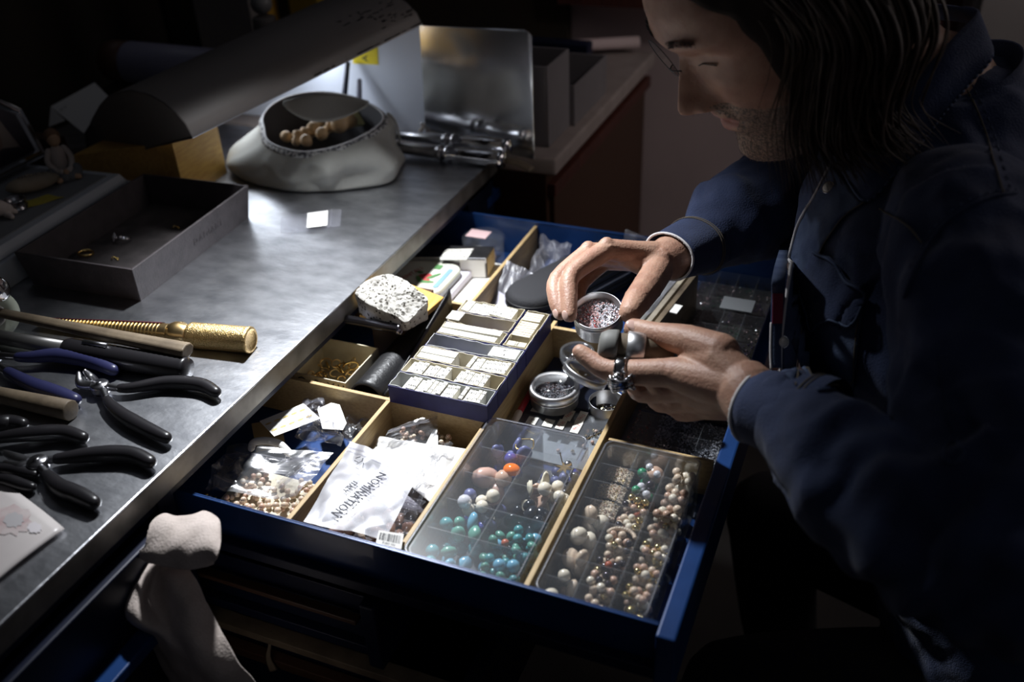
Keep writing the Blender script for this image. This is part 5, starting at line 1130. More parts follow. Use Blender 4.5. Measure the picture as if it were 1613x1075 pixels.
def bagtext(u0,v0,u1,v1,z,txt,size):
    p0, p1 = P(u0,v0,z), P(u1,v1,z); e = (p1-p0).normalized(); M_ = Matrix((e, V(-e.y,e.x,0), V(0,0,1))).transposed().to_4x4(); M_.translation = (p0+p1)/2
    b_ = bmesh.new(); me = None
    for sx_ in (-.0003, 0, .0003):
        me = textmesh(txt, size, M_ @ Matrix.Translation((sx_,sx_*.4,0)) @ Matrix.Diagonal((.80,1,1,1)), 0, 1.02); b_.from_mesh(me)
    bmesh.ops.triangulate(b_, faces=b_.faces[:]); bmesh.ops.subdivide_edges(b_, edges=b_.edges[:], cuts=1); b_.to_mesh(me); b_.free()
    for v in me.vertices:
        hs_ = [FB.ray_cast(V(v.co.x+dx_,v.co.y+dy_,.2)-FO, V(0,0,-1))[0] for dx_ in (-.003,0,.003) for dy_ in (-.003,0,.003)]; v.co.z = max([h.z+FO.z for h in hs_ if h is not None] or [z])+.0022
    finish('printed_lettering', me, MT['ink'], b3, world=True)
bagtext(603,746,526,812,-.0490,'NOMINATION',.0130); bagtext(566,756,536,782,-.0490,'ITALY',.0080)
c = f3(.25,.80)+n3*.0045
for k in range(3):
    a = k*2*PI/3+.3; p_ = c+V(.0035*math.cos(a), .0035*math.sin(a), 0); d_ = V(-math.sin(a), math.cos(a), 0)
    bm = B(); tube(bm, [p_-d_*.0028, p_+d_*.0022], .0004, 4); build('recycling_mark', bm, MT['ink'], b3, world=True)
zipbag('zip_bag', 'clear bag of tan shell pieces near the barcode label', [P(560,840,-.078), P(632,862,-.080), P(672,790,-.074), P(600,775,-.074)], .007, 44, 'bag', zipat=.9)
zipbag('zip_bag', 'clear bag with brown pieces leaning against the divider of the gem boxes', [P(618,815,-.070), P(655,815,-.074), P(685,745,-.064), P(655,748,-.064)], .008, 48, 'bag')
zipbag('zip_bag', 'clear glossy bag corner over the white tissue by the far end', [P(655,745,-.070), P(690,755,-.072), P(715,705,-.066), P(680,700,-.064)], .009, 52, 'bag')
scatter([protoball(.0075,'pearlp',(1.3,1,.5),lump=.4), protoball(.0065,'rose',(1.2,1,.6),lump=.5), protoball(.006,'quartz',(1,1,.6),lump=.5)], 26, (.125,-.132), (.205,-.060), .0062, -.0938, 'tan shell or stone piece in the clear bags near the barcode label', 'shell pieces in the bags', cat='shell piece', name='shell_piece', top=-.068)
t = thing('barcode_label', 'small white label with a barcode at the near end of the middle compartment', 'label', P(612,850,-.062))
q = [P(592,856,-.0475), P(632,866,-.0475), P(636,842,-.0455), P(597,836,-.0455)]
bm = B(); bm.faces.new([bm.verts.new(p) for p in q]); build('label', bm, MT['paper'], t, world=True, solid=.0003)
bm = B(); 
x = .08
while x < .9:
    w_ = rnd.choice((.012,.02,.035)); bl4 = lambda a,b: q[0].lerp(q[1],a).lerp(q[3].lerp(q[2],a),b)+V(0,0,.0004)
    bm.faces.new([bm.verts.new(bl4(*c)) for c in ((x,.30),(x+w_,.30),(x+w_,.85),(x,.85))]); x += w_+rnd.choice((.015,.03))
build('barcode', bm, MT['ink'], t, world=True, stuff=True)
finish('printed_number', textmesh('8 003 541', .0032, Matrix.Translation((q[0].lerp(q[1],.5).lerp(q[3].lerp(q[2],.5),.14)+V(0,0,.0005))) @ Matrix.Rotation(math.atan2((q[1]-q[0]).y,(q[1]-q[0]).x),4,'Z')), MT['ink'], t, world=True)

# ---- large clear gem boxes
def gembox(lab, x0,y0,x1,y1,zt, nx, ny, lidoff=(0,0), rz=0., base='clear', xs=None):
    t = thing('clear_gem_box', lab, 'box', ((x0+x1)/2,(y0+y1)/2,FZ)); w_ = .0013
    z0 = FZ
    pr = rrect(x0,y0,x1,y1,.009); pi_ = rrect(x0+w_,y0+w_,x1-w_,y1-w_,.008)
    bm = B(); prism(bm, pr, z0, z0+w_); build('base', bm, MT[base], t, world=True)
    bm = B(); a_ = [[bm.verts.new(V(x,y,z)) for x,y in pl] for pl,z in ((pr,z0+w_),(pr,zt),(pi_,zt),(pi_,z0+w_))]
    for p_, s_ in zip(a_, a_[1:]):
        for i in range(len(p_)): bm.faces.new([p_[i], p_[(i+1)%len(p_)], s_[(i+1)%len(p_)], s_[i]])
    build('wall', bm, MT[base], t, world=True)
    xs = xs or [x0+(x1-x0)*i/nx for i in range(1,nx)]
    for x in xs: bm = B(); box(bm, (x-.0006,y0+w_,z0+w_), (x+.0006,y1-w_,zt-.002)); build('partition', bm, MT['part'], t, world=True)
    for i in range(1,ny): bm = B(); y = y0+(y1-y0)*i/ny; box(bm, (x0+w_,y-.0006,z0+w_), (x1-w_,y+.0006,zt-.004)); build('partition', bm, MT['part'], t, world=True)
    # lid: shallow tray shape with rolled rim
    M_ = Matrix.Translation(((x0+x1)/2+lidoff[0],(y0+y1)/2+lidoff[1],zt+.0008)) @ Matrix.Rotation(rz,4,'Z'); hx, hy = (x1-x0)/2+.002, (y1-y0)/2+.002
    prf = [(0,-.004),(0,.0035),(.0012,.0045),(.0035,.0045),(.0045,.0032)]
    bm = B(); rr = [[bm.verts.new(M_ @ V(x,y,z)) for x,y in rrect(-hx+d,-hy+d,hx-d,hy-d,max(.003,.011-d))] for d,z in prf]
    for p_, s_ in zip(rr, rr[1:]):
        for i in range(len(p_)): bm.faces.new([p_[i], p_[(i+1)%len(p_)], s_[(i+1)%len(p_)], s_[i]])
    bm.faces.new(rr[-1]); build('lid', bm, MT['lid'], t, world=True, smooth=False)
    bm = B(); pl = [M_ @ V(x,y,.0046) for x,y in rrect(-hx+.002,-hy+.002,hx-.002,hy-.002,.009)]; tube(bm, pl+pl[:1], .0007, 5, caps=False); build('lid_rim', bm, MT['bagw'], t, world=True, smooth=True)
    return t
gx0,gy0,gx1,gy1 = .2265,-.1365,.3315,.0640
g1 = gembox('large clear lidded box of blue, rose and turquoise stones', gx0,gy0,gx1,gy1,-.050, 2, 5, (-.002,-.003), .012)
px0,py0,px1,py1 = .3455,-.1350,.4400,.0720
g2 = gembox('large clear lidded box of pearls and beads beside the blue drawer front', px0,py0,px1,py1,-.056, 3, 8, (0,0), 0.)
ch = (gy1-gy0)/5; cw = (gx1-gx0)/2
def cell1(i, j): return (gx0+cw*i+.002, gy0+ch*j+.002), (gx0+cw*(i+1)-.002, gy0+ch*(j+1)-.002)
ll = {}
def S(i,j,protos,n,r,lab,grp,wts=None,cat='bead',name='bead',top=None): a,b = cell1(i,j); scatter(protos,n,a,b,r,FZ+.0014,lab,grp,wts=wts,cat=cat,name=name,top=top or -.057)
S(0,4,[protoball(.0085,'lapis',(1,1,.7)),protoball(.0095,'lapisd',(1.2,.9,.5),lump=.2),protoball(.0075,'lapis')],13,.0085,'dark blue lapis stone at the far left of the clear gem box','lapis stones far left','','stone','lapis_stone') if False else S(0,4,[protoball(.0085,'lapis',(1,1,.7)),protoball(.0095,'lapisd',(1.2,.9,.5),lump=.2),protoball(.0075,'lapis')],13,.0085,'dark blue lapis stone at the far left of the clear gem box','lapis stones at the far left of the gem box',cat='stone',name='lapis_stone')
S(0,3,[protoball(.0130,'rose',(1.2,.9,.8)),protoball(.010,'rose',(1,1,.7),lump=.2),protoball(.009,'pearlp')],6,.0105,'rose quartz stone behind the turquoise in the clear gem box','rose quartz in the gem box',cat='stone',name='rose_stone')
a_,b_ = cell1(0,3)
am = MT['amber']; 
bm = B(); ball(bm, (0,0,0), .0075, 3, (1.2,1,.8)); t = thing('amber_bead', 'glowing orange amber bead among the rose quartz in the gem box', 'bead', ((a_[0]+b_[0])/2+.012, (a_[1]+b_[1])/2+.010, -.066)); build('bead', bm, am, t, smooth=True)
S(0,2,[protoball(.0065,'lapis'),protoball(.0075,'crystal'),protoball(.007,'pearlw'),protoball(.0065,'darkgem'),protoball(.007,'lapisd')],16,.007,'mixed dark blue, grey or pearly bead in the middle left of the gem box','mixed beads in the middle left of the gem box')
for j,n in ((1,20),(0,20)): S(0,j,[protoball(.0085,'turq',(1,1,.8),lump=.15),protoball(.0080,'turqg',(1.1,.9,.7),lump=.2),protoball(.0085,'turqb',(1.3,.9,.6)),protoball(.0072,'turq')],n,.0082,('turquoise bead at the near left corner of the clear gem box','turquoise bead in the second cell from the near left of the gem box')[j],('turquoise beads in the near left cell','turquoise beads in the second left cell')[j],cat='bead',name='turquoise_bead')
S(1,4,[protoball(.006,'lapisd'),protoball(.005,'dchrome'),protoball(.006,'lapis')],9,.006,'grey-blue bead at the far right of the clear gem box','grey-blue beads at the far right of the gem box')
S(1,3,[protoball(.009,'pearlp',(1.4,1,.35),lump=.4),protoball(.008,'cream',(1.3,1,.3),lump=.5),protoball(.007,'pearlw')],14,.0072,'beige shell piece in the right half of the clear gem box','beige shell pieces in the gem box',cat='shell piece',name='shell_piece')
S(1,2,[protoball(.0075,'onyx'),protoball(.008,'onyx',(1.2,.9,.7))],18,.0074,'black onyx bead in the dark heap at the right of the gem box','onyx beads in the gem box',name='onyx_bead')
for j,n in ((1,56),(0,56)): S(1,j,[protoball(.0046,'turq'),protoball(.005,'turqg',(1.2,1,.8)),protoball(.006,'turqb'),protoball(.0038,'coral'),protoball(.0035,'onyx')],n,.0047,('small turquoise or red bead at the near right end of the gem box','small turquoise or red bead in the second right cell of the gem box')[j],('small beads in the near right cell','small beads in the second right cell')[j],wts=[6,4,3,1,1], name='small_stone_bead')
# gold shapes lying in the box
a_,b_ = cell1(0,4); c = V(a_[0]+.036,a_[1]+.024,-.0615)
t = thing('square_gold_link', 'gold rounded-square link lying on the lapis stones', 'jewellery', c); bm = B(); pl = [V(x,y,0) for x,y in rrect(-.009,-.008,.009,.008,.004)]; tube(bm, pl+pl[:2], .0009, 6, caps=False); bm.transform(Matrix.Rotation(.35,4,'Z')); build('link', bm, MT['gold'], t, smooth=True)
a_,b_ = cell1(1,4); c = V(a_[0]+.030,a_[1]+.012,-.070)
t = thing('gold_star_charm', 'gold star shaped charm at the far right of the gem box', 'charm', c); bm = B(); prism(bm, [((.0095 if k%2==0 else .003)*math.cos(k*PI/6), (.0095 if k%2==0 else .003)*math.sin(k*PI/6)) for k in range(12)], -.001, .001); build('star', bm, MT['gold'], t, rz=0); 
bm = B(); tube(bm, [V(-.004,.006,.001), V(-.010,.016,.004)], .0006, 5); build('pin', bm, MT['gold'], t)
bm = B(); box(bm, (cell1(1,4)[0][0],cell1(1,3)[0][1]+.03,FZ+.0014), (cell1(1,4)[1][0]-.004,cell1(1,4)[1][1]-.002,FZ+.0024)); tag(build('glare_sheet', bm, MT['dchrome'], None), 'dull silver sheet imitating glare in the far right cell of the gem box', 'glare')  # silver sheet put in for the metallic glare seen over this cell
# pearl box
pw, ph = (px1-px0)/3, (py1-py0)/8
def cell2(i, j): return (px0+pw*i+.002, py0+ph*j+.0018), (px0+pw*(i+1)-.002, py0+ph*(j+1)-.0018)
def S2(i,j,protos,n,r,lab,grp,wts=None,cat='pearl',name='pearl',top=-.0605): a,b = cell2(i,j); scatter(protos,n,a,b,r,FZ+.0014,lab,grp,wts=wts,cat=cat,name=name,top=top)
for j in (5,6,7):
    a_,b_ = cell2(0,j); bm = B(); hh = FZ+.022
    sheet(bm, lambda u,v: V(a_[0]+(b_[0]-a_[0])*u, a_[1]+(b_[1]-a_[1])*v, hh-.004*(2*u-1)**2-.003*(2*v-1)**2+.001*noise.noise(V(u*9,v*9,j))), 12, 12); build('tan_grit_heap', bm, MT['quartz'], g2, world=True, smooth=True, stuff=True)
    grit('tan_chips', g2, a_, b_, 260, .0011, ['quartz','crystalg','quartz','pearlp'], lambda x,y: hh-.004*(2*(x-a_[0])/(b_[0]-a_[0])-1)**2-.003*(2*(y-a_[1])/(b_[1]-a_[1])-1)**2)
names = {0:'near end',1:'second cell from near',2:'third cell from near',3:'fourth cell from near',4:'fifth cell from near',5:'third cell from far',6:'second cell from far',7:'far end'}
bigp = [protoball(.0092,'pearlw',(1,1,.85)),protoball(.0085,'pearl',(1.2,1,.6)),protoball(.0066,'pearlw'),protoball(.0058,'pearlp')]
for j,n in ((4,8),(3,8),(2,7),(1,8),(0,8)): S2(0,j,bigp,n,.0076,'large baroque white pearl, left column of the pearl box, %s' % names[j],'large pearls left column '+names[j])
MP = [protoball(.0040,'pearl'),protoball(.0040,'pearlp'),protoball(.0038,'coral'),protoball(.0042,'crystalg'),protoball(.0036,'darkgem'),protoball(.0040,'pearlw')]
grn = [protoball(.0050,'green'),protoball(.0095,'pearlp'),protoball(.0042,'crystal')]
S2(1,7,grn,12,.0055,'green or grey bead, middle column of the pearl box, far end','green beads at the far end of the pearl box',wts=[4,1,1],cat='bead',name='mixed_bead')
S2(1,6,[protoball(.0080,'coral',lump=.2),protoball(.005,'darkgem'),protoball(.0048,'crystal'),protoball(.005,'green')],12,.0056,'coral, green or smoky bead, middle column of pearl box, second cell from far','coral and smoky beads in the pearl box',cat='bead',name='mixed_bead')
for j,n in ((5,26),(4,30),(3,34),(2,34),(1,34),(0,22)): S2(1,j,MP,n+8,.0039,'small mixed bead, middle column of the pearl box, %s' % names[j],'small beads middle column '+names[j],wts=[4,3,2 if j==5 else .5,2,3,2],cat='bead',name='mixed_bead')
rp_ = [protoball(.0046,'pearlw'),protoball(.0046,'pearl'),protoball(.0044,'pearlp')]
for j,n in ((7,22),(6,24),(5,26)): S2(2,j,rp_,n,.0045,'round white pearl, right column of the pearl box, %s' % names[j],'pearls right column '+names[j])
rp2 = [protoball(.0040,'pearl'),protoball(.0040,'pearlw'),protoball(.0040,'pearlp'),protoball(.0038,'crystalg')]
for j,n in ((4,34),(3,34),(2,34),(1,34)): S2(2,j,rp2,n,.0039,'small cream pearl, right column of the pearl box, %s' % names[j],'small pearls right column '+names[j])
S2(2,0,[protoball(.004,'darkgem'),protoball(.004,'turqg'),protoball(.004,'crystalg')],14,.004,'dark or greenish bead at the near right corner of the pearl box','dark beads at the near right corner of the pearl box',cat='bead',name='mixed_bead')
# string of seed pearls
a_,b_ = cell2(1,3); cc = V((a_[0]+b_[0])/2,(a_[1]+b_[1])/2+.004,-.068)
sp = protoball(.0021,'pearl'); t = thing('seed_pearl_string', 'curved string of seed pearls in the middle column of the pearl box', 'string of pearls', cc)
for k in range(14):
    a = .3+k*.20; o = bpy.data.objects.new('seed_pearl', sp); C.objects.link(o); o.parent = t; o.location = V(.0125*math.cos(a), .010*math.sin(a), .004)

# ---- cloth hanging at the near corner, twine, clutter under the bench
def clothfold(name, par, fn, nu, nv, th=.0022): bm = B(); sheet(bm, fn, nu, nv); return build(name, bm, MT['cloth'], par, world=True, smooth=True, solid=th, sub=1)
t = thing('towel', 'pinkish white towel draped over the near corner of the drawers', 'towel', (.03,-.2,-.3))
def band3(rows, nu):
    # rows: list of pixel/height polylines joined into a surface
    R_ = [smoothpath([P(*q) for q in r], 8) for r in rows]; m = min(len(r) for r in R_); nr = len(R_)
    S_ = [[R_[i][int(k*(len(R_[i])-1)/(m-1))] for i in range(nr)] for k in range(m)]
    G = [smoothpath(c, 8) for c in S_]
    return G
def gridmesh(G, wob=.0, seed=0):
    bm = B(); g = [[bm.verts.new(p+V(noise.noise(p*40+V(seed,0,0)),noise.noise(p*40+V(0,seed,5)),noise.noise(p*45+V(3,3,seed)))*wob) for p in row] for row in G]
    for i in range(len(g)-1):
        for j in range(len(g[0])-1): bm.faces.new([g[i][j],g[i+1][j],g[i+1][j+1],g[i][j+1]])
    return bm
# folded top flap
G = band3([[(233,838,-.026),(240,820,-.023),(258,808,-.021),(280,813,-.021),(302,813,-.020),(325,804,-.018),(343,815,-.018),(347,838,-.020)],
           [(229,860,-.034),(247,845,-.024),(268,836,-.018),(288,838,-.017),(306,834,-.016),(324,830,-.015),(340,840,-.016),(346,862,-.019)],
           [(215,871,-.046),(240,868,-.031),(262,866,-.025),(282,864,-.023),(300,862,-.021),(318,862,-.019),(334,868,-.019),(341,880,-.023)],
           [(213,874,-.050),(232,886,-.042),(255,892,-.038),(278,896,-.040),(298,897,-.036),(315,895,-.034),(328,893,-.034),(338,889,-.034)]], 8)
build('folded_top', gridmesh(G,.002,1), MT['cloth'], t, world=True, smooth=True, solid=.0022, sub=1)
G = band3([[(222,878,-.060),(240,885,-.058),(262,890,-.056),(285,893,-.054),(300,893,-.056)],
           [(205,905,-.075),(226,915,-.062),(250,905,-.066),(275,915,-.056),(315,925,-.062)],
           [(188,965,-.095),(215,975,-.075),(245,955,-.085),(290,965,-.070),(335,965,-.075)],
           [(225,1000,-.125),(255,1010,-.105),(290,1030,-.100),(320,1035,-.090),(370,1030,-.10)],
           [(262,1060,-.175),(290,1075,-.150),(325,1085,-.140),(360,1090,-.135),(405,1085,-.145)],
           [(280,1130,-.24),(310,1140,-.22),(350,1150,-.21),(390,1160,-.205),(430,1150,-.215)]], 8)
build('hanging_length', gridmesh(G,.003,4), MT['cloth'], t, world=True, smooth=True, solid=.0022, sub=1)
t = thing('twine_loop', 'scrap of pale twine tape hanging from the wooden edge of a lower drawer', 'twine', P(430,990,-.22))
bm = B(); pts = smoothpath([P(427,992,-.222)+V(0,-.003,0), P(430,1010,-.232)+V(0,-.006,0), P(428,1030,-.245)+V(0,-.006,0), P(436,1050,-.26)+V(0,-.006,0)],5); tube(bm, pts, interp([.003,.0018,.003,.005],16), 6, flat=.3); build('twine', bm, MT['driftwood'], t, world=True, smooth=True)
bm = B()
for k in range(700):
    x, y = rnd.uniform(-.02,.24), rnd.uniform(-.130,.3); v = [bm.verts.new(V(x,y,-.327)+V(rnd.uniform(-.004,.004),rnd.uniform(-.004,.004),rnd.uniform(0,.006))) for _ in range(3)]; bm.faces.new(v)
tag(build('wood_shavings', bm, MT['dwood'], None, stuff=True), 'dark shavings and scraps in the lowest open drawer', 'shavings')
# ================================================================ the man
man = thing('person', 'long-haired man in a denim shirt bent over the drawer, holding a tin', 'person', (.66,.25,-.40))
# ---- head frame
HP, HY = math.radians(36), math.radians(35)
hf = V(-math.cos(HP)*math.cos(HY), -math.cos(HP)*math.sin(HY), -math.sin(HP))
hu = V(-math.sin(HP)*math.cos(HY), -math.sin(HP)*math.sin(HY), math.cos(HP))
hl = hu.cross(hf)
HS = 1.07
HC = D(1070,177,.875) - hf*.112*HS + hu*.030*HS
HM = Matrix((hl, hf, hu)).transposed().to_4x4(); HM = HM @ Matrix.Scale(HS, 4); HM.translation = HC     # local x = his left, y = forward, z = up
def lut(tab, u):
    if u <= tab[0][0]: return tab[0][1]
    for (a,b),(c,d) in zip(tab, tab[1:]):
        if u <= c: t = (u-a)/(c-a); t = t*t*(3-2*t) if False else t; return b+(d-b)*t
    return tab[-1][1]
FT = [(-.125,.030),(-.119,.055),(-.112,.074),(-.104,.083),(-.095,.0855),(-.086,.083),(-.078,.0805),(-.072,.0835),(-.067,.0865),(-.0625,.0855),(-.060,.0835),(-.0575,.086),(-.052,.0885),(-.047,.0865),(-.040,.0845),(-.03,.0845),(-.015,.084),(.0,.083),(.010,.0835),(.018,.0885),(.027,.092),(.04,.0905),(.055,.087),(.07,.080),(.085,.069),(.098,.053),(.108,.034),(.113,.018),(.1155,.0)]
WT = [(-.125,.022),(-.119,.032),(-.112,.040),(-.10,.050),(-.085,.058),(-.07,.063),(-.05,.067),(-.03,.070),(-.01,.0725),(.01,.074),(.03,.0755),(.05,.0755),(.07,.071),(.085,.063),(.098,.050),(.108,.033),(.113,.018),(.1155,.0)]
BT = [(-.125,.045),(-.10,.058),(-.08,.066),(-.06,.074),(-.03,.088),(0,.096),(.03,.0985),(.05,.096),(.07,.088),(.085,.076),(.098,.058),(.108,.037),(.113,.020),(.1155,.0)]
def G(a, s): return math.exp(-(a/s)**2)
def headpt(u, th):
    c, s = math.cos(th), math.sin(th); w_ = lut(WT,u)
    x = w_*math.copysign(abs(s)**.92, s)
    y = lut(FT,u)*c**.80 if c > 0 else -lut(BT,u)*abs(c)**.9
    # narrow the muzzle relative to the cheeks
    if c > 0:
        y -= .010*G(u+.055,.05)*(abs(x)/.05)**2*max(0,min(1,(.072-abs(x))/.03))
        ax = abs(x)
        y += G(ax-.016,.010)*0
        # eye sockets, brow, lids, cheekbones
        y -= .0125*G(ax-.030,.015)*G(u-.010,.012)
        y += .0035*G(ax-.030,.016)*G(u-.031,.008)
        y += .0075*G(ax-.031,.0105)*G(u-.007,.0085)
        y += .0050*G(ax-.045,.016)*G(u+.022,.016)
        y -= .0028*G(ax-.024-(.0)+.0,.005)*G(u+.048,.012)
        # nose
        k = 0.
        if u < .014:
            prof_ = lut([(-.0475,0),(-.0440,.006),(-.0405,.0185),(-.0360,.0265),(-.0300,.0290),(-.0240,.0265),(-.012,.0190),(0,.0105),(.008,.0045),(.014,0)], u)
            wn = lut([(-.0475,.010),(-.038,.0120),(-.030,.0105),(-.015,.0075),(.014,.0065)], u)
            k = prof_*G(ax, wn*.95)
        y += k
        y += .0095*G(ax-.0135,.0052)*G(u+.0375,.0065)
        y -= .005*G(ax-.0065,.0035)*G(u+.0455,.0032)
        # lips
        y += .0020*G(u+.0525,.0035)*G(ax,.017)+.0022*G(u+.0675,.0042)*G(ax,.015)-.0035*G(u+.0602,.0016)*G(ax,.022)
        y += .003*G(u+.097,.010)*G(ax,.014)
    if u < -.045: u = -.045+(u+.045)*1.16
    return V(x, y, u)
bm = B(); NU, NT = 150, 144
g = []
for i in range(NU+1):
    u = -.125+.2405*(i/NU)
    if i > NU-26: # finer near the crown
        t_ = (i-(NU-26))/26; u = -.125+.2405*((NU-26)/NU)+(.1155-(-.125+.2405*((NU-26)/NU)))*math.sin(t_*PI/2)
    if i == NU: g.append([bm.verts.new(HM @ V(0,-.005,.1155))]); break
    g.append([bm.verts.new(HM @ headpt(u, 2*PI*k/NT)) for k in range(NT)])
for q_, s_ in zip(g[:-1], g[1:-1]):
    for k in range(NT): bm.faces.new([q_[k], q_[(k+1)%NT], s_[(k+1)%NT], s_[k]])
for k in range(NT): bm.faces.new([g[-2][k], g[-2][(k+1)%NT], g[-1][0]])
bm.faces.new(g[0][::-1])
# ears
for sd in ():
    pl = [HM @ V(sd*(.074+.006*(1-math.cos(a))*.5), -.008-.015*math.sin(a)*.9, -.004+.028*math.cos(a)) for a in [k*PI/6 for k in range(-2,9)]]
    tube(bm, pl, [.003,.0045]+[.005]*7+[.0055,.005], 8, roundcap=True); tube(bm, [HM @ V(sd*.071,-.004,.0), HM @ V(sd*.073,-.010,-.015)], .008, 8, roundcap=True)
# neck, torso core, arms, hands
nb = V(.588,.300,.235)
tube(bm, smoothpath([HM @ V(0,-.035,-.02), HM @ V(0,-.040,-.085), (HM @ V(0,-.045,-.10)).lerp(nb,.55), nb, V(.62,.29,.15)],4), interp([.052,.055,.056,.062,.07],17), 28, roundcap=True)
tube(bm, [V(.62,.29,.17), V(.64,.27,0), V(.70,.255,-.18), V(.75,.25,-.33)], [.08,.10,.10,.11], 24, roundcap=True)
tube(bm, [V(.56,.43,.205), V(.60,.28,.19), V(.635,.11,.19)], [.035,.05,.035], 16, roundcap=True)
def Hp(*l): return [D(*q) for q in l]
# far (right) arm and hand
W1 = D(1052,408,1.030); C1 = D(1066,403,1.045)
elb1 = V(.455,.505,.045)
tube(bm, smoothpath([V(.56,.43,.205), V(.505,.48,.12), elb1],4), interp([.036,.034,.030],9), 18, roundcap=True)
tube(bm, [elb1, elb1.lerp(W1,.5), elb1.lerp(W1,.85), W1], [.030,.031,.027,.0245], 20, roundcap=True)
def finger(pts, rad, n=4):
    p = smoothpath(pts, n); tube(bm, p, interp(rad, len(p)), 16, roundcap=True)
    for q, r in zip(pts[1:-1], rad[1:-1]): ball(bm, q, r*1.04, 2)
I1 = Hp((957,393,1.000),(902,432,.975),(897,468,.958),(898,497,.948)); M1 = Hp((928,399,1.012),(879,440,.987),(876,472,.968),(883,494,.958))
R1 = Hp((935,404,1.034),(895,442,1.015),(894,476,.992),(906,496,.978)); K1 = Hp((952,412,1.052),(918,446,1.040),(912,474,1.018),(920,488,1.0))
for f_, r_ in ((I1,(.0118,.0098,.0085,.0072)),(M1,(.0118,.0098,.0085,.0072)),(R1,(.0108,.0090,.0078,.0068)),(K1,(.0100,.0080,.0068,.006))): finger(f_, r_)
T1 = Hp((1036,426,1.010),(1020,452,.985),(1004,474,.962),(993,492,.945)); finger(T1, (.0165,.0158,.0145,.0118))
for e_, r0, r1 in ((I1[0],.0195,.0115),(M1[0],.0190,.0115),(R1[0],.018,.0105),(K1[0],.017,.0100)): tube(bm, [W1, W1.lerp(e_,.5)+V(0,0,.001), e_], [r0, .0135, r1], 16, roundcap=True)
tube(bm, [D(1040,412,1.02), D(1012,418,1.012), D(985,404,1.012)], [.019,.0125,.0115], 14, roundcap=True)
# near (left) arm and hand
W2 = D(1176,617,.800); elb2 = V(.668,-.118,.068)
tube(bm, smoothpath([V(.635,.10,.19), V(.655,-.01,.13), elb2],4), interp([.036,.036,.032],9), 18, roundcap=True)
CU2 = D(1190,637,.79)
tube(bm, [elb2, elb2.lerp(CU2,.5), CU2.lerp(W2,.3), W2], [.032,.034,.027,.0270], 20, roundcap=True)
I2 = Hp((1062,588,.835),(968,585,.855),(934,570,.866),(914,555,.872)); M2 = Hp((1076,612,.850),(1012,618,.880),(1004,603,.900),(1026,592,.905))
R2_ = Hp((1092,630,.862),(1040,634,.895),(1030,615,.918),(1052,602,.922)); K2 = Hp((1112,642,.872),(1072,650,.900),(1064,632,.922),(1082,618,.925))
for f_, r_ in ((I2,(.0140,.0108,.0092,.0076)),(M2,(.0130,.0102,.009,.008)),(R2_,(.0125,.0098,.0085,.0075)),(K2,(.0115,.0088,.0075,.0068))): finger(f_, r_)
T2 = Hp((1135,556,.818),(1082,537,.842),(1034,527,.864),(998,517,.880)); finger(T2, (.0175,.0145,.0112,.0092))
for e_, r0, r1 in ((I2[0],.0225,.0145),(M2[0],.023,.0140),(R2_[0],.022,.0130),(K2[0],.021,.0120)): tube(bm, [W2, W2.lerp(e_,.5), e_], [r0, .0190, r1], 18, roundcap=True)
tube(bm, [W2, D(1132,566,.818), D(1095,562,.838)], [.021,.0185,.015], 16, roundcap=True)
for a_, b_ in ((I2,M2),(M2,R2_),(R2_,K2)):
    for k in (0,1): tube(bm, [a_[k], b_[k]], .0095 if k == 0 else .0075, 10, roundcap=True)
    tube(bm, [a_[0].lerp(a_[1],.5), b_[0].lerp(b_[1],.5)], .0092, 10, roundcap=True)
# knuckle bumps and tendons on both hands
toc = lambda p, s: p+(CAM-p).normalized()*s
for p, r in ((I1[0],.0085),(M1[0],.0085)): ball(bm, p+V(-.001,0,.0055), r, 2)
ball(bm, toc(I2[0],.006), .0100, 2); ball(bm, toc(T2[1],.004), .0118, 2)
# veins and tendons just under the skin
for pts, offs in (((W1, D(1020,398,1.022), D(985,394,1.010), D(960,391,1.0)),(.0215,.0165,.0125,.0112)), ((W1, D(1010,402,1.03), D(970,396,1.02), D(935,397,1.012)),(.021,.0165,.0128,.0112))):
    q = [toc(p, o-.0015)+V(0,0,.002) for p, o in zip(pts, offs)]; tube(bm, smoothpath(q,4), .0024, 8, roundcap=True)
me = remesh(bm, .0015, 3, .5)
# small creases and tendons
for v in me.vertices:
    p = v.co
    lz = HM.inverted() @ p if (p-HC).length < .2 else None
SKB = mat('stubble_skin', (.34,.235,.175), .65, 0, (.13,.105,.085), 420, .42, .6, .5, 500)
me.materials.append(MT['skin']); me.materials.append(SKB); me.materials.append(MT['lip'])
HMI = HM.inverted()
me.shade_smooth()
for f in me.polygons:
    c = f.center
    if (c-HC).length < .17:
        q = HMI @ c
        if q.y > .0 and q.z < -.036 and not (abs(q.x) < .018 and -.072 < q.z < -.050) and q.z < -.036-.028*max(0,(abs(q.x)-.018)/.05) and not (abs(q.x) < .016 and q.z > -.0425): f.material_index = 1
        if q.y > .06 and abs(q.x) < .0205 and -.0725+abs(q.x)*.3 < q.z < -.0508-abs(q.x)*.22: f.material_index = 2
body = bpy.data.objects.new('body', me); C.objects.link(body); body.parent = man; me.transform(_roots[man.name].inverted())
sk = MT['skin'].node_tree
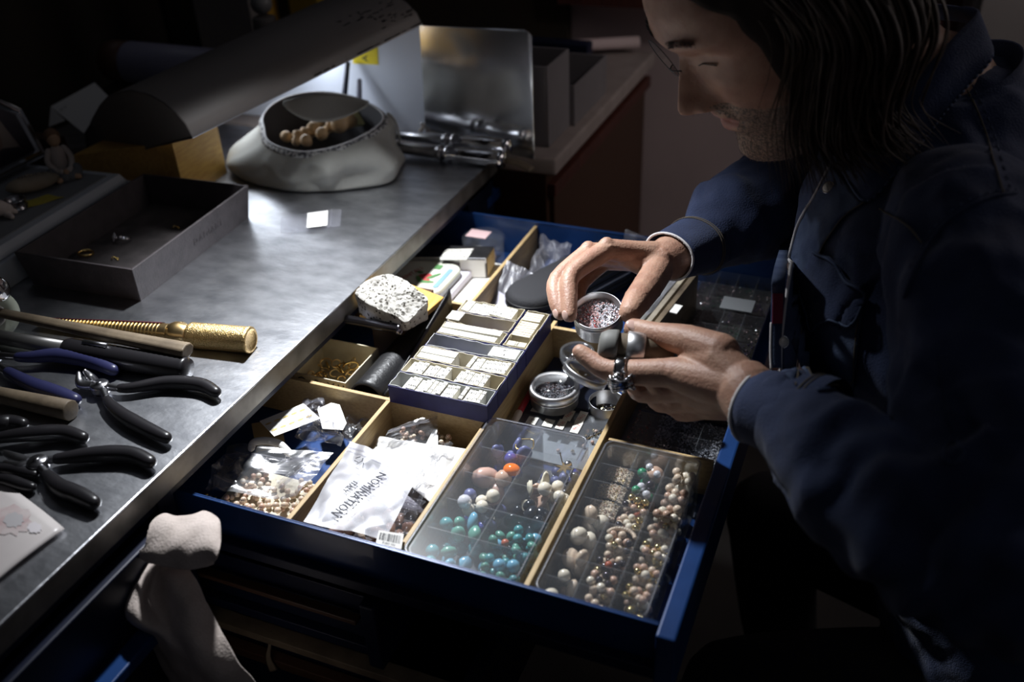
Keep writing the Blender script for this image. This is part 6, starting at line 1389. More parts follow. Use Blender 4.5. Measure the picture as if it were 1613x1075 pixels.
# ---- facial details
for sd in (-1,1):
    arc = [HM @ (headpt(.001+.0028*math.cos((x-.029)/.0115*1.4), math.asin(min(.99,(x/lut(WT,.001))**(1/.92)))*1)*1.0+V(0,.0012,0)) for x in [.0175+.0019*k for k in range(12)]] if sd > 0 else [HM @ (headpt(.001+.0028*math.cos((x-.031)/.0115*1.4), -math.asin(min(.99,(x/lut(WT,.001))**(1/.92))))+V(0,.0012,0)) for x in [.0175+.0019*k for k in range(12)]]
    bm = B(); tube(bm, arc, .0009, 5, flat=.6); build('eyelashes', bm, MT['black'], man, world=True, smooth=True)
    bm = B()
    for k in range(110):
        x = rnd.uniform(.014,.046); u = .0325+.004*math.sin((x-.014)/.034*PI)+rnd.uniform(-.0028,.0028)
        p = headpt(u, sd*math.asin(min(.99,(x/lut(WT,u))**(1/.92))))
        tube(bm, [HM @ (p+V(0,.0002,0)), HM @ (p+V(sd*.0055,.0004,.0012))], [.00035,.00015], 3)
    build('eyebrow', bm, MT['hair'], man, world=True, stuff=True)
# stubble of chin and moustache: short hairs
bm = B()
for k in range(1500):
    u = rnd.uniform(-.118,-.040); x = rnd.uniform(-.052,.052)
    if abs(x) < .019 and -.073 < u < -.049: continue
    if u > -.047 and abs(x) > .024: continue
    ww = lut(WT,u)
    if abs(x) > ww*.97: continue
    p = headpt(u, math.copysign(math.asin(min(.99,(abs(x)/ww)**(1/.92))), x)); e = p+V(x*.02, .0016, -.0016)+V(rnd.uniform(-.0007,.0007),0,rnd.uniform(-.0007,.0007))
    a_, b_ = HM @ p, HM @ e; s_ = (CAM-a_).cross(b_-a_).normalized()*.00016
    bm.faces.new([bm.verts.new(a_-s_), bm.verts.new(a_+s_), bm.verts.new(b_)])
build('beard', bm, MT['beard'], man, world=True, stuff=True)
# glasses: thin rimless pair
bm = B()
for sd in (-1,1):
    for k in range(1):
        lens = [HM @ V(sd*.034+.025*math.cos(a)*1.0, .0925, .002+.019*math.sin(a)) for a in [i*2*PI/28 for i in range(29)]]
        if sd < 0: tube(bm, lens, .00045, 5, caps=False)
tube(bm, smoothpath([HM @ V(-.010,.0925,.004), HM @ V(0,.098,.006), HM @ V(.010,.0925,.004)],4), .0007, 5)
build('glasses_rim', bm, MT['black'], man, world=True, smooth=True)
for sd in (-1,):
    bm = B(); bm.faces.new([bm.verts.new(HM @ V(sd*.034+.0245*math.cos(a), .0925, .002+.0185*math.sin(a))) for a in [i*2*PI/24 for i in range(24)]]); build('glasses_lens', bm, MT['glass'], man, world=True)
# fingernails
for p, tip, dirn, r in ((T2[-1], T2[-1]-T2[-2], None, .0056),):
    M_ = frame(toc(p,.0076)+V(0,0,.0030)+(p-T2[-2]).normalized()*.001, (CAM-p).normalized()*.6+V(0,0,.9), (T2[-1]-T2[-2])); bm = B(); ball(bm, (0,0,0), r, 3, (.9,1.25,.30)); bm.transform(M_); build('fingernail', bm, MT['nail'], man, world=True, smooth=True)
for f_ in (M1,I1):
    p = f_[-1]; M_ = frame(p+(p-f_[-2]).normalized()*.0-(D(940,490,.955)-p).normalized()*.0050+(CAM-p).normalized()*.0036, -(D(940,490,.955)-p).normalized()+(CAM-p).normalized()*.8, (p-f_[-2])); bm = B(); ball(bm, (0,0,0), .0045, 3, (.9,1.3,.3)); bm.transform(M_); build('fingernail', bm, MT['nail'], man, world=True, smooth=True)

# ---- shirt
def loft(bm, rings, X, Y, n=56, pw=1.0):
    rr = [[bm.verts.new(Vector(c)+X*a*math.copysign(abs(math.cos(t))**pw, math.cos(t))+Y*b*math.copysign(abs(math.sin(t))**pw, math.sin(t))) for t in [2*PI*k/n for k in range(n)]] for c,a,b in rings]
    for q_, s_ in zip(rr, rr[1:]):
        for i in range(n): bm.faces.new([q_[i], q_[(i+1)%n], s_[(i+1)%n], s_[i]])
    bm.faces.new(rr[0][::-1]); bm.faces.new(rr[-1])
XL = V(.077,-.37,-.023).normalized(); YF = V(-.98,-.2,-.05).normalized()
bm = B()
loft(bm, [((.77,.24,-.36),.165,.125),((.70,.25,-.15),.165,.120),((.645,.255,-.02),.176,.128),((.612,.262,.07),.186,.126),((.600,.270,.13),.186,.115),((.598,.278,.18),.168,.098),((.602,.286,.215),.130,.078),((.604,.292,.245),.088,.064),((.600,.296,.268),.066,.056)], XL, YF, 64, .9)
ball(bm, (.622,.292,.213), .066, 3, (1.1,1.1,1)); ball(bm, (.650,.285,.185), .075, 3)
def sleeve(pts, rad): p = smoothpath(pts,6); tube(bm, p, interp(rad,len(p)), 28, roundcap=True)
sleeve([V(.585,.37,.205), V(.553,.452,.185), V(.50,.495,.115), V(.462,.515,.055)], [.055,.064,.062,.060]); sleeve([V(.462,.512,.055), V(.428,.425,.060), V(.400,.360,.063), D(1108,385,1.090)], [.060,.058,.051,.034])
sleeve([V(.620,.16,.195), V(.638,.085,.178), V(.658,-.01,.130), V(.670,-.105,.078)], [.058,.066,.066,.064]); sleeve([V(.670,-.108,.075), V(.615,-.088,.072), V(.570,-.058,.073), D(1250,655,.765)], [.063,.058,.050,.034])
me = remesh(bm, .0035, 5, .5)
ax2 = (D(1203,640,.785)-V(.670,-.108,.075)).normalized(); ax1 = (D(1078,398,1.055)-V(.462,.512,.055)).normalized()
bmx = bmesh.new(); bmx.from_mesh(me); bmx.normal_update()
for v in bmx.verts:
    p = v.co; n_ = v.normal
    h = .0060*noise.noise(V(p.x*13,p.y*13,p.z*22)+V(3,1,2))+.0026*noise.noise(p*48)+.0040*max(0,.35-abs(noise.noise(V(p.x*20+p.z*9,p.y*20,p.z*7))))*2
    # ring folds around the sleeves and at the elbow
    s2 = (p-V(.670,-.108,.075)).dot(ax2)
    if p.y < .06 and p.z < .16: h += .0035*math.sin(s2*150+p.z*60+noise.noise(p*18)*5)*1.5*max(0,1-abs(s2-.03)/.13)
    s1 = (p-V(.462,.512,.055)).dot(ax1)
    if p.y > .30 and p.x < .50: h += .0035*math.sin(s1*110+p.z*70+noise.noise(p*16)*5)*1.3*max(0,1-abs(s1-.06)/.20)
    if p.y < .12 and p.z > .05: h += .0045*math.sin(p.y*85-p.z*60+noise.noise(p*12)*4)*.8
    v.co += n_*h
bmx.to_mesh(me); bmx.free(); me.shade_smooth(); me.materials.append(MT['denim'])
bvh_src = bmesh.new(); bvh_src.from_mesh(me); BV = BVHTree.FromBMesh(bvh_src); bvh_src.free()
shirt = bpy.data.objects.new('denim_shirt', me); C.objects.link(shirt); shirt.parent = man; me.transform(_roots[man.name].inverted())
def on(u, v, off=.001, dflt=.85):
    h = BV.ray_cast(CAM, ray(u,v).normalized())
    if h[0] is None: return D(u,v,dflt)
    n_ = h[1] if h[1].dot(CAM-h[0]) > 0 else -h[1]
    return h[0]+n_*off
from mathutils.geometry import delaunay_2d_cdt
def patch(name, poly, off, m, par=shirt, step=7, solid=.0014, world=True, bulge=0.):
    P2 = [Vector(p).to_2d() if len(p)>2 else Vector(p) for p in poly]; dense = []
    for a, b in zip(P2, P2[1:]+P2[:1]):
        k = max(1, int((b-a).length/step)); dense += [a.lerp(b,i/k) for i in range(k)]
    xs = [p.x for p in P2]; ys = [p.y for p in P2]
    def inside(q):
        c = False
        for a, b in zip(P2, P2[1:]+P2[:1]):
            if (a.y > q.y) != (b.y > q.y) and q.x < (b.x-a.x)*(q.y-a.y)/(b.y-a.y)+a.x: c = not c
        return c
    def bd(q): return min((q-d).length for d in dense)
    inner = []
    y = min(ys)
    while y < max(ys):
        x = min(xs)
        while x < max(xs):
            q = Vector((x,y))
            if inside(q) and bd(q) > step*.5: inner.append(q)
            x += step
        y += step
    n = len(dense)
    vv, _, ff, *_r = delaunay_2d_cdt(dense+inner, [], [list(range(n))], 1, 1e-4)
    bm = B(); vs_ = [bm.verts.new(on(q.x,q.y,off+bulge*min(1,bd(q)/25))) for q in vv]
    for f in ff: bm.faces.new([vs_[i] for i in f])
    return build(name, bm, m, par, world=world, smooth=True, solid=solid), [on(q.x,q.y,off+.001) for q in dense]
def seam(pts, r=.0007, m='thread', off=.0008, par=shirt, name='seam', n=6, dash=False):
    q = smoothpath([Vector((p[0],p[1],0)) for p in pts], n); pl = [on(p.x,p.y,off) for p in q]
    bm = B()
    if dash:
        for a, b in zip(pl[::2], pl[1::2]): tube(bm, [a,b], r, 5)
        return build(name, bm, MT[m], par, world=True, smooth=True, stuff=True)
    tube(bm, pl, r, 6, roundcap=True); return build(name, bm, MT[m], par, world=True, smooth=True)
# placket, facing, frayed edge
pk = [(1312,262),(1290,306),(1263,352),(1250,398),(1243,440),(1236,490),(1231,540),(1230,585)]
pk2 = [(1362,322),(1330,345),(1300,385),(1283,430),(1274,470),(1262,510),(1256,560),(1252,612)]
patch('button_placket', pk+pk2[::-1], .0022, MT['denimlight'], step=8)
seam(pk, .0016, 'fray', .0036, name='frayed_edge', n=8); seam([(a+2,b) for a,b in pk2], .0006, 'thread', .003)
def fringe(path, ln, n, off=.003, par=shirt, m='fray', side=-1):
    q = smoothpath([Vector((p[0],p[1],0)) for p in path], 8); bm = B()
    for k in range(n):
        t_ = rnd.random()*(len(q)-1.01); i = int(t_); p = q[i].lerp(q[i+1], t_-i); a = on(p.x,p.y,off); b = a+(R3.col[0]*side+V(rnd.uniform(-.4,.4),rnd.uniform(-.4,.4),rnd.uniform(-.5,.5)))*ln*rnd.uniform(.4,1.1)
        tube(bm, [a,b], [.0003,.00015], 3)
    return build('loose_threads', bm, MT[m], par, world=True, stuff=True)
fringe(pk, .0022, 260)
def stud(u, v, r=.0062, m='pearlsnap', off=.004):
    p = on(u,v,off); p2 = on(u+3,v,off); p3 = on(u,v+3,off); n_ = (p2-p).cross(p3-p).normalized(); n_ = n_ if n_.dot(CAM-p) > 0 else -n_
    n_ = (n_*.6+(CAM-p).normalized()*.4).normalized()
    M_ = frame(p, n_); bm = B(); lathe(bm, [(0,r*.42),(r*.5,r*.36),(r*.82,r*.16),(r*.86,0),(r*.86,-.001),(0,-.001)], 20, M_); s_ = build('snap', bm, MT[m], shirt, world=True, smooth=True)
    bm = B(); lathe(bm, [(r*.84,.0),(r*.92,.0008),(r,.0),(r,-.0012),(r*.84,-.0012)], 20, M_); build('snap_rim', bm, MT['chrome'], shirt, world=True, smooth=True)
for u, v in ((1309,299),(1253,420),(1232,539)): stud(u, v)
stud(1290,499,.0058)
# pocket and flap
patch('chest_pocket', [(1266,452),(1258,500),(1246,540),(1262,580),(1287,618),(1345,614),(1352,560),(1360,490),(1330,450)], .0018, MT['denimlight'], bulge=.002)
seam([(1250,543),(1266,580),(1289,612),(1342,608),(1349,560),(1356,495)], .0006, 'thread', .0045)
patch('pocket_flap', [(1294,396),(1316,404),(1334,424),(1345,442),(1372,468),(1362,484),(1350,516),(1325,512),(1303,514),(1288,524),(1278,497),(1268,462),(1264,438),(1280,420)], .0060, MT['denim'], bulge=.001)
seam([(1294,398),(1317,407),(1335,428),(1347,446),(1370,470)], .0013, 'denimlight', .0082, name='flap_edge'); seam([(1360,486),(1348,512),(1324,507),(1302,509),(1289,519),(1281,497),(1271,462)], .0011, 'denimlight', .0080, name='flap_edge')
# yoke, shoulder and sleeve seams
seam([(1521,138),(1538,172),(1553,212),(1566,260),(1580,305)], .0007, 'thread', .0010)
seam([(1532,134),(1550,172),(1566,214),(1580,262),(1592,300)], .0006, 'denimlight', .0010, dash=True)
seam([(1386,330),(1412,344),(1436,362),(1452,384)], .0007, 'thread', .0010)
seam([(1600,305),(1560,312),(1520,330),(1485,358),(1460,392),(1440,430),(1425,470)], .0012, 'denim', .0012)
seam([(1602,300),(1560,304),(1516,322),(1478,352),(1452,388),(1432,428)], .0005, 'denimlight', .0012, dash=True)
seam([(1500,680),(1490,640),(1484,600),(1482,560)], .0006, 'denim', .0010)
# frayed worn patch on the sleeve
c_ = (1502,712); seam([(c_[0]+14*math.cos(a)*(1+.2*math.sin(3*a)), c_[1]+17*math.sin(a)) for a in [k*.6 for k in range(11)]], .0009, 'denimlight', .0015, name='worn_mark'); fringe([(c_[0]+14*math.cos(a), c_[1]+17*math.sin(a)) for a in [k*.6 for k in range(11)]], .003, 90, .001, m='denimlight')
# facing edge with red woven label left of the placket
pe = [(1243,345),(1235,385),(1228,430),(1226,470),(1225,510),(1224,550),(1225,580)]
bm = B(); pi_ = [on(u+10,v,.001) for u,v in pe]; po_ = [on(u+10,v,.001)+R3.col[0]*(-.0115)+(CAM-on(u+10,v,0)).normalized()*.003 for u,v in pe]
A_ = smoothpath(pi_,5); B_ = smoothpath(po_,5); a_ = [bm.verts.new(p) for p in A_]; b_ = [bm.verts.new(p) for p in B_]
for i in range(len(a_)-1): bm.faces.new([a_[i],a_[i+1],b_[i+1],b_[i]])
build('inner_facing', bm, MT['denimlight'], shirt, world=True, smooth=True, solid=.0016)
bm = B(); tube(bm, B_[20:], .0012, 5, roundcap=True); build('frayed_edge', bm, MT['fray'], shirt, world=True, smooth=True)
i0, i1 = 14, 20
bm = B(); q = [A_[i0]+(B_[i0]-A_[i0])*.92, A_[i1]+(B_[i1]-A_[i1])*.92, A_[i1]+(B_[i1]-A_[i1])*.12, A_[i0]+(B_[i0]-A_[i0])*.12]; q = [p+(CAM-p).normalized()*.0018 for p in q]
bm.faces.new([bm.verts.new(p) for p in q]); wl = build('woven_label', bm, mat('label_red', (.22,.02,.05), .8), shirt, world=True, solid=.0004, label='dark red woven label with pale lettering')
ex_ = (q[0]-q[1]).normalized(); nn_ = ex_.cross(q[2]-q[1]).normalized(); nn_ = nn_ if nn_.dot(CAM-q[0]) > 0 else -nn_; ey_ = nn_.cross(ex_)
M_ = Matrix((ex_, ey_, nn_)).transposed().to_4x4(); M_.translation = (q[0]+q[1]+q[2]+q[3])/4+nn_*.0006
# cuffs
for cen, ax_, r, sgn in ((D(1203,640,.785), ax2, .0425, 2), (D(1078,398,1.055), ax1, .0430, 1)):
    tgt = (D(1190,640,.790) if sgn == 2 else D(1054,404,1.030)); ax_ = (tgt-cen).normalized()*.55+ax_*.45; ax_.normalize()
    M_ = frame(tgt, ax_); Lc = .060; RR = .0345 if sgn == 2 else .0305
    bm = B(); n = 48; prof_ = [(RR*1.20,-Lc-.006),(RR*1.24,-Lc+.003),(RR*1.16,-.035),(RR*1.04,-.008),(RR*1.01,0),(RR*.97,0),(RR*.97,-.03)]
    rr_ = []
    for r_, z_ in prof_:
        rr_.append([bm.verts.new(M_ @ V(r_*math.cos(t)*(1+.03*math.sin(3*t+z_*40)), r_*math.sin(t)*(.86+.03*math.cos(2*t)), z_)) for t in [2*PI*k/n for k in range(n)]])
    for q_, s_ in zip(rr_, rr_[1:]):
        for i in range(n): bm.faces.new([q_[i], q_[(i+1)%n], s_[(i+1)%n], s_[i]])
    build('cuff', bm, MT['denim'], shirt, world=True, smooth=True)
    el = [M_ @ V(RR*1.0*math.cos(t)*(1+.03*math.sin(3*t)), RR*1.0*math.sin(t)*(.86+.03*math.cos(2*t)), .0008) for t in [2*PI*k/60 for k in range(61)]]
    bm = B(); tube(bm, el, .0015, 6, caps=False); build('frayed_edge', bm, MT['fray'], shirt, world=True, smooth=True)
    bm = B()
    for k in range(420):
        t = rnd.uniform(0,2*PI); p = M_ @ V(RR*math.cos(t)*(1+.03*math.sin(3*t)), RR*math.sin(t)*(.86+.03*math.cos(2*t)), .001); d_ = (ax_+V(rnd.uniform(-.7,.7),rnd.uniform(-.7,.7),rnd.uniform(-.7,.7))).normalized()*.0022*rnd.uniform(.4,1.1); tube(bm, [p,p+d_], [.0003,.00015], 3)
    build('loose_threads', bm, MT['fray'], shirt, world=True, stuff=True)
    for zz in (-Lc+.006, -Lc+.010):
        el = [M_ @ V(RR*1.245*math.cos(t)*(1+.03*math.sin(3*t+zz*40)), RR*1.245*math.sin(t)*(.86+.03*math.cos(2*t)), zz) for t in [2*PI*k/48 for k in range(49)]]
        bm = B(); tube(bm, el, .0006, 5, caps=False); build('seam', bm, MT['thread'], shirt, world=True)
# collar
inn = [(1470,6,.90),(1510,10,.868),(1540,18,.842),(1500,62,.822),(1462,104,.818),(1425,146,.820),(1390,190,.828),(1352,245,.850),(1318,262,.872)]
out_ = [(1480,30,.92),(1530,38,.872),(1564,84,.820),(1526,134,.812),(1488,178,.815),(1456,220,.812),(1418,262,.815),(1364,317,.838),(1322,258,.866)]
def over(u, v, d, off):
    h = BV.ray_cast(CAM, ray(u,v).normalized())
    if h[0] is not None: d = min(d, (h[0]-CAM).dot(-R3.col[2])-off)
    return D(u, v, d)
A_ = smoothpath([over(*q, .020) for q in inn],6); B_ = smoothpath([over(*q, .005) for q in out_],6)
def lift(p, off):
    d = (p-CAM).normalized(); h = BV.ray_cast(CAM, d)
    return CAM+d*(h[3]-off) if h[0] is not None and h[3]-off < (p-CAM).length else p
B_ = [lift(p,.006) for p in B_]; A_ = [lift(p,.014) for p in A_]
bm = B(); rr_ = []
for k in range(9):
    t_ = k/8; rr_.append([bm.verts.new(lift(a.lerp(b,t_)+(CAM-a).normalized()*.006*math.sin(PI*min(1,t_*1.3)), .006+.008*(1-t_))) for a,b in zip(A_,B_)])
for q_, s_ in zip(rr_, rr_[1:]):
    for i in range(len(q_)-1): bm.faces.new([q_[i], q_[i+1], s_[i+1], s_[i]])
build('collar', bm, MT['denim'], shirt, world=True, smooth=True, solid=.003)
bm = B(); Bs = [p+(CAM-p).normalized()*.0018 for p in B_[10:]]; 
for a, b in zip(Bs[::1], Bs[1::1]): tube(bm, [a.lerp(b,.1), a.lerp(b,.75)], .0011, 5)
build('collar_stitching', bm, MT['denimlight'], shirt, world=True, smooth=True, stuff=True)
bm = B(); tube(bm, [p+(CAM-p).normalized()*.001 for p in B_[-7:]]+[], .0016, 6); build('collar_edge', bm, MT['denimlight'], shirt, world=True, smooth=True)
# inner stand of the collar behind the neck
bm = B(); c_ = V(.598,.300,.262)
rr_ = []
for z_, rx, ry in ((-.03,.060,.052),(-.005,.058,.052),(.004,.057,.052),(.006,.059,.054),(-.02,.062,.057)):
    rr_.append([bm.verts.new(c_+V(-.010*z_/.04,0,z_)+XL*rx*math.cos(t)+YF*ry*math.sin(t)*-1+V(0,0,.022*(-math.sin(t)*-1 if z_>0 else 0)*(1 if z_>0 else 0))) for t in [2*PI*k/40 for k in range(40)]])
for q_, s_ in zip(rr_, rr_[1:]):
    for i in range(40): bm.faces.new([q_[i], q_[(i+1)%40], s_[(i+1)%40], s_[i]])
build('collar_stand', bm, MT['denim'], shirt, world=True, smooth=True)
# ---- trousers, stool
bm = B(); tube(bm, [V(.77,.24,-.30), V(.78,.24,-.40)], [.155,.16], 24, flat=.85, roundcap=True)
for sd, y in ((1,.12),(-1,.37)):
    kn = V(.50 if sd==1 else .49, y-.03*sd, -.40)
    tube(bm, smoothpath([V(.77,y+.02*sd,-.39), V(.64,y,-.39), kn],4), interp([.095,.085,.065],9), 20, roundcap=True)
    tube(bm, smoothpath([kn, kn+V(.03,0,-.20), kn+V(.07,0,-.38)],4), interp([.064,.056,.045],9), 18, roundcap=True)
me = remesh(bm, .006, 3); finish('jeans', me, MT['jeans'], man, world=True, smooth=True)
for sd, y in ((1,.12),(-1,.37)):
    k_ = V(.57 if sd==1 else .56, y-.03*sd, -.80); bm = B(); tube(bm, smoothpath([k_+V(.05,0,-.012), k_+V(0,0,-.008), k_+V(-.09,0,-.022), k_+V(-.16,0,-.030)],4), interp([.035,.040,.036,.026],13), 16, flat=.72, up=(0,1,0), roundcap=True)
    for v in bm.verts: v.co.z = max(v.co.z, -.849)
    tube(bm, [k_+V(.02,0,-.02), k_+V(.0,0,.05)], [.040,.044], 16, roundcap=True)
    me = remesh(bm, .003, 3); finish('boot', me, MT['black'], man, world=True, smooth=True)
t = thing('work_stool', 'dark round stool under the seated man', 'stool', (.80,.24,-.85))
bm = B(); lathe(bm, [(0,-.50),(.16,-.50),(.175,-.49),(.175,-.465),(.15,-.452),(0,-.450)], 36, Matrix.Translation((.80,.24,0))); 
bmesh.ops.translate(bm, verts=bm.verts, vec=(0,0,-.045)); build('seat', bm, MT['black'], t, world=True, smooth=True)
bm = B(); tube(bm, [V(.80,.24,-.55), V(.80,.24,-.80)], .022, 14); build('column', bm, MT['dchrome'], t, world=True, smooth=True)
for k in range(5):
    a = 2*PI*k/5+.3; bm = B(); tube(bm, [V(.80,.24,-.80), V(.80+.22*math.cos(a),.24+.22*math.sin(a),-.832)], [.018,.012], 8, roundcap=True); build('leg', bm, MT['black'], t, world=True, smooth=True)

# ---- hair
bm = B()
for v_ in range(0): pass
HN = 70; rows_ = []
for i in range(41):
    u = -.085+.2045*(i/40)
    row = []
    for k in range(HN):
        th_ = PI*.36+(2*PI-2*PI*.36)*k/(HN-1)
        fr_ = max(0,(u-.04)/.075); th_ = PI*(.36-.30*fr_)+(2*PI-2*PI*(.36-.30*fr_))*k/(HN-1)
        q = headpt(min(u,.1150), th_) if u < .1150 else V(0,-.005,.1155)
        s_ = 1.07+.035*noise.noise(V(th_*9,u*20,1)); q = V(q.x*s_+math.copysign(.004,q.x), q.y*s_, q.z*1.03+.004); row.append(bm.verts.new(HM @ q))
    rows_.append(row)
for q_, s_ in zip(rows_, rows_[1:]):
    for k in range(HN-1): bm.faces.new([q_[k], q_[k+1], s_[k+1], s_[k]])
hairo = build('hair', bm, MT['hairbase'], man, world=True, smooth=True, solid=.004)
F0 = [(1130, -60, 0.755), (1215, 0, 0.753), (1266, 62, 0.761), (1268, 125, 0.777), (1256, 205, 0.802), (1270, 298, 0.831)]
F1 = [(1230, -80, 0.735), (1300, -5, 0.729), (1335, 75, 0.738), (1330, 150, 0.76), (1335, 225, 0.785), (1372, 268, 0.811)]
F2 = [(1400, -80, 0.745), (1455, -10, 0.742), (1460, 60, 0.751), (1420, 130, 0.767), (1402, 180, 0.782), (1452, 236, 0.789)]
bm = B(); bm2 = B()
def strand(s, b, rad, jit, n=5, col=None):
    pts = []
    ju, jv, jd = rnd.gauss(0,jit), rnd.gauss(0,jit*.5), rnd.uniform(-.008,.010); ph, am = rnd.uniform(0,6), rnd.uniform(0,7)
    for k in range(6):
        w0, w1, w2 = ((1-2*s), 2*s, 0) if s < .5 else (0, 2-2*s, 2*s-1); q = [F0[k][i]*w0+F1[k][i]*w1+F2[k][i]*w2 for i in range(3)]
        f_ = (k/5)**1.5; pts.append(D(q[0]+ju*(1+f_)+am*math.sin(ph+k*1.3)+rnd.gauss(0,3), q[1]+jv+(rnd.uniform(-30,14)*f_), q[2]+jd))
    p = smoothpath(pts, n); tube(b, p, interp([rad,rad*1.1,rad*.9,rad*.75,rad*.4,rad*.08],len(p)), 5, flat=.55)
for k in range(240): strand(rnd.random()**1.0, bm, rnd.uniform(.0016,.0042), 12)
for k in range(210): strand(rnd.uniform(-.10,1) if k%2 else rnd.uniform(-.10,.25), bm2, rnd.uniform(.0007,.0014), 13)
# far-side and back hair
for k in range(110):
    th_ = rnd.uniform(PI*.62, PI*1.30); q = headpt(.06, th_); p0 = HM @ (V(q.x*1.08,q.y*1.08,.075)); p1 = HM @ V(q.x*1.22,q.y*1.16,.0); p2 = p1+V(0,0,-.07)+(p1-HC).normalized()*.006; p3 = p2+V(rnd.uniform(-.01,.02),0,-.05)
    if p2.x < .47 and p2.y > .30: p3 = p2+V(.01,0,-.03)
    pp_ = smoothpath([p0,p1,p2,p3],4); tube(bm, pp_, interp([.004,.005,.004,.001],len(pp_)), 5, flat=.6)
build('hair_locks', bm, MT['hair'], man, world=True, smooth=True, stuff=True)
build('fine_hair', bm2, mat('hair_highlight', (.11,.075,.05), .45), man, world=True, smooth=True, stuff=True)

# ---- what he holds
tc_ = D(941,489,.952); ta_ = (V(0,0,1)+(CAM-tc_).normalized()*.42+R3.col[0]*-.10).normalized()
t = thing('held_round_tin', 'open aluminium tin of pink and clear crystals held in his far hand', 'tin', tc_)
M_ = frame(tc_, ta_); r = .0252
bm = B(); lathe(bm, [(0,-.024),(r*.92,-.024),(r*.97,-.0225),(r*.97,-.007),(r*1.0,-.0065),(r*1.0,-.005),(r*.97,-.0045),(r*.97,-.001),(r,0),(r*.965,.0006),(r*.94,0),(r*.94,-.012),(0,-.012)], 56, M_); build('body', bm, MT['alu'], t, world=True, smooth=True)
bm = B()
for k in range(620):
    a = rnd.uniform(0,2*PI); q_ = r*.90*math.sqrt(rnd.random()); rr = rnd.uniform(.0008,.0017); h_ = -.0095+.0015*noise.noise(V(q_*90*math.cos(a),q_*90*math.sin(a),0))+rnd.uniform(0,.0016)
    Mq = M_ @ Matrix.Translation((q_*math.cos(a),q_*math.sin(a),h_)) @ Matrix.Rotation(rnd.uniform(0,6),4,(rnd.random()-.5,rnd.random()-.5,rnd.random()-.5))
    v = [bm.verts.new(Mq @ V(*c)) for c in ((rr,0,0),(-rr,0,0),(0,rr,0),(0,-rr,0),(0,0,rr*.8),(0,0,-rr*.8))]
    cc = M_ @ V(q_*math.cos(a),q_*math.sin(a),0); rightish = (R3.transposed() @ (cc-tc_)).x > .002
    mi = (rnd.choice([0,0,0,1,3]) if rightish else rnd.choice([1,0,1,0,3,1,0,0,1,0,2,1]))
    for f in ((0,2,4),(2,1,4),(1,3,4),(3,0,4),(2,0,5),(1,2,5),(3,1,5),(0,3,5)): bm.faces.new([v[i] for i in f]).material_index = mi
me = bpy.data.meshes.new('loose_crystals'); bm.to_mesh(me); bm.free()
for m in ('crystal','crystalp','crystalr','darkgem'): me.materials.append(MT[m])
finish('loose_crystals', me, None, t, world=True, stuff=True)
# wooden ring clamp with leather tip and ring on it
t = thing('wooden_ring_clamp', 'wooden ring clamp with grey leather jaw held in his near hand', 'ring clamp', D(980,548,.865))
c0, c1 = D(957,546,.868), D(1062,560,.862); ad = (c1-c0).normalized(); M_ = frame(c0, ad, V(0,0,1))
bm = B(); rc = .0142
rr_ = []
for z_, s_, sh in ((-.006,.70,0),(-.003,.90,0),(.002,1,0),(.030,1,0),(.060,.86,0)):
    rr_.append([bm.verts.new(M_ @ V(rc*s_*math.cos(a), rc*s_*math.sin(a), z_)) for a in [2*PI*k/28 for k in range(28)]])
for q_, s_ in zip(rr_, rr_[1:]):
    for i in range(28): bm.faces.new([q_[i], q_[(i+1)%28], s_[(i+1)%28], s_[i]])
bm.faces.new(rr_[0][::-1]); bm.faces.new(rr_[-1]); build('wooden_jaw', bm, MT['driftwood'], t, world=True, smooth=True)
cx_ = M_.to_3x3().transposed() @ R3.col[0]; a_up = math.atan2((M_.to_3x3().transposed() @ R3.col[1]).y, (M_.to_3x3().transposed() @ R3.col[1]).x)
bm = B()
n = 18; prof_ = [(.55,-.0085),(.85,-.0070),(1.10,-.001),(1.16,.006),(1.16,.009),(1.02,.009),(1.0,.002),(.80,-.0045),(.5,-.0062)]
rows_ = []
for i in range(n+1):
    a = a_up+PI*.25+(i/n-.5)*PI*1.25; rows_.append([bm.verts.new(M_ @ V(rc*q0*math.cos(a), rc*q0*math.sin(a), q1)) for q0,q1 in prof_])
for q_, s_ in zip(rows_, rows_[1:]):
    for k in range(len(prof_)): bm.faces.new([q_[k], q_[(k+1)%len(prof_)], s_[(k+1)%len(prof_)], s_[k]])
bm.faces.new(rows_[0]); bm.faces.new(rows_[-1][::-1]); build('leather_jaw', bm, MT['lea2'], t, world=True, smooth=True)
t = thing('wide_silver_ring', 'plain wide silver ring fitted over the wooden ring clamp', 'ring', D(1000,548,.862))
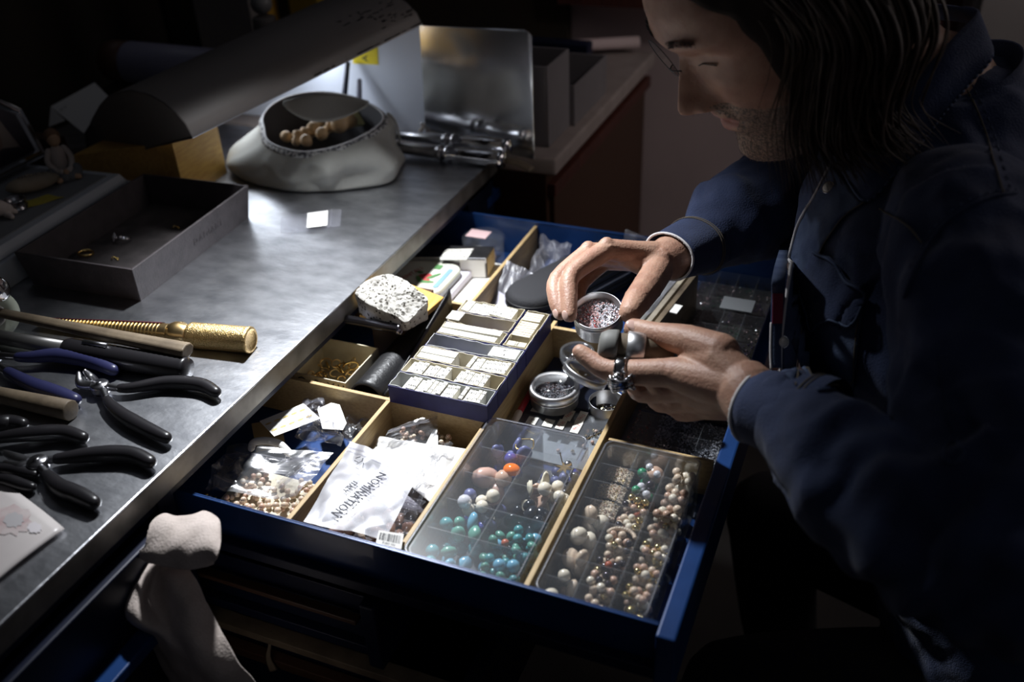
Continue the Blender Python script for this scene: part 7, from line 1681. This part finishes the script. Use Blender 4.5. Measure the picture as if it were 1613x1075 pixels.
M2_ = M_ @ Matrix.Translation((0,0,.0175)); bm = B(); lathe(bm, [(rc*1.02,0),(rc*1.10,-.0006),(rc*1.18,.0002),(rc*1.18,.0155),(rc*1.10,.0163),(rc*1.02,.0155),(rc*1.02,0)], 44, M2_); build('band', bm, MT['alu'], t, world=True, smooth=True)
# ornate silver ring worn on the index finger
fc_ = I2[0].lerp(I2[1], .86); fd_ = (I2[1]-I2[0]).normalized(); M_ = frame(fc_, fd_); rf = .0118
t = thing('ornate_silver_ring', 'heavy ornate silver ring worn on the index finger of his near hand', 'ring', fc_)
bm = B(); lathe(bm, [(rf*.94,-.005),(rf*1.10,-.0055),(rf*1.16,-.003),(rf*1.16,.003),(rf*1.10,.0055),(rf*.94,.005),(rf*.94,-.005)], 32, M_); build('band', bm, MT['chrome'], t, world=True, smooth=True)
bm = B(); dn = (V(0,0,-1)*.25+(CAM-fc_).normalized()*.95-R3.col[1]*.35); dn -= fd_*dn.dot(fd_); dn.normalize(); sd_ = fd_.cross(dn)
hc = fc_+dn*(rf*1.18)
ball(bm, hc, .0085, 3, (1,1,1)); 
for k in range(5): a = (k-2)*.42; tube(bm, smoothpath([hc+dn*.004+fd_*(.009*math.cos(a))+sd_*(.010*math.sin(a)), hc+dn*.0085+fd_*(.003)+sd_*(.007*math.sin(a)), hc+dn*.006-fd_*.006+sd_*(.005*math.sin(a)), hc-dn*.001-fd_*.012+sd_*(.008*math.sin(a))],4), interp([.0014,.0024,.002,.0014],13), 7, roundcap=True)
for k in range(34):
    a = rnd.uniform(0,6.28); q_ = rnd.uniform(.004,.0125); ball(bm, hc-fd_*.007+fd_*q_*math.cos(a)*.7+sd_*q_*math.sin(a)+dn*rnd.uniform(-.001,.005), rnd.uniform(.0013,.0024), 1)
me = remesh(bm, .0005, 2, .5); finish('ornate_head', me, mat('oxidised_silver', (.75,.74,.76), .16, 1., (.34,.33,.33), 300, .38, .5), t, world=True, smooth=True)
for s in (-1,1):
    bm = B(); ball(bm, hc+dn*.0085+sd_*s*.0035+fd_*.001, .0019, 2); build('dark_recess', bm, MT['onyx'], t, world=True, smooth=True)
